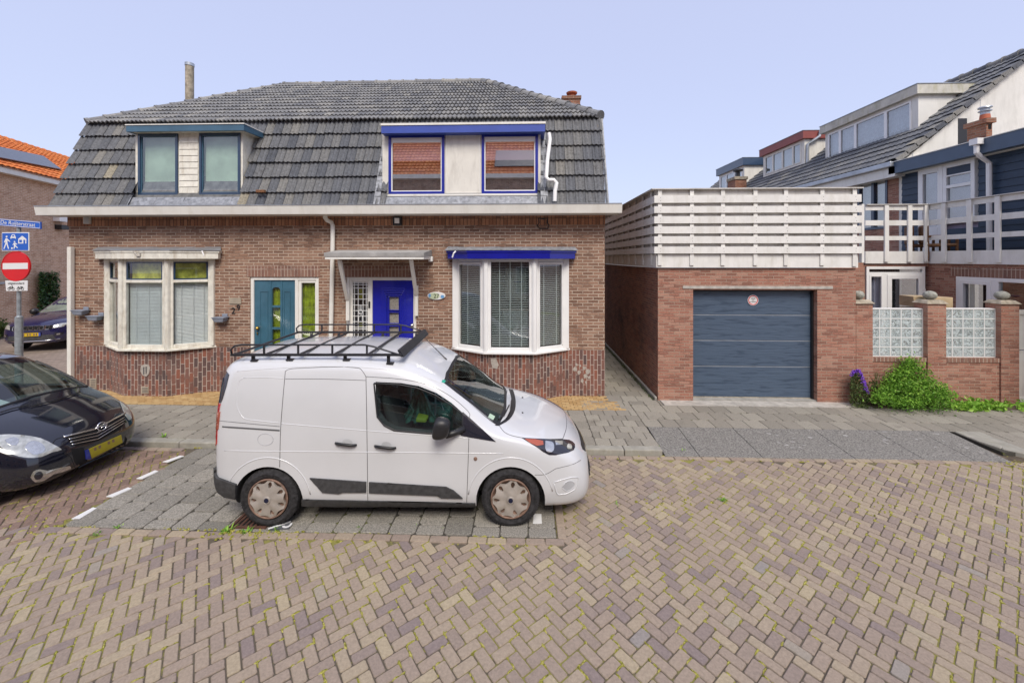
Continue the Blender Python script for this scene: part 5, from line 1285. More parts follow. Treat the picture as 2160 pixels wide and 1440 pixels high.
# upper floor cladding facing left at X=11, near corner runs out of frame
CX = 11.0; ratio = 797 / 202.0
def cl_pt(px, py): return atX(px, py, CX)
cz1 = 3 + (CX) / 3.95; cz0 = cz1 - .33
YCo = atX(1903, 400, CX).y
m = MB(); 
dwy1, dwy0 = atX(1942, 400, CX).y, atX(2062, 400, CX).y
z = TZb
yA_, yB_, yC_ = atX(1940, 400, CX - .05).y, atX(1992, 400, CX - .05).y, atX(2060, 400, CX - .05).y
while z < cz0:
    zt_ = min(z + .173, cz0)
    for (p0, p1) in ([(6.5, yC_), (yA_, YCo)] + ([(yC_, yB_)] if zt_ < TZb + 1.0 else [])):
        m.hexa([(CX - .018, p0, z), (CX - .018, p1, z), (CX + .1, p1, z), (CX + .1, p0, z)], [(CX, p0, zt_), (CX, p1, zt_), (CX + .1, p1, zt_), (CX + .1, p0, zt_)])
    z += .175
cl_ = m.build('cladding', 'navy_cladding', rh, recalc=True)
m = MB(); m.box(CX - .30, CX + .4, 6.5, YCo + .1, cz0, cz1); fz = m.build('fascia', 'slate_fascia', rh)
m = MB(); m.box(CX - .32, CX + .4, 6.5, YCo + .12, cz1, cz1 + .018); m.box(CX - .1, CX - .0, 6.5, YCo, cz0 - .03, cz0 - .002); m.build('fascia_trim', 'gutter_white', rh)
# balcony door and window unit in white pvc
m = MB(); x = CX - .05; yA = atX(1940, 400, CX).y; yB = atX(1992, 400, CX).y; yC = atX(2060, 400, CX).y
framex(m, yB, yA, x, .1, TZb + .04, cz0 - .03, .13); m.box(x, x + .09, yB + .13, yA - .13, TZb + .17, TZb + .95)
framex(m, yC, yB - .005, x, .1, TZb + 1.0, cz0 - .03, .09); zmid = atX(2030, 390, CX).z; m.box(x, x + .09, yC + .09, yB - .095, zmid - .04, zmid + .04); m.box(x + .0, x + .09, yC + .09, yB - .095, cz0 - .35, cz0 - .31)
bd = m.build('balcony_door', 'white_pvc', rh, bevel=.006)
m = MB(); m.box(x + .05, x + .056, yB + .13, yA - .13, TZb + .95, cz0 - .16); m.build('pane', 'upper_glass', bd); m = MB(); m.box(x + .05, x + .056, yC + .09, yB - .09, TZb + 1.09, cz0 - .35); m.build('pane', 'upper_glass', bd)
m = MB(); m.box(x + .12, x + .14, yC, yA, TZb + .2, cz0 - .03); m.build('room_back', 'lilac_curtain', bd)
m = MB(); m.box(x + .02, x + .04, yC + .09, yB - .09, cz0 - .31, cz0 - .1); m.build('top_panel', 'navy_cladding', bd)
# downpipe on the cladding
m = MB(); q = atX(2062, 310, CX - .36); q2 = atX(2060, 330, CX - .1)
m.tube([(CX - .38, q.y, cz1 - .02), (CX - .38, q.y, cz0 + .02), (CX - .30, q.y, cz0 - .06), (CX - .10, q.y, cz0 - .22), (CX - .09, q.y, TZb + .3)], .05, 8); m.box(CX - .46, CX - .31, q.y - .09, q.y + .09, cz1 - .12, cz1 + .02); m.build('downpipe', 'white_pvc', rh)
# tiled roof of the clad part: slopes up to the right, away from the fascia
rt = MB(); ysr = atX(2096, 290, CX).y
V_ = Vector((.77, 0, .64)).normalized()
tilearea(rt, (CX - .02, 6.4, cz1 + .02), (0, 1, 0), V_, 9, .33, .22, lambda v: (0, max(.5, 2.6 - v * .1)), amp=.02, lift=.035)
rt.build('lower_roof', 'upper_roof_tile', rh, recalc=False)
m = MB(); m.add([(CX - .02, 6.4, cz1 - .01), (CX - .02, 9.0, cz1 - .01), (CX - .02 + 2.4, 9.0, cz1 + 1.98), (CX - .02 + 2.4, 6.4, cz1 + 1.98)], [(0, 1, 2, 3)]); m.add([(CX - .02, 9.0, cz1 - .02), (CX + 2.4, 9.0, cz1 + 1.97), (CX + 2.4, 9.0, cz1 - .02)], [(0, 1, 2)]); m.box(CX + .1, CX + 2.4, 9.02, YCo + .05, cz1 - .10, cz1 - .06); m.build('roof_underlay', 'bitumen', rh, recalc=False)
# main rear house: wall facing left beyond the cladding, gable facing the street
SLP = .81; EX, EZ = 10.75, 5.82; RXX, YGb, YEnd = 14.75, YCo + .02, 30
m = MB()
gy = YGb
RZ = EZ + (RXX - EX) * SLP
m.prismy([(CX + .02, TZb), (CX + .02, EZ), (RXX, RZ - .12), (RXX * 2 - CX, EZ), (RXX * 2 - CX, TZb)], gy, gy + .1); m.build('gable_wall', 'render_white', rh)
m = MB(); x = atY(1926, 300, gy - .004).x
for px in (1925, 2068): x = XY(px, gy - .004); m.box(x - .008, x + .008, gy - .003, gy, 5.5, EZ + (x - EX) * SLP - .2)
m.build('panel_joint', 'seam_grey', rh)
m = MB(); wA, wB = atX(1871, 400, CX).y, atX(1836, 400, CX).y + .5
wallgrid(m, gy + .1, YEnd, TZb - 2.8, EZ, [(wA, wB, 3.9, 5.55)], CX + .02, .1, axis='x'); m.build('upper_wall', 'garage_brick', rh, recalc=False)
m = MB(); framex(m, wA, wB, CX - .0, .1, 3.9, 5.55, .07); m.box(CX - .002, CX + .09, (wA + wB) / 2 - .08, (wA + wB) / 2 + .02, 3.97, 5.48); uw = m.build('upper_window', 'dark_blue_frame', rh); m = MB(); m.box(CX + .06, CX + .066, wA + .07, wB - .07, 3.97, 5.48); m.build('pane', 'upper_glass', uw); m = MB(); m.box(CX + .13, CX + .14, wA, wB, 3.9, 5.55); m.build('blind', 'blind_grey', uw)
rt = MB(); V_ = Vector((1, 0, SLP)).normalized(); LL = (RXX - EX) * math.sqrt(1 + SLP * SLP)
tilearea(rt, (EX, gy - .12, EZ + .02), (0, 1, 0), V_, 15, LL / 15, .30, lambda v: (.14, 18), amp=.02, lift=.04)
mroof = rt.build('main_roof', 'roof_tile', rh, recalc=False)
m = MB(); m.quad((EX + .03, gy - .05, EZ - .01), (EX + .03, YEnd, EZ - .01), (RXX, YEnd, RZ - .03), (RXX, gy - .05, RZ - .03)); m.quad((RXX, gy - .05, RZ - .03), (RXX, YEnd, RZ - .03), (2 * RXX - EX, YEnd, EZ), (2 * RXX - EX, gy - .05, EZ)); m.build('roof_underlay', 'bitumen', mroof, recalc=False)
vt = MB(); n_ = 15
for k in range(n_):   # verge tiles with drop leaves
    a = LL / n_ * k; b_ = a + LL / n_ + .03; P = Vector((EX, gy - .14, EZ + .02)); pa, pb = P + V_ * a, P + V_ * b_; nn = Vector((-V_.z, 0, V_.x))
    vt.add([pa - nn * .10 + nn * .04, pb - nn * .10, pb + nn * .03, pa + nn * .075] + [q + Vector((0, .03, 0)) for q in (pa - nn * .10 + nn * .04, pb - nn * .10, pb + nn * .03, pa + nn * .075)] + [pa + nn * .075 + Vector((0, .3, 0)), pb + nn * .03 + Vector((0, .3, 0))], [(0, 1, 2, 3), (7, 6, 5, 4), (0, 3, 7, 4), (0, 4, 5, 1), (3, 2, 9, 8)])
vt.build('verge_tile', 'roof_tile', mroof, recalc=True)
rc = MB(); caps(rc, (RXX, gy - .1, RZ + .04), (RXX, YEnd, RZ + .04), L=.4, r=.12); rc.build('ridge_cap', 'roof_tile', mroof, recalc=False)
m = MB(); m.box(EX - .16, EX + .03, gy - .1, YEnd, EZ - .16, EZ - .01); m.build('gutter', 'zinc', rh, bevel=.02); m = MB(); m.box(EX - .05, CX + .06, gy - .12, YEnd, EZ - .45, EZ - .162); m.build('eaves_board', 'gutter_white', rh)
# black opening / stack of the brick chimney in front of the gable
q0 = atX(2021, 290, CX + .25); a, b_ = XY(2037, gy - .75), XY(2092, gy - .75)
m = MB(); x0_, x1_ = atY(2036, 250, 11.2).x, atY(2093, 250, 10.75).x; ctop = ZY(2060, 250, 10.75)
m.box(x0_ + .05, x1_, 10.75, 11.2, cz1 - .3, ctop - .12); m.box(x0_ , x1_ + .05, 10.70, 11.25, ctop - .12, ctop + .0)
chm = m.build('chimney', 'chimney_brick', rh); m = MB(); m.lathe([(.11, 0), (.095, .17), (.09, .17)], (x0_ + .26, 10.97, ctop), seg=14); m.build('chimney_pot', 'terracotta_pot', chm, auto=40)
m = MB(); m.lathe([(.09, 0), (.09, .07), (.13, .08), (.13, .10), (.09, .12), (.09, .15), (.14, .17), (.13, .20), (0, .21)], (x0_ + .26, 10.97, ctop + .171), seg=14); m.build('cowl', 'zinc', chm, auto=40)
m = MB(); xa, xb = XY(2021, gy - .006), XY(2040, gy - .006); m.box(xa, xb, gy - .006, gy, cz1 - .3, ZY(2030, 250, gy)); m.build('dark_slot', 'black_plastic', rh)
m = MB(); m.box(x1_ - .10, x1_ - .03, 10.74, 10.752, ctop - .28, ctop - .16); m.build('vent_hole', 'arch_dark', chm)
m = MB(); m.box(x0_ + .1, x1_ + .05, 10.55, 10.74, cz1 + .02, cz1 + .10); m.box(x1_, x1_ + .35, 10.4, 11.2, cz1 + .02, cz1 + .12); m.build('flashing', 'lead', chm, bevel=.02)
# dormers on the left slope
DXF = 12.24
def sdormer(xf, ztop, zbot, ynear, yfar, fmat, bmat, wmat, nwin, splits, label, fh=.30):
    b_ = MB(); xr = EX + (ztop - EZ) / SLP + .3
    b_.prismy([(xf, zbot), (xf, ztop - fh), (xr, ztop - fh), (max(xf + .12, EX + (zbot - EZ) / SLP + .2), zbot)], ynear, ynear + .06); b_.prismy([(xf, zbot), (xf, ztop - fh), (xr, ztop - fh), (max(xf + .12, EX + (zbot - EZ) / SLP + .2), zbot)], yfar - .06, yfar)
    b_.box(xf, xf + .05, ynear + .06, yfar - .06, zbot, zbot + .09); b_.box(xf, xf + .05, ynear + .06, yfar - .06, ztop - fh - .09, ztop - fh); b_.box(xf - .001, xf + .05, ynear + .0601, ynear + .22, zbot + .0, ztop - fh); b_.box(xf - .001, xf + .05, yfar - .18, yfar - .0601, zbot, ztop - fh)
    o = b_.build('roof_dormer', bmat, rh)
    m = MB(); m.box(xf - .14, xr + .1, ynear - .12, yfar + .12, ztop - fh, ztop); m.build('fascia', fmat, o, bevel=.004); m = MB(); m.box(xf - .16, xr + .1, ynear - .14, yfar + .14, ztop + .001, ztop + .02); m.build('roof_edge', 'zinc', o)
    y0, y1 = ynear + .22, yfar - .18; z0, z1 = zbot + .09, ztop - fh - .09
    m = MB(); framex(m, y0, y1, xf - .02, .06, z0, z1, .05)
    ys_ = [y0] + [y0 + (y1 - y0) * s for s in splits] + [y1]
    for s in ys_[1:-1]: m.box(xf - .018, xf + .04, s - .055, s + .055, z0 + .05, z1 - .05)
    m.build('window_frame', wmat, o)
    for a, c in zip(ys_[:-1], ys_[1:]):
        g_ = MB(); g_.box(xf + .015, xf + .02, a + .05, c - .05, z0 + .05, z1 - .05); g_.build('pane', 'upper_glass', o)
    return o, (y0, y1, z0, z1)
yn, yf_ = atX(1937, 200, DXF).y, atX(1741, 280, DXF).y
zt_ = atX(1937, 176, DXF - .14).z; zbt = atX(1937, 287, DXF).z
o, (y0, y1, z0, z1) = sdormer(DXF, zt_, zbt, yn, yf_, 'mossy_white', 'render_white', 'white_pvc', 4, (.26, .62, .83), 'x')
c_ = MB(); n = 90; vs = []
for k in range(n + 1):
    y = y0 + (y1 - y0) * k / n; vs += [(DXF + .14 + .03 * math.sin(k * 1.9), y, z0), (DXF + .14 + .03 * math.sin(k * 1.9 + .2), y, z1)]
c_.add(vs, [(2 * k, 2 * k + 2, 2 * k + 3, 2 * k + 1) for k in range(n)]); c_.build('curtain', 'net_curtain', o, smooth=True, recalc=False)
D2X = 12.3; yn, yf_ = atX(1697, 300, D2X).y, atX(1610, 330, D2X).y
o2, _ = sdormer(D2X, atX(1697, 274, D2X - .14).z, atX(1690, 345, D2X).z - .05, yn, yf_ , 'red_fascia', 'cream_panel', 'cream_panel', 4, (.2, .48, .76), 'x', .34)
m = MB(); m.box(D2X + .25, D2X + .27, yn + .1, yf_ - .1, 6.5, 8.4); m.build('room_back', 'blind_grey', o2); m = MB(); m.tube([(D2X + .55, yn - .2, 8.55), (D2X + .5, yn - .2, 8.3), (D2X + .1, yn - .06, 8.0), (D2X + .08, yn - .06, 7.0)], .06, 8); m.build('downpipe', 'zinc', o2)
yn, yf_ = atX(1570, 340, D2X).y, atX(1517, 360, D2X).y
o3, _ = sdormer(D2X, atX(1570, 331, D2X - .14).z, 6.6, yn, yf_, 'dark_blue_frame', 'cream_panel', 'white_pvc', 3, (.33, .7), 'x', .42); m = MB(); m.box(D2X + .25, D2X + .27, yn + .1, yf_ - .1, 6.5, 8.4); m.build('room_back', 'blind_grey', o3)
p = atX(1563, 392, 11.6); m = MB(); m.box(11.3, 11.9, p.y, p.y + .8, 5.5, p.z + .35); cc = m.build('chimney', 'chimney_brick', rh); m = MB(); m.box(11.25, 11.95, p.y - .05, p.y + .85, p.z + .35, p.z + .5); m.build('chimney_cap', 'cap_stone', cc); m = MB(); m.lathe([(.1, 0), (.1, .3), (.25, .35), (.25, .42), (.05, .5), (0, .5)], (11.6, p.y + .3, p.z + .5), seg=12); m.build('cowl', 'black_plastic', cc)
# chairs on the balcony, folded boards and a pot behind the garden wall
def lounge_chair(px, py, label):
    c = atX(px, py, CX - .55 ); root = empty('rattan_chair', (CX - .55, c.y, TZb + .04), rz=R(60), label=label, cat='chair', group='brown rattan chairs on the balcony')
    m = MB(); m.box(-.28, .28, -.28, .28, .36, .44); m.build('seat', 'rattan_brown', root, local=True, bevel=.03)
    m = MB(); m.box(-.28, .28, .22, .30, .44, .92); m.build('backrest', 'rattan_brown', root, local=True, bevel=.04)
    for a in (-.25, .25):
        m = MB(); m.tube([(a, -.26, 0), (a, -.27, .55), (a, -.2, .62), (a, .24, .62)], .03, 8); m.build('armrest', 'rattan_brown', root, local=True)
        m = MB(); m.tube([(a, .24, 0), (a, .24, .5)], .025, 8); m.build('leg', 'rattan_brown', root, local=True)
lounge_chair(1946, 520, 'brown rattan chair behind the balcony railing, left one'); lounge_chair(1978, 520, 'brown rattan chair behind the balcony railing, right one')
c = atY(1945, 640, 8.75); m = MB()
for k, (a, b_, h0, h1, t) in enumerate(((XY(1915, 8.75), XY(1952, 8.75), ZY(1930, 645, 8.75), ZY(1930, 624, 8.75), .06), (XY(1948, 8.8), XY(1989, 8.8), ZY(1930, 648, 8.8), ZY(1930, 625, 8.8), -.05))):
    m.hexa([(a, 8.6, h0), (b_, 8.6, h0), (b_, 8.95, h0), (a, 8.95, h0)], [(a - t * .5, 8.6, h1 - .015 * k), (b_, 8.6, h1), (b_ + t, 8.95, h1), (a, 8.95, h1)])
m.box(XY(1915, 8.75), XY(1989, 8.8), 8.62, 8.93, .9, ZY(1930, 649, 8.75))
bx_ = m.build('cardboard_box', 'cardboard', None, bevel=.004); tag(bx_, 'open tan cardboard box behind the middle pillar of the garden wall', 'box')
pr = empty('glazed_pot', (10.02, 8.75, 0), label='dark maroon glazed pot behind the rightmost wall pillar', cat='pot'); c = atY(2153, 630, 8.7)
m = MB(); m.lathe([(.10, -.32), (.16, -.2), (.19, -.05), (.17, .02), (.20, .05), (.20, .075), (.165, .075), (.15, 0)], (c.x + .06, 8.7, c.z), seg=20); m.build('pot', 'maroon_pot', pr, smooth=True); m = MB(); m.lathe([(.19, -1.9), (.19, -.33), (.0, -.32)], (c.x + .06, 8.7, c.z), seg=12); m.build('stand', 'garage_brick', pr)

# ================================================================ HOUSE ACROSS THE SIDE STREET
lh = empty('corner_house', (-20, 15, 0), label='brick house across the side street with orange tiles and a dark solar panel', cat='house')
y0_ = 15.0
a = atY(0, 350, y0_); EZL = a.z; 
# second point on the same eaves line at picture point (118,378)
d2_ = ray(118, 378); t2_ = (EZL - 3) / d2_.z; b = Vector((d2_.x * t2_, d2_.y * t2_, EZL))
D = Vector((b.x - a.x, b.y - a.y)).normalized(); A0 = Vector((a.x, a.y)) - D * 7; Lw = 18
m = MB(); Nn = Vector((D.y, -D.x))
def lp(s, d, z): q = A0 + D * s + Nn * d; return (q.x, q.y, z)
m.quad(lp(0, 0, -.02), lp(Lw, 0, -.02), lp(Lw, 0, EZL), lp(0, 0, EZL)); m.quad(lp(Lw, 0, 0), lp(Lw, -8, 0), lp(Lw, -8, EZL), lp(Lw, 0, EZL)); m.quad(lp(0, 0, 0), lp(0, -8, 0), lp(0, -8, EZL), lp(0, 0, EZL))
m.build('wall', 'far_brick', lh, recalc=False)
m = MB(); m.obox(A0, D, -.2, Lw + .2, -.05, .0 + .30, EZL - .30, EZL - .05); m.build('gutter', 'gutter_white', lh)
rt = MB(); U = Vector((D.x, D.y, 0)); inn = Vector((-Nn.x, -Nn.y, 0)); V_ = (inn + Vector((0, 0, .60))).normalized(); O = Vector(lp(-.2, .33, EZL - .05))
hipL = 4.2
tilearea(rt, O, U, V_, 14, .33, .26, lambda v: (max(0, v * .0), Lw + .4), amp=.035, lift=.04, waves=1)
rt.build('roof', 'orange_tile', lh, recalc=False)
m = MB(); q = [O + V_ * -.02, O + U * (Lw + .4) + V_ * -.02, O + U * (Lw + .4) + V_ * 4.6, O + V_ * 4.6]; m.quad(*[p - Vector((0, 0, .03)) for p in q]); m.build('roof_underlay', 'orange_tile', lh, recalc=False)
rz_ = O.z + V_.z * 4.6; rd_ = .33 - math.hypot(V_.x, V_.y) * 4.6
m = MB()
for q_ in (0, Lw): m.add([lp(q_, 0, EZL), lp(q_, rd_, rz_ - .05), lp(q_, -8, EZL)], [(0, 1, 2)])
m.quad(lp(0, -8, 0), lp(Lw, -8, 0), lp(Lw, -8, EZL), lp(0, -8, EZL)); m.build('gable', 'far_brick', lh, recalc=False)
m = MB(); m.quad(lp(-.2, rd_, rz_), lp(Lw + .2, rd_, rz_), lp(Lw + .2, -8.3, EZL - .1), lp(-.2, -8.3, EZL - .1)); m.build('rear_roof', 'orange_tile', lh, recalc=False)
rc = MB(); caps(rc, O + V_ * 4.6, O + U * (Lw + .4) + V_ * 4.6, L=.38, r=.12); rc.build('ridge_cap', 'orange_tile', lh, recalc=False)
sp_ = MB(); nv = U.cross(V_).normalized(); nv = nv if nv.z > 0 else -nv
s_of = lambda px, py: None
def onroof(px, py, h=.14):
    d = ray(px, py); o_ = Vector((0, 0, 3)); t = ((O + nv * h - o_).dot(nv)) / d.dot(nv); return o_ + d * t
Pn = [onroof(-60, 300), onroof(-60, 316), onroof(128, 354), onroof(96, 325), onroof(0, 308)]
Pn = [onroof(-70, 295), onroof(-70, 318), onroof(130, 357), onroof(92, 329)]
sp_.add(Pn + [p - nv * .04 for p in Pn], [(0, 1, 2, 3), (0, 4, 5, 1), (1, 5, 6, 2), (2, 6, 7, 3), (3, 7, 4, 0)]); sp_.build('solar_panel', 'solar', lh)
# fittings on that wall near our house corner
def onwall(px, py, h=.0):
    d = ray(px, py); n3 = Vector((Nn.x, Nn.y, 0)); p0 = Vector((A0.x, A0.y, 0)) + n3 * h; o_ = Vector((0, 0, 3)); t = (p0 - o_).dot(n3) / d.dot(n3); return o_ + d * t
def wallbox(name, mat, px0, py0, px1, py1, dep):
    p = onwall(px0, py0, dep); q = onwall(px1, py1, dep); s0 = (Vector((p.x, p.y)) - A0).dot(D); s1 = (Vector((q.x, q.y)) - A0).dot(D)
    m = MB(); m.obox(A0, D, min(s0, s1), max(s0, s1), .001, dep, min(p.z, q.z), max(p.z, q.z)); return m.build(name, mat, lh, bevel=.01)
wallbox('floodlight', 'white_pvc', 126, 453, 146, 469, .25); wallbox('planter', 'black_plastic', 130, 474, 146, 485, .25)
wallbox('meter_box', 'zinc', 0, 595, 11, 599, .06)
# ivy panel on the wall
iv = empty('ivy', (onwall(103, 620).x, onwall(103, 620).y, 0), label='rectangular patch of dark green ivy on the brick wall behind the dark blue car', cat='ivy')
m = MB(); random.seed(5)
for k in range(2600):
    px, py = random.uniform(81, 126), random.uniform(574, 668)
    if random.random() < .5 and (px < 84 or px > 123): continue
    p = onwall(px + random.gauss(0, .8), py + random.gauss(0, .8), random.uniform(.03, .28)); s_ = random.uniform(.04, .085)
    ax = Vector((random.gauss(0, 1), random.gauss(0, 1), random.gauss(0, 1))).normalized(); bx2 = ax.cross(Vector((random.random(), random.random(), random.random()))).normalized()
    m.add([p - ax * s_ * .3, p + bx2 * s_ * .6, p + ax * s_, p - bx2 * s_ * .6], [(0, 1, 2, 3)], random.random() ** 1.3)
m.build('leaves', 'ivy_leaf', iv, recalc=False)
m = MB(); p = onwall(84, 668, .12)
for q in range(4): m.tube([onwall(88 + q * 10, 690, .1), onwall(86 + q * 11, 640, .08), onwall(88 + q * 10, 590, .08)], .02, 5)
m.build('stems', 'stem_brown', iv)

# ================================================================ ROW OPPOSITE (behind the camera, seen only as reflections)
oh = empty('opposite_house', (0, -7, 0), label='orange-roofed brick row house reflected in the dormer windows', cat='house')
m = MB(); YO = -7.0; hs = []
for x in (-12, -8.2, -4.4, -.6, 3.2, 7.0): hs += [(x, x + 1.7, .9, 2.5), (x + .1, x + 1.6, 4.3, 5.9)]
wallgrid(m, -16, 13, 0, 7.9, hs, YO, -.12); m.build('wall', 'house_brick', oh, recalc=False)
m = MB()
for h in hs: frame_ring(m, h[0], h[1], YO - .08, YO - .02, h[2], h[3], .08)
m.build('window_frame', 'white_paint', oh); m = MB()
for h in hs: m.box(h[0], h[1], YO - .12, YO - .10, h[2], h[3])
m.build('window_back', 'dark_inside', oh)
m = MB(); m.box(-16.2, 13.2, YO, YO + .4, 7.75, 8.0); m.build('gutter', 'gutter_white', oh)
rt = MB(); V_ = Vector((0, -.72, .69)).normalized(); tilearea(rt, (-16, YO + .35, 7.98), (1, 0, 0), V_, 17, .34, .25, lambda v: (0, 29), amp=.03, lift=.04, waves=1); rt.build('roof', 'orange_tile', oh, recalc=False)
m = MB(); m.quad((-16, YO + .35, 7.94), (13, YO + .35, 7.94), (13, YO + .35 - 4.2, 7.94 + 4.02), (-16, YO + .35 - 4.2, 7.94 + 4.02)); m.quad((-16, YO, 0), (-16, -12, 0), (-16, -12, 7.9), (-16, YO, 7.9)); m.quad((13, YO, 0), (13, -12, 0), (13, -12, 7.9), (13, YO, 7.9)); m.build('roof_underlay', 'orange_tile', oh, recalc=False)
m = MB()
nr = Vector((0, .69, .72)).normalized(); V_ = Vector((0, -.72, .69)).normalized()
for x in (-1.9, 2.6):
    P = [Vector((x_, YO + .35, 7.98)) + V_ * v_ + nr * .12 for x_, v_ in ((x, .7), (x + 2.6, .7), (x + 2.6, 2.6), (x, 2.6))]
    m.hexa([p - nr * .04 for p in P], P)
m.build('solar_panel', 'solar', oh)
# ================================================================ VEHICLES
random.seed(31)
def lofted(stations, nx=5, ns=4, warp=None):
    """stations: (x, [(y,z)...]) half sections from the underside to the top centre line -> closed smooth body"""
    k = len(stations[0][1]); rows = []
    for j in range(k): rows.append(catmull([(s[0], s[1][j][0], s[1][j][1]) for s in stations], nx))
    secs = []
    for i in range(len(rows[0])):
        sec = catmull([rows[j][i] for j in range(k)], ns)
        secs.append([Vector((p.x, max(0, p.y), p.z)) for p in sec])
    vs, fs = [], []; n = len(secs[0]); ring = 2 * n - 2
    for sec in secs:
        loop = sec + [Vector((p.x, -p.y, p.z)) for p in sec[-2:0:-1]]
        if warp: loop = [warp(p) for p in loop]
        vs += loop
    for i in range(len(secs) - 1):
        for a in range(ring): fs.append((i * ring + a, i * ring + (a + 1) % ring, (i + 1) * ring + (a + 1) % ring, (i + 1) * ring + a))
    L = len(secs) - 1
    for c, flip in ((0, 1), (L, 0)):
        half = list(range(n))
        for a in range(n - 1):
            p, q = c * ring + a, c * ring + a + 1; r_, s_ = c * ring + (ring - a) % ring, c * ring + (ring - a - 1) % ring
            f = [p, q, s_, r_]; f = [x for t, x in enumerate(f) if x not in f[:t]]
            if len(f) > 2: fs.append(tuple(f[::-1] if flip else f))
    me = bpy.data.meshes.new('loft'); me.from_pydata(vs, [], fs); me.update()
    bm = bmesh.new(); bm.from_mesh(me); bmesh.ops.remove_doubles(bm, verts=bm.verts, dist=1e-4); bmesh.ops.dissolve_degenerate(bm, dist=1e-5, edges=bm.edges); bmesh.ops.recalc_face_normals(bm, faces=bm.faces)
    if bm.calc_volume(signed=True) < 0: bmesh.ops.reverse_faces(bm, faces=bm.faces)
    bm.to_mesh(me); bvh = BVHTree.FromBMesh(bm); bm.free(); return me, bvh
def prism_obj(poly, axis, a, b):
    m = MB(); (m.prismy if axis == 'y' else m.prismx)(poly, a, b); return m.build('cutter', 'arch_dark', None, local=True)
def carve(me, cutters, name, mat, parent, auto=35):
    o = bpy.data.objects.new(name, me); COL.objects.link(o)
    me.materials.clear(); me.materials.append(M[mat])
    def vol(m_):
        b_ = bmesh.new(); b_.from_mesh(m_); v = b_.calc_volume(signed=True); n_ = sum(1 for e in b_.edges if not e.is_manifold); b_.free(); return v, n_
    for c in cutters:
        best = None; v0 = vol(o.data)[0]; vc = vol(c.data)[0]
        for solver, selfi in (('EXACT', False), ('EXACT', True), ('FAST', False)):
            b = o.modifiers.new('b', 'BOOLEAN'); b.operation = 'DIFFERENCE'; b.solver = solver; b.object = c
            if solver == 'EXACT': b.use_self = selfi
            bpy.context.view_layer.update()
            m2 = bpy.data.meshes.new_from_object(o.evaluated_get(bpy.context.evaluated_depsgraph_get())); o.modifiers.clear()
            v, nm = vol(m2); print('BOOL', name, solver, selfi, round(v0, 3), round(vc, 3), '->', round(v, 3), nm)
            xs = [q.co.z for q in m2.vertices]; ok = 0 < v < v0 + 1e-4 and v > v0 - vc * 1.06 - .01 and min(xs) > .1
            if ok: best = m2; break
        if best: o.data = best
    o.parent = parent; m2 = o.data
    for c in cutters: bpy.data.objects.remove(c)
    m2.shade_smooth(); m2.set_sharp_from_angle(angle=R(auto)); return o
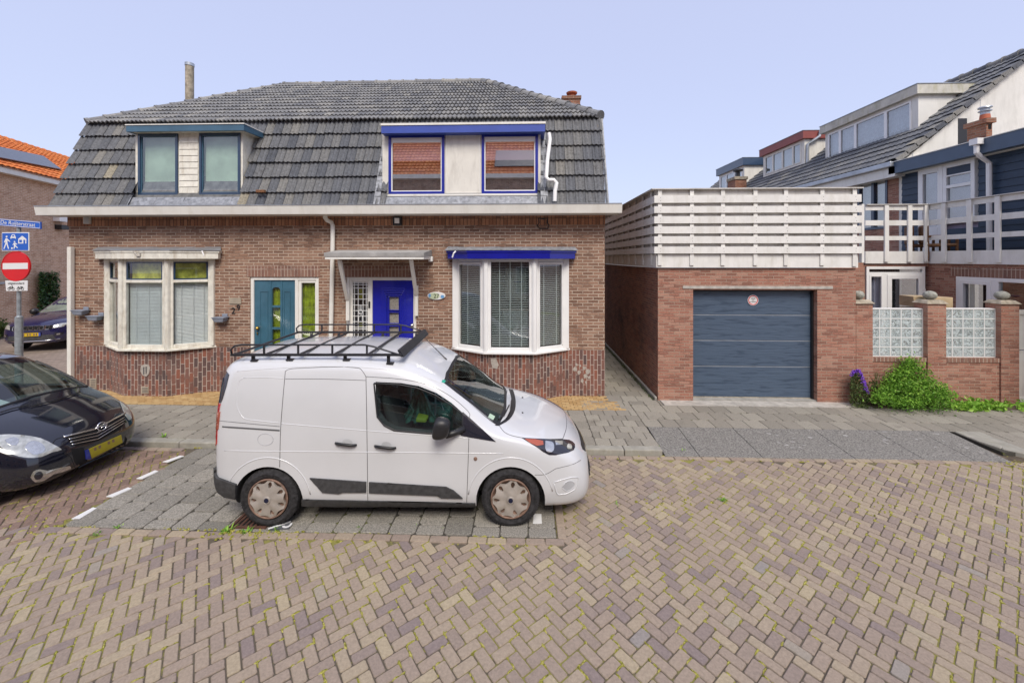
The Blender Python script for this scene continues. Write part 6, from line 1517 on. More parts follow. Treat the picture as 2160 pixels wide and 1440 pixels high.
class Car:
    def __init__(s, root, bvh):
        s.root, s.bvh = root, bvh
        s.mw = Matrix.Translation(root.location) @ Matrix.Rotation(root.rotation_euler.z, 4, 'Z'); s.iv = s.mw.inverted()
    def hit(s, px, py, off=.003):
        o = s.iv @ Vector((0, 0, CAMH)); d = (s.iv.to_3x3() @ ray(px, py)).normalized()
        h, n, i, t = s.bvh.ray_cast(o, d)
        if h is None:
            bd = None
            for k in range(60):
                q = s.bvh.find_nearest(o + d * (2.5 + k * .25))
                if bd is None or q[3] < bd[1][3]: bd = (2.5 + k * .25, q)
            for k in range(-8, 9):
                q = s.bvh.find_nearest(o + d * (bd[0] + k * .03))
                if q[3] < bd[1][3]: bd = (bd[0], q)
            h, n, i, t = bd[1]
            if n.dot(d) > 0: n = n - d * n.dot(d); n.normalize()
            return h + n * off
        if n.dot(d) > 0: n = -n
        return h + n * off
    def side(s, x, z, off=.003, sgn=-1):
        h, n, i, t = s.bvh.ray_cast(Vector((x, sgn * 3, z)), Vector((0, -sgn, 0)))
        if h is None: h, n, i, t = s.bvh.find_nearest(Vector((x, sgn * .8, z)))
        return h + Vector((0, sgn * off, 0))
    def decal(s, poly, name, mat, step=5, off=.003, th=.0, holes=(), par=None, smooth=True, mirror=False, edge=True):
        V, Fc = cdt([tuple(p) for p in poly], step, holes)
        P = [s.hit(x, y, off) for x, y in V]
        P = [p if p is not None else Vector((0, 0, 0)) for p in P]
        m = MB(); m.add(P, Fc)
        if edge:   # short skirt so that the patch has thickness
            from collections import Counter
            ec = Counter(); od = {}
            for f in Fc:
                for a, b in zip(f, f[1:] + f[:1]): ec[(min(a, b), max(a, b))] += 1; od[(min(a, b), max(a, b))] = (a, b)
            Q = [s.hit(x, y, -.004) for x, y in V]; Q = [q if q is not None else Vector((0, 0, 0)) for q in Q]
            for e, c in ec.items():
                if c == 1: a, b = od[e]; m.add([P[a], P[b], Q[b], Q[a]], [(0, 1, 2, 3)])
        me_o = m.build(name, mat, par or s.root, local=True, recalc=False)
        bm = bmesh.new(); bm.from_mesh(me_o.data); bmesh.ops.remove_doubles(bm, verts=bm.verts, dist=1e-5)
        bmesh.ops.recalc_face_normals(bm, faces=bm.faces); bm.to_mesh(me_o.data); bm.free()
        # make sure faces point outwards
        vw = s.iv @ Vector((0, 0, CAMH)); 
        acc = sum(p.normal.dot(vw - p.center) * p.area for p in me_o.data.polygons[:len(Fc)])
        if acc < 0: me_o.data.flip_normals()
        if smooth: me_o.data.shade_smooth(); me_o.data.set_sharp_from_angle(angle=R(45))
        if mirror:
            o2 = me_o.copy(); o2.data = me_o.data.copy(); o2.data.transform(Matrix.Scale(-1, 4, Vector((0, 1, 0)))); o2.data.flip_normals(); COL.objects.link(o2); o2.parent = me_o.parent
        return me_o
    def line(s, pts, name, mat, w_=.004, off=.001, step=6, par=None, closed=False, mb=None):
        q = []
        pts = [Vector(p) for p in pts]
        if closed: pts = pts + [pts[0]]
        for a, b in zip(pts[:-1], pts[1:]):
            k = max(1, int((b - a).length / step)); q += [a.lerp(b, i / k) for i in range(k)]
        q.append(pts[-1]); P = [s.hit(p.x, p.y, off) for p in q]; P = [p for p in P if p is not None]
        m = mb or MB(); m.tube(P, w_, 5)
        if mb is None: return m.build(name, mat, par or s.root, local=True, smooth=True)
def smoothpts(pts, n=4, closed=False):
    if closed: pts = list(pts) + [pts[0]]
    q = catmull([(p[0], p[1], 0) for p in pts], n); q = [(v.x, v.y) for v in q]
    return q[:-1] if closed else q
def wheel(parent, x, y, r, wdt, rr, sgn, spokes=7, cap='cover', name='wheel'):
    """sgn -1: outer side towards -y"""
    w_ = bpy.data.objects.new(name, None); 
    m = MB(); h = wdt / 2; prof = [(rr - .005, -h * .7), (rr + .01, -h * .93), (rr + (r - rr) * .5, -h * 1.04), (r - .028, -h * .95), (r - .008, -h * .80), (r, -h * .55), (r, -h * .3), (r - .006, -h * .28), (r - .006, -h * .20), (r, -h * .18), (r, h * .18), (r - .006, h * .2), (r - .006, h * .28), (r, h * .3), (r, h * .55), (r - .008, h * .8), (r - .028, h * .95), (rr, h)]
    m.lathe([(a, b * -sgn) for a, b in prof], (x, y, r), axis='y', seg=64)
    # side-wall tread blocks
    for k in range(72):
        a = k * math.pi / 36; ca_, sa_ = math.cos(a), math.sin(a)
        r0, r1 = r - .034, r - .002; yy = y + sgn * h * .99
        da = .022
        P = [(x + r0 * math.cos(a - da), yy - sgn * .0, r + r0 * math.sin(a - da)), (x + r0 * math.cos(a + da), yy, r + r0 * math.sin(a + da)), (x + r1 * math.cos(a + da * .8), y + sgn * h * .80, r + r1 * math.sin(a + da * .8)), (x + r1 * math.cos(a - da * .8), y + sgn * h * .80, r + r1 * math.sin(a - da * .8))]
        m.add(P + [(p[0], p[1] - sgn * .012, p[2]) for p in P], [(0, 1, 2, 3), (0, 4, 5, 1), (1, 5, 6, 2), (2, 6, 7, 3), (3, 7, 4, 0)])
    ty = m.build('wheel', 'tyre', parent, local=True, auto=35)
    m = MB(); m.lathe([(0, 0), (rr * .98, 0), (rr, -sgn * -.01)], (x, y + sgn * h * .55, r), axis='y', seg=40); m.build('rim', 'arch_dark', ty, local=True)
    yo = y + sgn * h * .98
    # cover: outer rusty ring + star of broad spokes around a hub
    m = MB(); m.lathe([(rr * 1.0, sgn * -.012), (rr * 1.005, sgn * .004), (rr * .955, sgn * .010), (rr * .915, sgn * .002), (rr * .90, sgn * -.02)], (x, yo, r), axis='y', seg=56); m.build('wheel_ring', 'hub_rust', ty, local=True, smooth=True)
    outer = []; holes_ = []
    for k in range(spokes):
        a = k * 2 * math.pi / spokes + .10
        st = 2 * math.pi / spokes
        for (f, q) in ((-.36, .93), (-.20, .83), (-.02, .80), (.14, .83), (.30, .93)): outer.append((math.cos(a + st * f) * rr * q, math.sin(a + st * f) * rr * q))
        hc = a + st * .47; hr = rr * .70; hole = []
        outer.append((math.cos(a + st * .47) * rr * .955, math.sin(a + st * .47) * rr * .955))
        for t in range(10):
            b = t * 2 * math.pi / 10; lx = math.cos(b) * rr * .15 + hr; ly = math.sin(b) * rr * .095 * (1.2 if math.cos(b) > 0 else .8)
            hole.append((lx * math.cos(hc) - ly * math.sin(hc), lx * math.sin(hc) + ly * math.cos(hc)))
        holes_.append(hole)
    V, Fc = cdt(outer, rr * .12, holes_)
    def hgt(u, v):
        q = math.hypot(u, v) / rr; a = math.atan2(v, u) - .10; st = 2 * math.pi / spokes; f = (a / st) % 1.0
        d = min(f, 1 - f) * 2      # 0 on the spoke centre, 1 between
        return sgn * (.016 * (1 - q * q) + .010 - .018 * (d ** 2) * min(1, q * 1.3))
    m = MB(); m.add([(x + u, yo + hgt(u, v), r + v) for u, v in V], Fc); k0 = len(m.v)
    from collections import Counter
    ec = Counter(); od = {}
    for f in Fc:
        for a, b in zip(f, f[1:] + f[:1]): ec[(min(a, b), max(a, b))] += 1; od[(min(a, b), max(a, b))] = (a, b)
    for e, c in ec.items():
        if c == 1:
            a, b = od[e]; pa, pb = V[a], V[b]
            m.add([(x + pa[0], yo + hgt(*pa), r + pa[1]), (x + pb[0], yo + hgt(*pb), r + pb[1]), (x + pb[0] * .985, yo + hgt(*pb) - sgn * .022, r + pb[1] * .985), (x + pa[0] * .985, yo + hgt(*pa) - sgn * .022, r + pa[1] * .985)], [(0, 1, 2, 3)])
    hc_ = m.build('hubcap', 'hub_silver', ty, local=True, recalc=False); bm = bmesh.new(); bm.from_mesh(hc_.data); bmesh.ops.remove_doubles(bm, verts=bm.verts, dist=1e-5); bmesh.ops.recalc_face_normals(bm, faces=bm.faces); bm.to_mesh(hc_.data); bm.free(); hc_.data.shade_smooth(); hc_.data.set_sharp_from_angle(angle=R(30))
    m = MB(); m.lathe([(rr * .19, sgn * .012), (rr * .185, sgn * .032), (rr * .15, sgn * .036), (rr * .14, sgn * .033), (0, sgn * .033)], (x, yo, r), axis='y', seg=24); m.build('hub_centre', 'hub_silver', ty, local=True, auto=40)
    m = MB(); m.lathe([(rr * .118, sgn * .034), (rr * .11, sgn * .038), (0, sgn * .040)], (x, yo, r), axis='y', seg=20); m.build('hub_badge', 'badge_blue', ty, local=True, auto=40)
    return ty

# ---------------------------------------------------------------- the white van
VOX, VOY = -1.2, 5.30       # its base, in the picture's own level frame
vroot = empty('van', (VOX * CYW - VOY * SYW, VOX * SYW + VOY * CYW, 0), rz=YAW, label='white panel van with black roof rack parked side-on in front of the brick houses', cat='van')
ST = [
 (-2.165, [(0, .42), (.60, .42), (.70, .50), (.735, .72), (.735, 1.02), (.69, 1.38), (.60, 1.60), (.34, 1.66), (0, 1.67)]),
 (-2.12, [(0, .30), (.70, .30), (.80, .42), (.825, .70), (.82, 1.05), (.765, 1.45), (.655, 1.715), (.38, 1.765), (0, 1.775)]),
 (-2.02, [(0, .24), (.76, .24), (.845, .38), (.865, .70), (.858, 1.06), (.800, 1.50), (.695, 1.765), (.40, 1.825), (0, 1.84)]),
 (-1.85, [(0, .22), (.78, .22), (.862, .36), (.878, .70), (.868, 1.06), (.810, 1.52), (.705, 1.785), (.42, 1.85), (0, 1.868)]),
 (-1.4, [(0, .20), (.80, .20), (.868, .32), (.880, .70), (.870, 1.06), (.812, 1.53), (.708, 1.795), (.42, 1.865), (0, 1.885)]),
 (-.6, [(0, .20), (.80, .20), (.862, .30), (.878, .70), (.870, 1.06), (.812, 1.53), (.708, 1.790), (.42, 1.86), (0, 1.88)]),
 (-.15, [(0, .20), (.80, .20), (.862, .30), (.878, .70), (.870, 1.05), (.808, 1.50), (.700, 1.745), (.42, 1.815), (0, 1.835)]),
 (.12, [(0, .20), (.80, .20), (.862, .30), (.878, .70), (.870, 1.045), (.805, 1.45), (.690, 1.675), (.42, 1.735), (0, 1.752)]),
 (.36, [(0, .20), (.80, .20), (.862, .30), (.878, .70), (.870, 1.04), (.802, 1.375), (.690, 1.565), (.42, 1.61), (0, 1.625)]),
 (.70, [(0, .20), (.80, .20), (.862, .30), (.878, .70), (.870, 1.03), (.815, 1.20), (.715, 1.325), (.42, 1.385), (0, 1.405)]),
 (1.02, [(0, .20), (.80, .20), (.865, .32), (.880, .68), (.868, .985), (.825, 1.04), (.740, 1.09), (.42, 1.165), (0, 1.19)]),
 (1.28, [(0, .20), (.80, .20), (.868, .34), (.882, .68), (.862, .92), (.80, .985), (.70, 1.012), (.40, 1.045), (0, 1.055)]),
 (1.58, [(0, .20), (.79, .20), (.862, .34), (.876, .62), (.842, .84), (.77, .905), (.66, .935), (.38, .975), (0, .985)]),
 (1.80, [(0, .20), (.77, .20), (.840, .33), (.848, .56), (.805, .765), (.72, .825), (.60, .855), (.35, .895), (0, .91)]),
 (1.94, [(0, .20), (.72, .20), (.795, .32), (.80, .52), (.745, .695), (.65, .755), (.54, .785), (.30, .82), (0, .835)]),
 (2.05, [(0, .205), (.62, .205), (.70, .30), (.71, .46), (.64, .60), (.55, .66), (.45, .69), (.26, .72), (0, .735)]),
 (2.12, [(0, .23), (.45, .23), (.53, .29), (.54, .42), (.48, .53), (.41, .575), (.33, .60), (.20, .62), (0, .63)]),
 (2.145, [(0, .30), (.22, .30), (.26, .33), (.27, .41), (.24, .47), (.20, .50), (.16, .515), (.1, .525), (0, .53)]),
]
vme, vbvh = lofted(ST, 6, 5)
V = Car(vroot, vbvh)
def px2side(px, py, y=-.87):   # picture point -> (x,z) in the van's near side plane
    t = VOY + y; return ((px - 1080) / F * t - VOX, CAMH + (HZ - py) / F * t)
WR_, WF_ = -1.51, 1.185
def archpoly(cx, r, zc=.30, n=20): return [(cx + r * math.cos(R(a)), zc + r * math.sin(R(a))) for a in [i * 180 / n for i in range(n + 1)]] + [(cx - r, .0), (cx + r, .0)]
win = smoothpts([(789, 808), (842, 811), (880, 818), (918, 833), (950, 853), (976, 874), (976, 914), (902, 913), (832, 907), (811, 897), (796, 879)], 1)
win_xz = [px2side(a, b, -.84) for a, b in win]
cab = []
cabin = MB(); cpts = [(-.42, .62), (.95, .62), (1.0, .96), (.70, 1.24), (.36, 1.50), (.10, 1.60), (-.42, 1.62)]
cutters = [prism_obj(archpoly(WR_, .385), 'y', -1.2, -.45), prism_obj(archpoly(WF_, .385), 'y', -1.2, -.45), prism_obj(archpoly(WR_, .385), 'y', .45, 1.2), prism_obj(archpoly(WF_, .385), 'y', .45, 1.2)]
cc_ = MB()
n_ = len(cpts); yb_ = .80; ytop = .655
vs = [(x, -(yb_ if z < 1.06 else yb_ - (z - 1.06) * .26), z) for x, z in cpts] + [(x, (yb_ if z < 1.06 else yb_ - (z - 1.06) * .26), z) for x, z in cpts]
cc_.add(vs, [tuple(range(n_)), tuple(range(2 * n_ - 1, n_ - 1, -1))] + [((i + 1) % n_, i, n_ + i, n_ + (i + 1) % n_) for i in range(n_)])
cutters.append(cc_.build('cutter', 'dash_grey', None, local=True))
cutters.append(prism_obj(win_xz, 'y', -1.2, 1.2))
ws = [(-.735, 1.085), (-.50, 1.112), (0, 1.13), (.50, 1.112), (.735, 1.085), (.66, 1.56), (.40, 1.592), (0, 1.602), (-.40, 1.592), (-.66, 1.56)]
# windscreen opening: sweep along the length, over the bonnet only
cutters.append(prism_obj([(a, b) for a, b in ws], 'x', .25, 1.6))
body = carve(vme, cutters, 'body', 'van_white', vroot, auto=28)
body.data.materials.append(M['dash_grey'])
def pinside(q, p):
    x, y = q; c = False
    for i in range(len(p)):
        x1, y1 = p[i]; x2, y2 = p[(i + 1) % len(p)]
        if (y1 > y) != (y2 > y) and x < (x2 - x1) * (y - y1) / (y2 - y1) + x1: c = not c
    return c
for p in body.data.polygons:
    c = p.center; h, n, i, t = vbvh.find_nearest(c)
    if t > .012: p.material_index = 1
# glass
glw = V.decal(win, 'side_window', 'car_glass', 9, off=-.004, edge=False, mirror=True)
gw_ = MB(); Vv, Fc = cdt(ws, .09); P = []
for y, z in Vv:
    h, n, i, t = vbvh.ray_cast(Vector((4, y, z)), Vector((-1, 0, 0))); P.append((h + n * -.002) if h is not None and h.x < 1.6 else Vector((.9, y, z)))
gw_.add(P, Fc); wsn = gw_.build('windscreen', 'car_glass', vroot, local=True, recalc=False); 
if sum(p.normal.x for p in wsn.data.polygons) < 0: wsn.data.flip_normals()
wsn.data.shade_smooth()
m = MB()
def wsring(mb, grow, w_, off):
    c = sum((Vector(p) for p in ws), Vector((0, 0))) / len(ws); pts = []
    L = [Vector(p) for p in ws]; D_ = []
    for i in range(len(L)):
        a, b = L[i], L[(i + 1) % len(L)]; k = max(1, int((b - a).length / .06)); D_ += [a.lerp(b, j / k) for j in range(k)]
    inner = []; outer = []
    for p in D_:
        for lst, g_ in ((inner, 1 - w_), (outer, grow)):
            q = c + (p - c) * g_ if lst is inner else c + (p - c) * grow
            h, n, i, t = vbvh.ray_cast(Vector((4, q.x, q.y)), Vector((-1, 0, 0)))
            if h is None or h.x > 1.6: h, n, i, t = vbvh.find_nearest(Vector((.9, q.x, q.y)))
            lst.append(h + n * off)
    n = len(D_); mb.add(inner + outer, [(i, (i + 1) % n, n + (i + 1) % n, n + i) for i in range(n)])
wsring(m, 1.01, .07, .002); m.build('windscreen_seal', 'black_plastic', wsn, local=True)
# dark rubber round the side window
m = MB(); V.line(win, '', '', .010, .002, 6, closed=True, mb=m); m.build('window_seal', 'black_plastic', glw, local=True, smooth=True)
# triangular corner cover
V.decal([(976, 868), (992, 882), (1046, 931), (993, 922), (972, 918)], 'corner_cover', 'lamp_dark', 6, .006)
# door and panel gaps
gaps = MB()
def seam(pts, w_=.0035): V.line(smoothpts(pts, 3) if len(pts) > 2 else pts, '', '', w_, .0, 6, mb=gaps)
seam([(602, 783), (608, 779), (640, 776), (757, 776), (765, 783), (772, 794)]); seam([(602, 783), (596, 850), (592, 905), (590, 985)]); seam([(772, 794), (774, 905), (776, 1064)])
seam([(772, 794), (850, 800), (905, 812), (945, 832), (975, 855), (991, 873), (990, 880)]); seam([(990, 880), (988, 960), (984, 1072)]); seam([(602, 799), (680, 799), (771, 802)], .003)
seam([(1044, 931), (1065, 915), (1100, 924)], .003) if False else None
seam([(462, 887), (525, 893), (590, 899)], .003); seam([(1128, 1001), (1150, 1000), (1172, 988)], .003)
seam([(1052, 896), (1064, 911), (1082, 919), (1120, 925), (1165, 926), (1187, 925)]); seam([(1187, 925), (1194, 905), (1195, 885), (1188, 862), (1172, 845)]); seam([(1172, 988), (1210, 978), (1225, 970)], .003)
gaps.build('panel_gap', 'seam_dark', body, local=True, smooth=True)
pr_ = MB()
for pts in ([(512, 797), (560, 796), (598, 798)], [(512, 797), (503, 806), (499, 850), (504, 868), (515, 882), (545, 887), (590, 892)], [(592, 893), (700, 902), (772, 908), (850, 914), (990, 924)], [(500, 783), (560, 778), (700, 772), (850, 784), (930, 808), (975, 838), (1040, 890)]):
    V.line(smoothpts(pts, 3), '', '', .006, -.002, 6, mb=pr_)
for cx_, a0, a1 in ((WR_, 8, 158), (WF_, 12, 172)):
    P = []
    for k in range(25):
        a = R(a0 + (a1 - a0) * k / 24); P.append(V.side(cx_ + .475 * math.cos(a), .31 + .475 * math.sin(a), -.004))
    pr_.tube(P, .009, 6)
P = [V.side(-2.0 + 3.1 * k / 30, .86 - .03 * k / 30, -.006) for k in range(31)]; pr_.tube(P, .010, 6)
pr_.build('pressed_line', 'van_white', body, local=True, smooth=True)
# waist crease
# rail, mouldings, sill, bumpers
V.decal([(469, 898), (590, 906), (590, 909), (469, 901)], 'door_rail', 'seam_dark', 8, .003)
V.decal([(654, 1007), (773, 1015), (773, 1037), (724, 1037), (715, 1040), (681, 1037)], 'side_moulding', 'trim_grey', 7, .016); V.decal([(779, 1015.5), (941, 1025.5), (957, 1033), (976, 1049.5), (931, 1048.5), (923, 1044), (779, 1038)], 'side_moulding', 'trim_grey', 7, .016)
V.decal([(637, 1052), (1003, 1060), (1003, 1073), (637, 1065)], 'sill', 'trim_grey', 8, .012)
V.decal([(449, 986), (462, 1006), (500, 1020), (500, 1049), (478, 1045), (450, 1026), (440, 1006), (441, 992)], 'rear_bumper', 'trim_grey', 5, .028)
m = MB(); m.prismx([(-.76, .40), (.76, .40), (.78, .62), (-.78, .62)], -2.21, -2.10); m.build('rear_bumper', 'trim_grey', vroot, local=True, bevel=.04)
# lamps
V.decal([(478, 782), (484, 790), (478, 815), (470, 842), (466, 850), (455, 849), (458, 836), (468, 806)], 'tail_lamp_top', 'lamp_dark', 4, .006, mirror=True)
V.decal([(466, 851), (462, 870), (459, 905), (458, 936), (450, 941), (450, 905), (453, 870), (456, 850)], 'tail_lamp', 'lamp_red', 4, .008, mirror=True); V.decal([(465, 868), (461, 905), (457, 905), (460, 868)], 'reverse_lamp', 'lamp_orange', 4, .012, mirror=True)
hl = smoothpts([(1100, 923), (1125, 924.5), (1160, 926), (1200, 927.5), (1212, 936), (1210, 949), (1184, 957), (1158, 959), (1134, 944)], 2, True)
hh = V.decal(hl, 'headlight', 'lamp_dark', 4, .005, mirror=True)
V.decal([(1106, 925.5), (1128, 926.5), (1145, 930), (1146, 938), (1132, 940), (1118, 934)], 'indicator', 'lamp_orange', 4, .009, par=hh); V.decal(smoothpts([(1150, 930), (1166, 934), (1167, 950), (1156, 954), (1150, 946)], 3, True), 'reflector', 'lamp_chrome', 3, .010, par=hh); V.decal([(1170, 930), (1186, 931), (1186, 938), (1172, 939)], 'reflector', 'lamp_chrome', 4, .010, par=hh); V.decal(smoothpts([(1198, 936), (1205, 939), (1204, 947), (1197, 947), (1195, 941)], 3, True), 'reflector', 'lamp_cover', 3, .012, par=hh)
def vp(y, z, off=.006):
    h, n, i, t = vbvh.ray_cast(Vector((4, y, z)), Vector((-1, 0, 0)))
    if h is None: h, n, i, t = vbvh.find_nearest(Vector((2.1, y, z)))
    return h + n * off
def vpatch(poly, name, mat, off=.006, par=None, step=.05):
    Vv, Fc = cdt(poly, step); m = MB(); m.add([vp(y, z, off) for y, z in Vv], Fc)
    o = m.build(name, mat, par or vroot, local=True, recalc=False)
    if sum(p.normal.x for p in o.data.polygons) < 0: o.data.flip_normals()
    o.data.shade_smooth(); return o
g1 = vpatch([(-.40, .62), (.40, .62), (.46, .68), (.40, .705), (-.40, .705), (-.46, .68)], 'grille', 'black_plastic'); g2 = vpatch([(-.46, .33), (.46, .33), (.56, .44), (.50, .53), (-.50, .53), (-.56, .44)], 'lower_grille', 'black_plastic')
m = MB()
for z in (.38, .43, .48): m.tube([vp(-.48 + .08 * k, z, .012) for k in range(13)], .007, 5)
m.build('grille_bar', 'trim_grey', g2, local=True)
vpatch([(-.26, .545), (.26, .545), (.26, .61), (-.26, .61)], 'number_plate', 'plate_yellow', .014)
# fog lamp recess
fr_ = smoothpts([(1168, 1017), (1190, 1010), (1219, 1006), (1218, 1018), (1212, 1032), (1178, 1043), (1172, 1032)], 2, True)
m = MB(); V.line(fr_, '', '', .006, .002, 5, closed=True, mb=m); fo = m.build('fog_lamp_surround', 'van_white', vroot, local=True, smooth=True); V.decal(smoothpts([(1186, 1028), (1192, 1017), (1204, 1013), (1212, 1019), (1206, 1030), (1195, 1035)], 2, True), 'fog_lamp', 'seam_grey', 4, .004, par=fo)
m = MB(); V.line(smoothpts([(1186, 1028), (1192, 1017), (1204, 1013), (1212, 1019), (1206, 1030), (1195, 1035)], 2, True), '', '', .004, .004, 5, closed=True, mb=m); m.build('fog_lamp_ring', 'van_white', fo, local=True, smooth=True)
# fuel flap, handles, keyhole, small badge
fl_ = [(560 + 16.5 * math.cos(k * .314), 926.5 + 12.5 * math.sin(k * .314)) for k in range(20)]; m = MB(); V.line(fl_, '', '', .0028, .0005, 5, closed=True, mb=m); m.build('fuel_flap', 'seam_grey', body, local=True, smooth=True)
for (x0, y0) in ((707, 934), (790, 940)):
    P = [V.hit(x0 + t, y0 + dy, off) for t, dy, off in ((1, 0, .002), (5, -.5, .022), (16, 0, .034), (32, 2, .034), (41, 3.3, .022), (45, 4, .002))]
    m = MB(); m.tube(P, [.013, .016, .0165, .0165, .016, .012], 8); h_ = m.build('door_handle', 'black_plastic', vroot, local=True, smooth=True)
    V.decal(smoothpts([(x0 + 14, y0 - 2), (x0 + 19, y0 - 8), (x0 + 30, y0 - 8), (x0 + 37, y0 - 1), (x0 + 26, y0 + 1)], 2, True), 'handle_cup', 'cup_grey', 4, .001, par=h_)
c = V.hit(1003, 967, .004); m = MB(); m.lathe([(0, -.006), (.012, -.005), (.02, -.002), (.022, .004)], (c.x, c.y, c.z), axis='y', seg=14); m.build('badge_pin', 'hub_rust', body, local=True)
# mirrors
for sg_ in (-1, 1):
    cx_, cz_ = px2side(928, 903, -1.0); cx_ += .0
    m = MB(); Y0 = sg_ * 1.0
    vs = []; n = 12
    for (dx_, sc_, zo) in ((-.085, .72, 0), (-.06, .95, 0), (.0, 1.0, 0), (.06, .86, .0), (.10, .5, -.01)):
        for k in range(n):
            a = k * 2 * math.pi / n; e = 2.6
            ca_, sa_ = math.cos(a), math.sin(a); u = abs(ca_) ** (2 / e) * (1 if ca_ > 0 else -1); v = abs(sa_) ** (2 / e) * (1 if sa_ > 0 else -1)
            vs.append((cx_ + .01 + dx_ + .015 * v, Y0 + u * .095 * sc_, cz_ + v * .125 * sc_ + zo))
    fs = [(i * n + k, i * n + (k + 1) % n, (i + 1) * n + (k + 1) % n, (i + 1) * n + k) for i in range(4) for k in range(n)] + [tuple(range(n)), tuple(4 * n + k for k in range(n))]
    m.add(vs, fs); mr = m.build('door_mirror', 'black_plastic', vroot, local=True); mr.data.shade_smooth(); sb_ = mr.modifiers.new('s', 'SUBSURF'); sb_.levels = 1; sb_.render_levels = 2
    m = MB(); m.tube([(cx_ + .06, Y0 - sg_ * .04, cz_ - .09), (cx_ + .15, Y0 - sg_ * .10, cz_ - .09), (cx_ + .25, sg_ * .86, cz_ - .06)], [.04, .035, .03], 8); m.build('mirror_arm', 'black_plastic', mr, local=True, smooth=True)
# wipers and cowl
m = MB(); 
cp = smoothpts([(1052, 898), (1074, 885), (1086, 865), (1087, 840), (1080, 815)], 3)
co = [V.hit(a, b, .004) for a, b in cp]; ci = [V.hit(a - 9, b - 1, .004) for a, b in cp]
m.add(co + ci, [(k, k + 1, len(co) + k + 1, len(co) + k) for k in range(len(co) - 1)]); m.build('cowl', 'black_plastic', vroot, local=True, recalc=True)
for pts in ([(1068, 884), (1076, 868), (1078, 845)], [(1050, 886), (1062, 878), (1073, 856)]):
    m = MB(); V.line(pts, '', '', .008, .015, 6, mb=m); m.build('wiper', 'black_plastic', vroot, local=True)
m = MB(); 
for (a, b) in ((1102, 838.5), (1102, 870.5)): p = V.hit(a, b, .004); m.lathe([(.013, -.006), (.011, .005), (0, .008)], (p.x, p.y, p.z), seg=8)
m.build('washer_jet', 'black_plastic', body, local=True)
V.decal([(933, 801), (940, 802), (938, 808), (931, 806)], 'sticker', 'sticker_green', 3, .004, edge=False); V.decal([(1033, 872), (1044, 878), (1040, 886), (1029, 880)], 'sticker', 'blind_green', 3, .004, edge=False)
# antenna
p = V.hit(942, 759, .004); q = p + Vector((-.30, .06, .27)); m = MB(); m.tube([p, p + (q - p) * .12, q], [.011, .007, .003], 6); m.build('antenna', 'black_plastic', vroot, local=True)
# wheels and wells
for x in (WR_, WF_):
    for s_ in (-1, 1): wheel(vroot, x, s_ * .775, .325, .205, .222, s_)
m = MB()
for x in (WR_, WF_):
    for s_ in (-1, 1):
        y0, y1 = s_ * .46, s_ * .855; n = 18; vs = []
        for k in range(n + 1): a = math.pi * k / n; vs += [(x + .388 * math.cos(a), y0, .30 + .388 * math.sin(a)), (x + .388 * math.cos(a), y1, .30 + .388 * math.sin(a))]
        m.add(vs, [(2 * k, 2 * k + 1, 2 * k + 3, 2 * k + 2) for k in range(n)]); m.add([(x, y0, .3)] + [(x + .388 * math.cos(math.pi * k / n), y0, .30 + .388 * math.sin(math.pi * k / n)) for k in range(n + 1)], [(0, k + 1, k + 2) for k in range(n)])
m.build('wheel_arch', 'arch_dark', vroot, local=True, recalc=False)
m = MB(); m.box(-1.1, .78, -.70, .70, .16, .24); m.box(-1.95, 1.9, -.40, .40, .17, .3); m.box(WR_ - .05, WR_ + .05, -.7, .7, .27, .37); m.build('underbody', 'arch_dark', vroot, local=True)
# interior
m = MB(); m.box(.62, 1.0, -.72, .72, .80, 1.04); m.box(.45, .66, -.25, .25, .62, .95); m.build('dashboard', 'dash_grey', vroot, local=True, bevel=.03)
for s_ in (-1, 1):
    m = MB(); m.box(-.15, .32, s_ * .42 - .24, s_ * .42 + .24, .64, .86); m.hexa([(-.20, s_ * .42 - .24, .84), (-.06, s_ * .42 - .24, .84), (-.06, s_ * .42 + .24, .84), (-.20, s_ * .42 + .24, .84)], [(-.36, s_ * .42 - .22, 1.38), (-.26, s_ * .42 - .22, 1.38), (-.26, s_ * .42 + .22, 1.38), (-.36, s_ * .42 + .22, 1.38)]); m.box(-.37, -.28, s_ * .42 - .12, s_ * .42 + .12, 1.40, 1.56)
    m.build('seat', 'seat_teal' if s_ > 0 else 'seat_grey', vroot, local=True, bevel=.05)
m = MB(); ring = [(.50 + .10 * math.sin(k * .35), .38 + .18 * math.cos(k * .35), 1.04 + .16 * math.sin(k * .35)) for k in range(19)]; m.tube(ring, .016, 6, cap=False); m.tube([(.60, .38, .95), (.5, .38, 1.04)], .03, 6); m.build('steering_wheel', 'black_plastic', vroot, local=True, smooth=True)
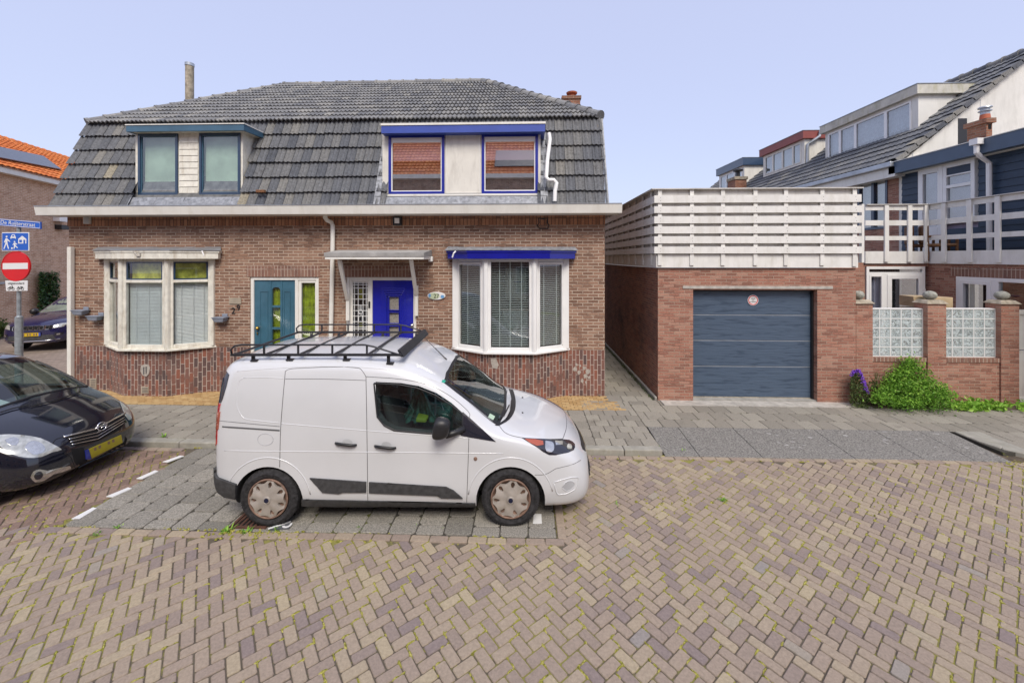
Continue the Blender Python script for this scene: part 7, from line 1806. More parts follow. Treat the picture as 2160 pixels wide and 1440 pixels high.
# hanging cloth, hi-vis vest and the load guard behind the seats
m = MB(); vs = []; nn = 26
for i in range(nn + 1):
    for j, (z, sp) in enumerate(((1.52, .03), (1.30, .07), (1.10, .16), (.98, .26))):
        f = i / nn - .5; vs.append((.05 + f * sp * 2 + .02 * math.sin(i * 2.1), -.30 + .03 * math.sin(i * 1.3 + j) - j * .03, z + .01 * math.sin(i)))
m.add(vs, [(i * 4 + j, (i + 1) * 4 + j, (i + 1) * 4 + j + 1, i * 4 + j + 1) for i in range(nn) for j in range(3)]); clo = m.build('hanging_cloth', 'seat_teal', None, local=True, smooth=True, recalc=False); clo.data.transform(V.mw); tag(clo, 'teal cloth hanging inside the white van behind the side window', 'cloth')
m = MB(); P = [V.mw @ Vector(p) for p in ((.04, -.50, 1.02), (.16, -.49, 1.01), (.18, -.42, 1.04), (.05, -.40, 1.06))]; m.add(P + [p + Vector((0, 0, .04)) for p in P], [(0, 1, 2, 3), (4, 5, 6, 7), (0, 1, 5, 4), (1, 2, 6, 5), (2, 3, 7, 6), (3, 0, 4, 7)]); tag(m.build('safety_vest', 'hivis', None, bevel=.01), 'yellow safety vest on the seat inside the white van', 'vest')
m = MB()
for z in (1.10, 1.22, 1.34, 1.46): m.tube([(-.30, -.10, z), (.28, -.12, z + .0), (.34, -.3, z - .01)], .009, 5)
for x in (-.12, .20): m.tube([(x, -.11, .95), (x, -.11, 1.58)], .012, 5)
m.build('guard_rail', 'blind_grey', vroot, local=True)
# ---- roof rack
rk = empty('roof_rack', tuple(V.mw @ Vector((-.9, 0, 1.85))), rz=YAW, label='black tubular roof rack mounted on the white van', cat='roof rack')
RO = Vector((-.9, 0, 1.85))
def rkb(m, name, mat='rack_black', **kw):
    m.v = [tuple(Vector(v) - RO) for v in m.v]; return m.build(name, mat, rk, local=True, **kw)
YN, YFR = -.70, .70
def rp(px, py, y): x, z = px2side(px, py, y); return Vector((x, y, z))
zb1 = rp(600, 748, YN).z; zt1 = rp(650, 728, YN).z; zb1 = 1.882; zt1 = zb1 + .115
xr, xf = rp(487, 745, YN).x, rp(846, 755, YN).x
for y, s_ in ((YN, -1), (YFR, 1)):
    m = MB(); m.box(xr, xf, y - .014, y + .014, zb1 - .014, zb1 + .014); rkb(m, 'side_rail', bevel=.004)
    m = MB(); m.tube([(xr + .01, y, zb1), (xr - .0, y, zb1 + .06), (xr + .04, y, zt1 - .015), (xr + .12, y, zt1), (xr + .5, y, zt1), (xf - .42, y, zt1), (xf - .32, y, zt1 - .02), (xf - .16, y, zt1 - .07), (xf + .01, y, zb1 - .01)], .0105, 8); rkb(m, 'top_rail', smooth=True)
    for px in (557, 629, 701, 774): x = rp(px, 740, YN).x; m = MB(); m.box(x - .009, x + .009, y - .009, y + .009, zb1 + .017, zt1); rkb(m, 'upright')
    for px in (531, 606, 726, 818):
        x = rp(px, 750, YN).x; h, n, i, t = vbvh.ray_cast(Vector((x, y * .96, 3)), Vector((0, 0, -1))); zz_ = h.z
        m = MB(); m.box(x - .018, x + .018, y * .96 - .012, y * .96 + .012, zz_ + .0, zb1 - .015); m.box(x - .02, x + .06, y * .96 - .03, y * .96 + .03, zz_ - .004, zz_ + .012); rkb(m, 'foot', bevel=.003)
for px in (490, 556, 628, 701, 773): x = rp(px, 740, YN).x + .02; m = MB(); m.box(x - .015, x + .015, YN + .015, YFR - .015, zb1 - .010, zb1 + .013); rkb(m, 'cross_bar', ['rack_black'][0], bevel=.005)
m = MB(); m.hexa([(xf - .01, YN + .018, zb1 - .03), (xf + .03, YN + .018, zb1 - .03), (xf + .03, YFR - .018, zb1 - .03), (xf - .01, YFR - .018, zb1 - .03)], [(xf - .05, YN + .018, zb1 + .05), (xf - .02, YN + .018, zb1 + .05), (xf - .02, YFR - .018, zb1 + .05), (xf - .05, YFR - .018, zb1 + .05)]); rkb(m, 'front_board', bevel=.003)

# ---------------------------------------------------------------- the black hatchback
hroot = empty('hatchback', (-7.79, 5.27, 0), label='shiny black small hatchback parked at the left edge with its nose toward the van', cat='car')
ST2 = [
 (-1.82, [(0, .40), (.50, .40), (.60, .46), (.66, .70), (.62, .95), (.55, 1.15), (.45, 1.30), (.25, 1.36), (0, 1.38)]),
 (-1.70, [(0, .25), (.66, .25), (.76, .36), (.80, .65), (.78, .95), (.70, 1.25), (.56, 1.46), (.33, 1.52), (0, 1.54)]),
 (-1.2, [(0, .20), (.72, .20), (.81, .32), (.84, .62), (.82, .96), (.74, 1.30), (.60, 1.52), (.35, 1.58), (0, 1.60)]),
 (-.4, [(0, .19), (.74, .19), (.82, .30), (.845, .60), (.825, .96), (.745, 1.32), (.60, 1.535), (.35, 1.595), (0, 1.615)]),
 (.05, [(0, .19), (.74, .19), (.82, .30), (.845, .60), (.825, .96), (.735, 1.30), (.585, 1.495), (.35, 1.55), (0, 1.57)]),
 (.30, [(0, .19), (.74, .19), (.82, .30), (.845, .60), (.825, .955), (.74, 1.25), (.60, 1.40), (.36, 1.455), (0, 1.475)]),
 (.68, [(0, .19), (.74, .19), (.82, .30), (.845, .60), (.825, .95), (.765, 1.09), (.66, 1.19), (.38, 1.25), (0, 1.27)]),
 (.98, [(0, .19), (.74, .19), (.82, .32), (.845, .60), (.815, .89), (.765, .955), (.68, .995), (.40, 1.05), (0, 1.07)]),
 (1.28, [(0, .19), (.74, .19), (.82, .32), (.835, .58), (.79, .80), (.735, .86), (.64, .895), (.38, .94), (0, .955)]),
 (1.54, [(0, .19), (.71, .19), (.785, .31), (.80, .54), (.745, .70), (.67, .755), (.56, .79), (.33, .83), (0, .845)]),
 (1.70, [(0, .20), (.64, .20), (.71, .30), (.725, .49), (.665, .62), (.58, .675), (.47, .71), (.28, .745), (0, .76)]),
 (1.80, [(0, .21), (.52, .21), (.59, .28), (.60, .44), (.54, .55), (.46, .60), (.37, .63), (.22, .66), (0, .67)]),
 (1.855, [(0, .25), (.34, .25), (.40, .29), (.41, .40), (.36, .47), (.30, .51), (.24, .535), (.14, .55), (0, .56)]),
 (1.875, [(0, .31), (.15, .31), (.18, .33), (.19, .38), (.17, .42), (.14, .44), (.1, .45), (.06, .46), (0, .465)]),
]
hme, hbvh = lofted(ST2, 5, 5); H = Car(hroot, hbvh)
wsh = [(-.70, 1.00), (-.4, 1.06), (0, 1.085), (.4, 1.06), (.70, 1.00), (.62, 1.35), (.58, 1.42), (0, 1.50), (-.58, 1.42), (-.62, 1.35)]
cp2 = [(-1.3, .55), (.95, .55), (.98, .92), (.60, 1.16), (.28, 1.38), (.02, 1.46), (-1.3, 1.46)]
c2_ = MB(); n_ = len(cp2)
vs = [(x, -(.78 if z < 1 else .78 - (z - 1) * .36), z) for x, z in cp2] + [(x, (.78 if z < 1 else .78 - (z - 1) * .36), z) for x, z in cp2]
c2_.add(vs, [tuple(range(n_)), tuple(range(2 * n_ - 1, n_ - 1, -1))] + [((i + 1) % n_, i, n_ + i, n_ + (i + 1) % n_) for i in range(n_)])
cut = [prism_obj(archpoly(1.20, .345, .27), 'y', -1.1, -.42), prism_obj(archpoly(1.20, .345, .27), 'y', .42, 1.1), prism_obj(archpoly(-1.15, .345, .27), 'y', -1.1, -.42), prism_obj(archpoly(-1.15, .345, .27), 'y', .42, 1.1),
       c2_.build('cutter', 'dash_grey', None, local=True), prism_obj(wsh, 'x', .02, 1.5), prism_obj([(-.1, 1.42), (-1.3, 1.42), (-1.35, 1.0), (.70, 1.0), (.60, 1.10), (.28, 1.33), (.08, 1.42)], 'y', -1.1, 1.1)]
hb = carve(hme, cut, 'body', 'car_black', hroot, auto=28); hb.data.materials.append(M['dash_grey'])
for p in hb.data.polygons:
    h, n, i, t = hbvh.find_nearest(p.center)
    if t > .012: p.material_index = 1
def frontglass(bv, poly, root, xmax, name='windscreen', mat='car_glass', x0=4):
    g_ = MB(); Vv, Fc = cdt(poly, .09); P = []
    for y, z in Vv:
        h, n, i, t = bv.ray_cast(Vector((x0, y, z)), Vector((-1, 0, 0)))
        if h is None or h.x > xmax: h, n, i, t = bv.find_nearest(Vector((xmax - .5, y, z)))
        P.append(h - Vector((.002, 0, 0)))
    g_.add(P, Fc); o = g_.build(name, mat, root, local=True, recalc=False)
    if sum(p.normal.x for p in o.data.polygons) < 0: o.data.flip_normals()
    o.data.shade_smooth(); return o
hw = frontglass(hbvh, wsh, hroot, 1.15)
def sideglass(bv, poly, root, name, mat='car_glass'):
    for s_ in (-1, 1):
        g_ = MB(); Vv, Fc = cdt(poly, .15); P = []
        for x, z in Vv:
            h, n, i, t = bv.ray_cast(Vector((x, s_ * 3, z)), Vector((0, -s_, 0)))
            if h is None: h, n, i, t = bv.find_nearest(Vector((x, s_ * .7, z)))
            P.append(h - Vector((0, s_ * .004, 0)))
        g_.add(P, Fc); o = g_.build(name, mat, root, local=True, recalc=False)
        if sum(p.normal.y * s_ for p in o.data.polygons) < 0: o.data.flip_normals()
sideglass(hbvh, [(-.1, 1.42), (-1.3, 1.42), (-1.35, 1.0), (.70, 1.0), (.60, 1.10), (.28, 1.33), (.08, 1.42)], hroot, 'side_window')
m = MB()
for s_ in (-1, 1):
    P = [hbvh.ray_cast(Vector((4, s_ * y, z)), Vector((-1, 0, 0)))[0] for y, z in ((.70, 1.0), (.66, 1.18), (.62, 1.35), (.58, 1.42))]; m.tube([p for p in P if p], .014, 6)
P = [hbvh.ray_cast(Vector((4, y, z)), Vector((-1, 0, 0)))[0] for y, z in ((-.70, 1.0), (-.4, 1.06), (0, 1.085), (.4, 1.06), (.70, 1.0))]; m.tube([p for p in P if p], .018, 6)
m.build('windscreen_seal', 'black_plastic', hw, local=True)
for x in (1.20, -1.15):
    for s_ in (-1, 1): wheel(hroot, x, s_ * .735, .29, .17, .19, s_)
m = MB(); m.box(-1.6, 1.6, -.62, .62, .17, .3); m.build('underbody', 'arch_dark', hroot, local=True)
def hdecal(pts, name, mat, sm=0, **kw): return H.decal(smoothpts(pts, 2, True) if sm else pts, name, mat, kw.pop('step', 5), **kw)
hlh = hdecal([(-30, 925), (0, 917), (40, 917), (85, 924), (112, 937), (130, 948), (108, 954), (88, 963), (55, 965), (25, 957), (0, 940)], 'headlight', 'lamp_cover', 1, off=.006)
hdecal([(52, 945), (58, 934), (72, 930), (88, 936), (95, 947), (85, 956), (68, 958)], 'reflector', 'lamp_chrome', 1, off=.010, par=hlh); hdecal([(10, 928), (28, 922), (40, 927), (34, 940), (16, 936)], 'reflector', 'lamp_chrome', 1, off=.010, par=hlh)
hdecal([(252, 846), (264, 850), (272, 862), (277, 882), (272, 886), (266, 878), (258, 862)], 'headlight', 'lamp_cover', 1, off=.006, step=3)
gr = hdecal([(140, 922), (200, 907), (262, 872), (263, 893), (250, 908), (205, 930), (162, 941), (150, 935)], 'grille', 'arch_dark', off=.004, step=4)
m = MB(); H.line([(133, 922), (200, 905), (262, 872)], '', '', .014, .010, 5, mb=m); m.build('chrome_bar', 'chrome', gr, local=True, smooth=True)
m = MB()
for k in (1, 2, 3): H.line([(141 + 3 * k, 921 + 5.5 * k), (205, 906 + 6.5 * k), (262 - .5 * k, 875 + 5.5 * k)], '', '', .006, .012, 5, mb=m)
m.build('grille_bar', 'chrome', gr, local=True, smooth=True)
e = H.hit(211, 901, .03); E = Vector((e.x, e.y, e.z)); fwd = Vector((.97, -.1, .2)).normalized(); sx_ = Vector((0, 0, 1)).cross(fwd).normalized(); up_ = fwd.cross(sx_)
m = MB(); m.tube([E + sx_ * .055 * math.cos(k * .3307) + up_ * .055 * math.sin(k * .3307) for k in range(20)], .007, 6, cap=False); m.tube([E - sx_ * .075 + up_ * .004, E + sx_ * .02 + up_ * .012, E - sx_ * .02 - up_ * .012, E + sx_ * .075 - up_ * .004], .007, 6); m.build('badge', 'chrome', gr, local=True, smooth=True)
npl = hdecal([(186, 947), (254, 917), (257, 933), (192, 966)], 'number_plate', 'plate_olive', off=.012, step=5); hdecal([(178, 950), (185, 947), (191, 967), (180, 968)], 'plate_band', 'blue_frame', off=.013, step=4, par=npl)
for k in range(6): a = 196 + k * 9.5; hdecal([(a, 947.5 - (a - 190) * .45), (a + 5, 945 - (a - 190) * .45), (a + 6, 951 - (a - 190) * .45), (a + 1, 953 - (a - 190) * .45)], 'plate_smudge', 'hub_rust', off=.0135, step=4, par=npl, edge=False) if k in (0, 1, 3, 4) else None
lo_ = hdecal([(150, 946), (176, 944), (184, 972), (196, 970), (262, 932), (264, 920), (268, 925), (262, 945), (200, 983), (168, 990), (158, 975)], 'lower_grille', 'arch_dark', off=.004, step=5)
m = MB(); H.line([(166, 985), (205, 976), (258, 943)], '', '', .007, .008, 5, mb=m); m.build('lower_grille_bar', 'slate_fascia', lo_, local=True, smooth=True)
fg = hdecal([(64, 1006), (70, 994), (84, 989), (100, 992), (146, 982), (149, 988), (112, 1000), (94, 1012), (74, 1016)], 'fog_lamp_surround', 'lamp_chrome', 1, off=.008); hdecal([(71, 1004), (76, 996), (86, 994), (90, 1001), (84, 1009), (75, 1010)], 'fog_lamp', 'lamp_dark', 1, off=.012, par=fg)
m = MB(); H.line([(130, 948), (150, 965), (160, 990)], '', '', .003, .001, 5, mb=m); H.line(smoothpts([(130, 948), (112, 937), (118, 926), (160, 918), (205, 899), (240, 880), (256, 862), (250, 848)], 3), '', '', .004, .001, 5, mb=m); H.line([(0, 912), (-20, 905), (-60, 900)], '', '', .003, .001, 5, mb=m); m.build('panel_gap', 'arch_dark', hb, local=True)
for pts in ([(0, 872), (25, 864), (60, 856)], [(65, 858), (110, 848), (168, 829)]):
    m = MB(); H.line(pts, '', '', .009, .02, 6, mb=m); m.build('wiper', 'black_plastic', hroot, local=True)
m = MB(); m.box(.62, 1.0, -.68, .68, .70, .98); m.build('dashboard', 'dash_grey', hroot, local=True, bevel=.04)
for s_ in (-1, 1):
    m = MB(); m.box(-.35, .15, s_ * .36 - .24, s_ * .36 + .24, .50, .72); m.hexa([(-.42, s_ * .36 - .23, .7), (-.28, s_ * .36 - .23, .7), (-.28, s_ * .36 + .23, .7), (-.42, s_ * .36 + .23, .7)], [(-.55, s_ * .36 - .2, 1.2), (-.46, s_ * .36 - .2, 1.2), (-.46, s_ * .36 + .2, 1.2), (-.55, s_ * .36 + .2, 1.2)]); m.box(-.56, -.47, s_ * .36 - .1, s_ * .36 + .1, 1.22, 1.38); m.build('seat', 'seat_grey', hroot, local=True, bevel=.04)
m = MB(); m.tube([(.45 + .10 * math.sin(k * .35), .36 + .17 * math.cos(k * .35), .98 + .15 * math.sin(k * .35)) for k in range(19)], .015, 6, cap=False); m.build('steering_wheel', 'black_plastic', hroot, local=True, smooth=True)
# silver windscreen shade spread inside the glass on the near side
m = MB(); Vv, Fc = cdt([(-.68, 1.03), (-.20, 1.07), (-.34, 1.25), (-.60, 1.38), (-.64, 1.34)], .08); P = []
for y, z in Vv:
    h, n, i, t = hbvh.ray_cast(Vector((4, y, z)), Vector((-1, 0, 0))); P.append((h if h is not None else Vector((.6, y, z))) + Vector((-.02 + .004 * math.sin(z * 60), 0, 0)))
P = [H.mw @ p for p in P]; m.add(P, Fc); tag(m.build('sun_shade', 'blind_white', None, recalc=False), 'pale sun shade behind the windscreen of the black hatchback', 'sun shade')
for s_ in (-1, 1):
    m = MB(); m.lathe([(0, -.09), (.055, -.07), (.075, 0), (.055, .07), (0, .09)], (.34, s_ * .93, 1.02), axis='y', seg=12); m.tube([(.38, s_ * .86, .98), (.46, s_ * .78, .97)], .03, 6); m.build('door_mirror', 'car_black', hroot, local=True, smooth=True)

# ---------------------------------------------------------------- the dark blue suv in the side street
jf = ray(68, HZ) * 12.9; JA = R(-72)
jroot = empty('suv', (jf.x - 2.12 * math.cos(JA), jf.y - 2.12 * math.sin(JA), -.055), rz=JA, label='dark blue suv with seven-slot grille parked in the side street by the ivy', cat='car')
ST3 = [
 (-2.15, [(0, .5), (.6, .5), (.72, .6), (.78, .85), (.76, 1.05), (.68, 1.3), (.55, 1.48), (.3, 1.54), (0, 1.56)]),
 (-1.9, [(0, .35), (.75, .35), (.86, .5), (.90, .80), (.88, 1.08), (.78, 1.4), (.62, 1.58), (.35, 1.63), (0, 1.65)]),
 (-.6, [(0, .30), (.78, .30), (.88, .42), (.91, .75), (.89, 1.08), (.79, 1.44), (.62, 1.62), (.35, 1.66), (0, 1.68)]),
 (0, [(0, .30), (.78, .30), (.88, .42), (.91, .75), (.89, 1.08), (.79, 1.42), (.62, 1.57), (.35, 1.61), (0, 1.63)]),
 (.35, [(0, .30), (.78, .30), (.88, .42), (.91, .75), (.89, 1.07), (.81, 1.28), (.66, 1.40), (.38, 1.44), (0, 1.46)]),
 (.80, [(0, .30), (.78, .30), (.88, .42), (.91, .75), (.88, 1.04), (.82, 1.08), (.70, 1.13), (.4, 1.17), (0, 1.185)]),
 (1.3, [(0, .30), (.78, .30), (.89, .44), (.91, .75), (.87, .97), (.80, 1.02), (.68, 1.06), (.4, 1.10), (0, 1.11)]),
 (1.80, [(0, .30), (.74, .30), (.84, .42), (.86, .70), (.82, .89), (.75, .95), (.63, .99), (.36, 1.03), (0, 1.04)]),
 (2.02, [(0, .30), (.66, .30), (.75, .40), (.77, .65), (.73, .82), (.66, .88), (.55, .92), (.32, .96), (0, .97)]),
 (2.13, [(0, .32), (.55, .32), (.62, .40), (.64, .62), (.60, .76), (.54, .82), (.45, .85), (.26, .88), (0, .89)]),
 (2.17, [(0, .40), (.40, .40), (.46, .46), (.48, .60), (.45, .70), (.40, .74), (.33, .77), (.2, .79), (0, .80)]),
]
jme, jbvh = lofted(ST3, 4, 4); J = Car(jroot, jbvh)
cut = [prism_obj(archpoly(1.28, .40, .34), 'y', -1.2, -.45), prism_obj(archpoly(1.28, .40, .34), 'y', .45, 1.2), prism_obj(archpoly(-1.30, .40, .34), 'y', -1.2, -.45), prism_obj(archpoly(-1.30, .40, .34), 'y', .45, 1.2)]
jb_ = carve(jme, cut, 'body', 'car_navy', jroot, auto=28)
for x in (1.28, -1.30):
    for s_ in (-1, 1): wheel(jroot, x, s_ * .80, .35, .21, .23, s_)
m = MB(); m.box(-1.8, 1.8, -.6, .6, .24, .4); m.build('underbody', 'arch_dark', jroot, local=True)
plain('suv_glass', (.20, .24, .20), .06, var=.3, vscale=2, coat=1)
frontglass(jbvh, [(-.74, 1.13), (0, 1.20), (.74, 1.13), (.64, 1.40), (.58, 1.53), (0, 1.585), (-.58, 1.53), (-.64, 1.40)], jroot, 1.1, mat='suv_glass').location.x += .004
sg = MB()
def jp(y, z, off=.01):
    h, n, i, t = jbvh.ray_cast(Vector((4, y, z)), Vector((-1, 0, 0)))
    if h is None: h, n, i, t = jbvh.find_nearest(Vector((2.1, y, z)))
    return h + Vector((off, 0, 0))
def jpatch(poly, name, mat, off=.01, par=None, step=.07):
    Vv, Fc = cdt(poly, step); m = MB(); m.add([jp(y, z, off) for y, z in Vv], Fc)
    o = m.build(name, mat, par or jroot, local=True, recalc=False)
    if sum(p.normal.x for p in o.data.polygons) < 0: o.data.flip_normals()
    return o
gr = jpatch([(-.50, .72), (.50, .72), (.54, .86), (-.54, .86)], 'grille', 'arch_dark', .008)
for k in range(7):
    y = -.405 + k * .135; m = MB(); P = [jp(y + a, z, .014) for a, z in ((-.045, .735), (.045, .735), (.05, .85), (-.05, .85))]; m.tube(P + [P[0]], .008, 5); m.build('grille_slot', 'chrome', gr, local=True)
for s_ in (-1, 1): 
    o = jpatch([(s_ * .53, .755), (s_ * .80, .80), (s_ * .85, .90), (s_ * .66, .90), (s_ * .56, .86)][::s_], 'headlight', 'lamp_cover', .012)
    o = jpatch([(s_ * .56, .50), (s_ * .74, .52), (s_ * .76, .60), (s_ * .60, .62)][::s_], 'fog_lamp', 'lamp_dark', .010)
    jpatch([(s_ * .63, .53), (s_ * .70, .54), (s_ * .70, .59), (s_ * .64, .59)][::s_], 'fog_bulb', 'lamp_chrome', .014, par=o)
jpatch([(-.62, .40), (.62, .40), (.55, .56), (-.55, .56)], 'lower_grille', 'trim_grey', .006); m = MB(); m.tube([jp(-.70, .40, .02), jp(-.35, .37, .02), jp(0, .365, .02), jp(.35, .37, .02), jp(.70, .40, .02)], .018, 6); m.build('skid_trim', 'chrome', jroot, local=True, smooth=True)
pl_ = jpatch([(-.26, .53), (.26, .53), (.26, .64), (-.26, .64)], 'number_plate', 'plate_yellow', .03); jpatch([(.21, .53), (.26, .53), (.26, .64), (.21, .64)], 'plate_band', 'blue_fascia', .033, par=pl_)
for k, y in enumerate((.16, .10, .0, -.06, -.16, -.21)): jpatch([(y - .018, .55), (y + .018, .55), (y + .018, .62), (y - .018, .62)], 'plate_character', 'hub_rust', .033, par=pl_)
m = MB(); m.lathe([(0, -.10), (.08, -.08), (.12, 0), (.08, .08), (0, .10)], (.55, 1.02, 1.16), axis='y', seg=12); m.lathe([(0, -.10), (.08, -.08), (.12, 0), (.08, .08), (0, .10)], (.55, -1.02, 1.16), axis='y', seg=12); m.build('door_mirror', 'black_plastic', jroot, local=True, smooth=True)
# ================================================================ TRAFFIC SIGN POST
random.seed(41)
YS = 8.03; pc = atY(40, 700, YS); px_ = pc.x
post = empty('sign_post', (px_, YS, PZ), label='grey steel sign post standing left of the house corner behind the black hatchback', cat='sign post')
m = MB(); m.tube([(px_, YS, PZ), (px_, YS, ZY(40, 668, YS))], .062, 14); m.tube([(px_, YS, ZY(40, 668, YS) - .01), (px_, YS, ZY(40, 668, YS) + .02)], [.062, .036], 14); m.build('base_tube', 'galvanised', post, auto=40)
m = MB(); m.tube([(px_, YS, ZY(40, 668, YS)), (px_, YS, ZY(40, 470, YS))], .034, 12); m.build('tube', 'galvanised', post, auto=40)
def plate(root, pts, y, mat, name, th=.006, bev=0):
    m = MB(); P = [atY(a, b, y) for a, b in pts]; m.prismy([(p.x, p.z) for p in P], y, y + th); return m.build(name, mat, root, bevel=bev)
yb = YS - .05
# street name plate, turned a little
snr = empty('street_name_sign', (px_, yb, ZY(40, 473, YS)), label='blue street name plate reading De Ruijterstraat on top of the post', cat='sign')
plate(snr, [(-16, 460), (85, 468), (85.5, 483), (-16, 475)], yb, 'sign_blue', 'plate', .025)
m = MB(); E = [atY(a, b, yb - .002) for a, b in ((-15, 461.2), (84, 469.4), (84.3, 481.6), (-15, 473.8))]; m.tube(E + [E[0]], .006, 4); m.build('border', 'sign_white', snr)
c0 = atY(38, 471.8, yb); text('lettering', 'De Ruijterstraat', .115, (c0.x, yb - .004, c0.z), (R(90), R(4.7), 0), 'sign_white', snr, .001, sx=1.02)
# home zone sign
hz_ = empty('home_zone_sign', (px_, yb, ZY(32, 510, YS)), label='blue home zone sign with people, car and house pictograms', cat='sign')
plate(hz_, [(3.2, 490), (61, 490), (61, 529.5), (3.2, 529.5)], yb, 'sign_white', 'plate', .02, .01)
plate(hz_, [(4.6, 491.6), (59.4, 491.6), (59.4, 527.8), (4.6, 527.8)], yb - .002, 'sign_blue', 'face', .003, .0)
def picto(root, polys, y=yb - .004, mat='sign_white', name='pictogram'):
    for pts in polys: plate(root, pts, y, mat, name, .003)
def zz(l): return [(x / 7.2, 440 + y / 7.2) for x, y in l]
def circ(cx, cy_, r, n=12): return [(cx + r * math.cos(k * 6.2832 / n), cy_ + r * math.sin(k * 6.2832 / n)) for k in range(n)]
m = MB()
def addp(pts, y=yb - .004): P = [atY(a, b, y) for a, b in pts]; m.prismy([(p.x, p.z) for p in P], y, y + .003)
addp(circ(100 / 7.2, 440 + 426 / 7.2, 2.0)); addp(zz([(85, 450), (108, 452), (155, 500), (150, 508), (112, 482), (112, 520), (136, 610), (122, 614), (96, 535), (66, 614), (52, 612), (82, 520), (80, 490), (70, 518), (58, 512)]))
m.build('adult_pictogram', 'sign_white', hz_); m = MB()
addp(circ(220 / 7.2, 440 + 503 / 7.2, 1.6)); addp(zz([(210, 520), (234, 520), (262, 540), (256, 548), (234, 538), (236, 560), (272, 592), (264, 600), (228, 575), (218, 612), (206, 612), (212, 560), (208, 540), (196, 556), (190, 548)])); addp(circ(180 / 7.2, 440 + 602 / 7.2, 1.9)); m.build('child_pictogram', 'sign_white', hz_); m = MB()
addp(zz([(158, 432), (166, 425), (174, 402), (186, 392), (214, 392), (226, 402), (232, 425), (240, 432), (240, 455), (228, 460), (226, 448), (174, 448), (170, 460), (158, 455)])); m.build('car_pictogram', 'sign_white', hz_)
m = MB(); P = zz([(182, 424), (188, 404), (212, 404), (218, 424)]); addp(P, yb - .0055); m.build('car_pictogram_window', 'sign_blue', hz_); m = MB()
addp(zz([(274, 462), (336, 412), (400, 462), (398, 530), (384, 530), (384, 474), (354, 474), (354, 530), (276, 530), (278, 470)])); m.build('house_pictogram', 'sign_white', hz_); m = MB(); addp(zz([(292, 474), (332, 474), (332, 514), (292, 514)]), yb - .0055); m.build('house_pictogram_window', 'sign_blue', hz_)
# no entry
ne = empty('no_entry_sign', (px_, yb, ZY(33, 561, YS)), label='round red no entry sign with white bar, below the blue sign', cat='sign')
c_ = atY(33, 561.5, yb); rr = (atY(63, 561, yb).x - atY(3, 561, yb).x) / 2
disc(ne, 'plate', 'sign_red', c_.x, c_.z, 0, rr, yb, .025, 40); disc(ne, 'rim', 'sign_red', c_.x, c_.z, rr * .96, rr, yb - .006, .006, 40)
plate(ne, [(5.5, 555), (58.5, 554.3), (58.5, 567.2), (5.5, 568)], yb - .004, 'sign_white', 'bar', .004)
ex_ = empty('exception_plate', (px_, yb, ZY(33, 604, YS)), label='small white plate with bicycle and moped symbols under the no entry sign', cat='sign')
plate(ex_, [(10.5, 592), (58, 592), (57.5, 613.5), (12.5, 614)], yb, 'sign_white', 'plate', .012, .006)
c0 = atY(34, 597.5, yb); text('lettering', 'uitgezonderd', .068, (c0.x, yb - .002, c0.z), (R(90), 0, 0), 'ink_black', ex_, .001)
m = MB()
def ringy(cx, cy_, r): p = [atY(a, b, yb - .003) for a, b in circ(cx, cy_, r, 14)]; m.tube(p + [p[0]], .0045, 4)
def ln(*pts, w_=.005): m.tube([atY(a, b, yb - .003) for a, b in pts], w_, 4)
ringy(19, 609, 2.6); ringy(27.5, 609, 2.6); ln((19, 609), (21, 604.5), (26, 604.5), (23.2, 609), (21, 604.5)); ln((26, 604), (27.5, 609)); ln((25, 603.5), (27, 603.3)); m.build('bicycle_symbol', 'ink_black', ex_); m = MB()
ringy(38, 609.3, 2.4); ringy(47.5, 609.3, 2.4); ln((38, 609), (39.5, 604.5), (37, 604.2)); ln((39.5, 606), (42, 608.2), (45, 608), (48, 605.5), (43.5, 604.6), w_=.011); m.build('moped_symbol', 'ink_black', ex_)
# bracket clamps
m = MB()
for py in (500, 522, 545, 580, 603, 471): z = ZY(40, py, YS); m.box(px_ - .045, px_ + .045, YS - .0245, YS + .04, z - .012, z + .012)
m.build('clamp', 'galvanised', post)

# ================================================================ PLANTS
def leafcloud(mb, pts, size, elong=1.8, up=.3):
    for (p, tn) in pts:
        p = Vector(p); s_ = size * random.uniform(.55, 1.3)
        ax = Vector((random.gauss(0, 1), random.gauss(0, .8) - .3, random.gauss(0, .8) + up)).normalized(); q = Vector((random.gauss(0, 1), random.gauss(0, 1), random.gauss(0, 1)))
        sd = ax.cross(q).normalized(); nn = ax.cross(sd) * s_ * .12
        mb.add([p, p + ax * s_ * .5 + sd * s_ * .5 / elong + nn, p + ax * s_, p + ax * s_ * .5 - sd * s_ * .5 / elong + nn], [(0, 1, 2), (0, 2, 3)], tn)
def at(px, py, Y): return atY(px, py, Y)
bush = empty('garden_bush', (XY(1920, 8.1), 8.12, PZ), label='bright green bush spilling over the pavement against the brick garden wall', cat='bush')
prof = [(1838, 846), (1850, 828), (1868, 806), (1885, 787), (1905, 775), (1914, 759), (1924, 758), (1938, 772), (1950, 785), (1962, 800), (1975, 812), (1992, 824), (2003, 840), (2013, 852), (2000, 862), (1950, 860), (1900, 858), (1862, 852)]
def inpoly(x, y, p):
    c = False
    for i in range(len(p)):
        x1, y1 = p[i]; x2, y2 = p[(i + 1) % len(p)]
        if (y1 > y) != (y2 > y) and x < (x2 - x1) * (y - y1) / (y2 - y1) + x1: c = not c
    return c
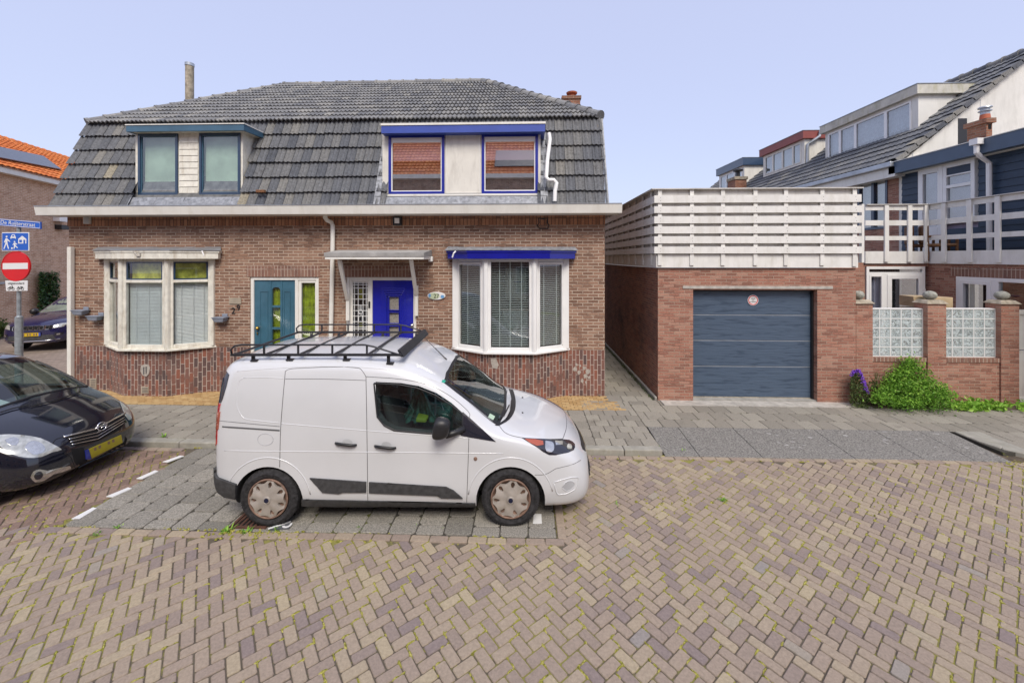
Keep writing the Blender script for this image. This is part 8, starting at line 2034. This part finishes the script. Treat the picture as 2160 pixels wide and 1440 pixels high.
# mounded volume: clumps over a sloping heap
m = MB(); pts = []
clumps = []
while len(clumps) < 260:
    x, y = random.uniform(1838, 2013), random.uniform(758, 862)
    if inpoly(x, y, prof):
        hfr = (862 - y) / 104
        dep = 8.24 - (1 - hfr) * random.uniform(.1, .62)
        P = at(x, y, dep)
        if P.z < PZ + .02: P.z = PZ + .02 + random.random() * .06
        clumps.append((P, random.random()))
for P, tb in clumps:
    k = random.randint(24, 44); r_ = random.uniform(.05, .10)
    for q in range(k):
        o_ = Vector((random.gauss(0, r_), random.gauss(0, r_ * .8), random.gauss(0, r_ * .7)))
        v = P + o_; 
        if v.y > 8.29: v.y = 8.29
        if v.z < PZ: v.z = PZ + .005
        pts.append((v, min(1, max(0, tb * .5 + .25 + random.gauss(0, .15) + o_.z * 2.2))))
leafcloud(m, pts, .055, 2.6, .25); m.build('leaves', 'leaf', bush, recalc=False)
m = MB()
for k in range(26): a = Vector((XY(1900, 8.2) + random.gauss(.1, .22), 8.16, PZ)); P, _ = random.choice(clumps); m.tube([a, (a + P) / 2 + Vector((0, -.05, .08)), P], [.010, .007, .003], 5)
m.build('stems', 'stem_brown', bush)
low = empty('leafy_herbs', (XY(2070, 8.1), 8.1, PZ), label='low light green leafy plants at the foot of the garden wall, right of the bush', cat='plants')
m = MB(); pts = []
for cx_, cyy_, sx_, n, sz in ((2020, 848, 12, 160, .06), (2040, 853, 10, 140, .07), (2060, 849, 14, 220, .10), (2082, 848, 10, 160, .10), (2105, 852, 10, 90, .07), (2122, 850, 7, 60, .06), (2150, 852, 7, 60, .05)):
    for k in range(n // 2):
        P = at(random.gauss(cx_, sx_ * .6), 850, random.uniform(7.86, 8.2)); P.z = PZ + abs(random.gauss(0, .055)) + .01; pts.append((P, random.uniform(.55, 1)))
leafcloud(m, pts, .095, 1.7, .4); m.build('leaves', 'leaf', low, recalc=False)
ab = empty('purple_aubrieta', (XY(1810, 8.2), 8.18, PZ), label='tall narrow grey-green plant with a band of purple flowers at the garage corner', cat='plant')
m = MB(); pts = []; pf = [(1793, 850), (1793, 800), (1799, 786), (1808, 781), (1815, 786), (1822, 805), (1829, 830), (1831, 850)]
for k in range(2600):
    x, y = random.uniform(1793, 1831), random.uniform(781, 852)
    if inpoly(x, y, pf): dpt = 8.24 - random.uniform(.02, .20) - (.10 if y > 815 else 0) * random.random(); pts.append((at(x, y, dpt), random.random()))
leafcloud(m, pts, .034, 1.8, .2); 
for k in range(150): P = at(random.gauss(1815, 11), 850, random.uniform(7.95, 8.1)); P.z = PZ + random.random() * .06; leafcloud(m, [(P, random.uniform(.4, 1))], .045)
m.build('leaves', 'aubrieta_leaf', ab, recalc=False); m = MB(); pts = []
for k in range(420):
    t = random.random(); ctrl = [(1795, 790), (1803, 783), (1812, 781), (1819, 797), (1825, 815), (1831, 830)]; s_ = t * 4.999; i = int(s_); f = s_ - i
    x = ctrl[i][0] * (1 - f) + ctrl[i + 1][0] * f + random.gauss(0, 1.6); y = ctrl[i][1] * (1 - f) + ctrl[i + 1][1] * f + random.gauss(0, 1.6); pts.append((at(x, y, 8.02 + random.random() * .06), random.random()))
leafcloud(m, pts, .028, 1.1, .0); m.build('flowers', 'flower_purple', ab, recalc=False)
m = MB()
for k in range(16):
    P = Vector((XY(1840, 8.2) + random.gauss(0, .06), 8.15, PZ)); m.tube([P, P + Vector((random.gauss(0, .03), -.02, .25 + random.random() * .2)), P + Vector((random.gauss(0, .07), -.05, .45 + random.random() * .25))], [.006, .005, .003], 4)
hs_ = empty('wild_stems', (XY(1840, 8.2), 8.15, PZ), label='thin upright weed stems between the purple flowers and the bush', cat='weed'); m.build('stems', 'aubrieta_leaf', hs_)
m = MB(); pts = []
for k in range(240): pts.append((at(random.gauss(1838, 7), random.uniform(806, 848), 8.12), random.random()))
leafcloud(m, pts, .04); m.build('leaves', 'aubrieta_leaf', hs_, recalc=False)
# low dead plants behind, left of the suv
brn = empty('brown_shrub', (onwall(4, 700, .5).x, onwall(4, 700, .5).y, 0), label='small brownish shrub at the far left beside the dark blue suv', cat='shrub')
m = MB(); pts = []
for k in range(700): P = onwall(random.gauss(3, 7), random.gauss(697, 9), random.uniform(.1, .7)); P.z = max(P.z, .02); pts.append((P, random.uniform(.2, 1)))
leafcloud(m, pts, .12); m.build('leaves', 'aubrieta_leaf', brn, recalc=False)
# moss and weeds along the foot of the garage side wall
m = MB(); pts = []
for k in range(500): pts.append(((GX0 - .08 - abs(random.gauss(0, .03)), random.uniform(8.25, 13), PZ + abs(random.gauss(0, .02))), random.random()))
leafcloud(m, pts, .03); tag(m.build('wall_foot_weeds', 'aubrieta_leaf', recalc=False), kind='stuff')
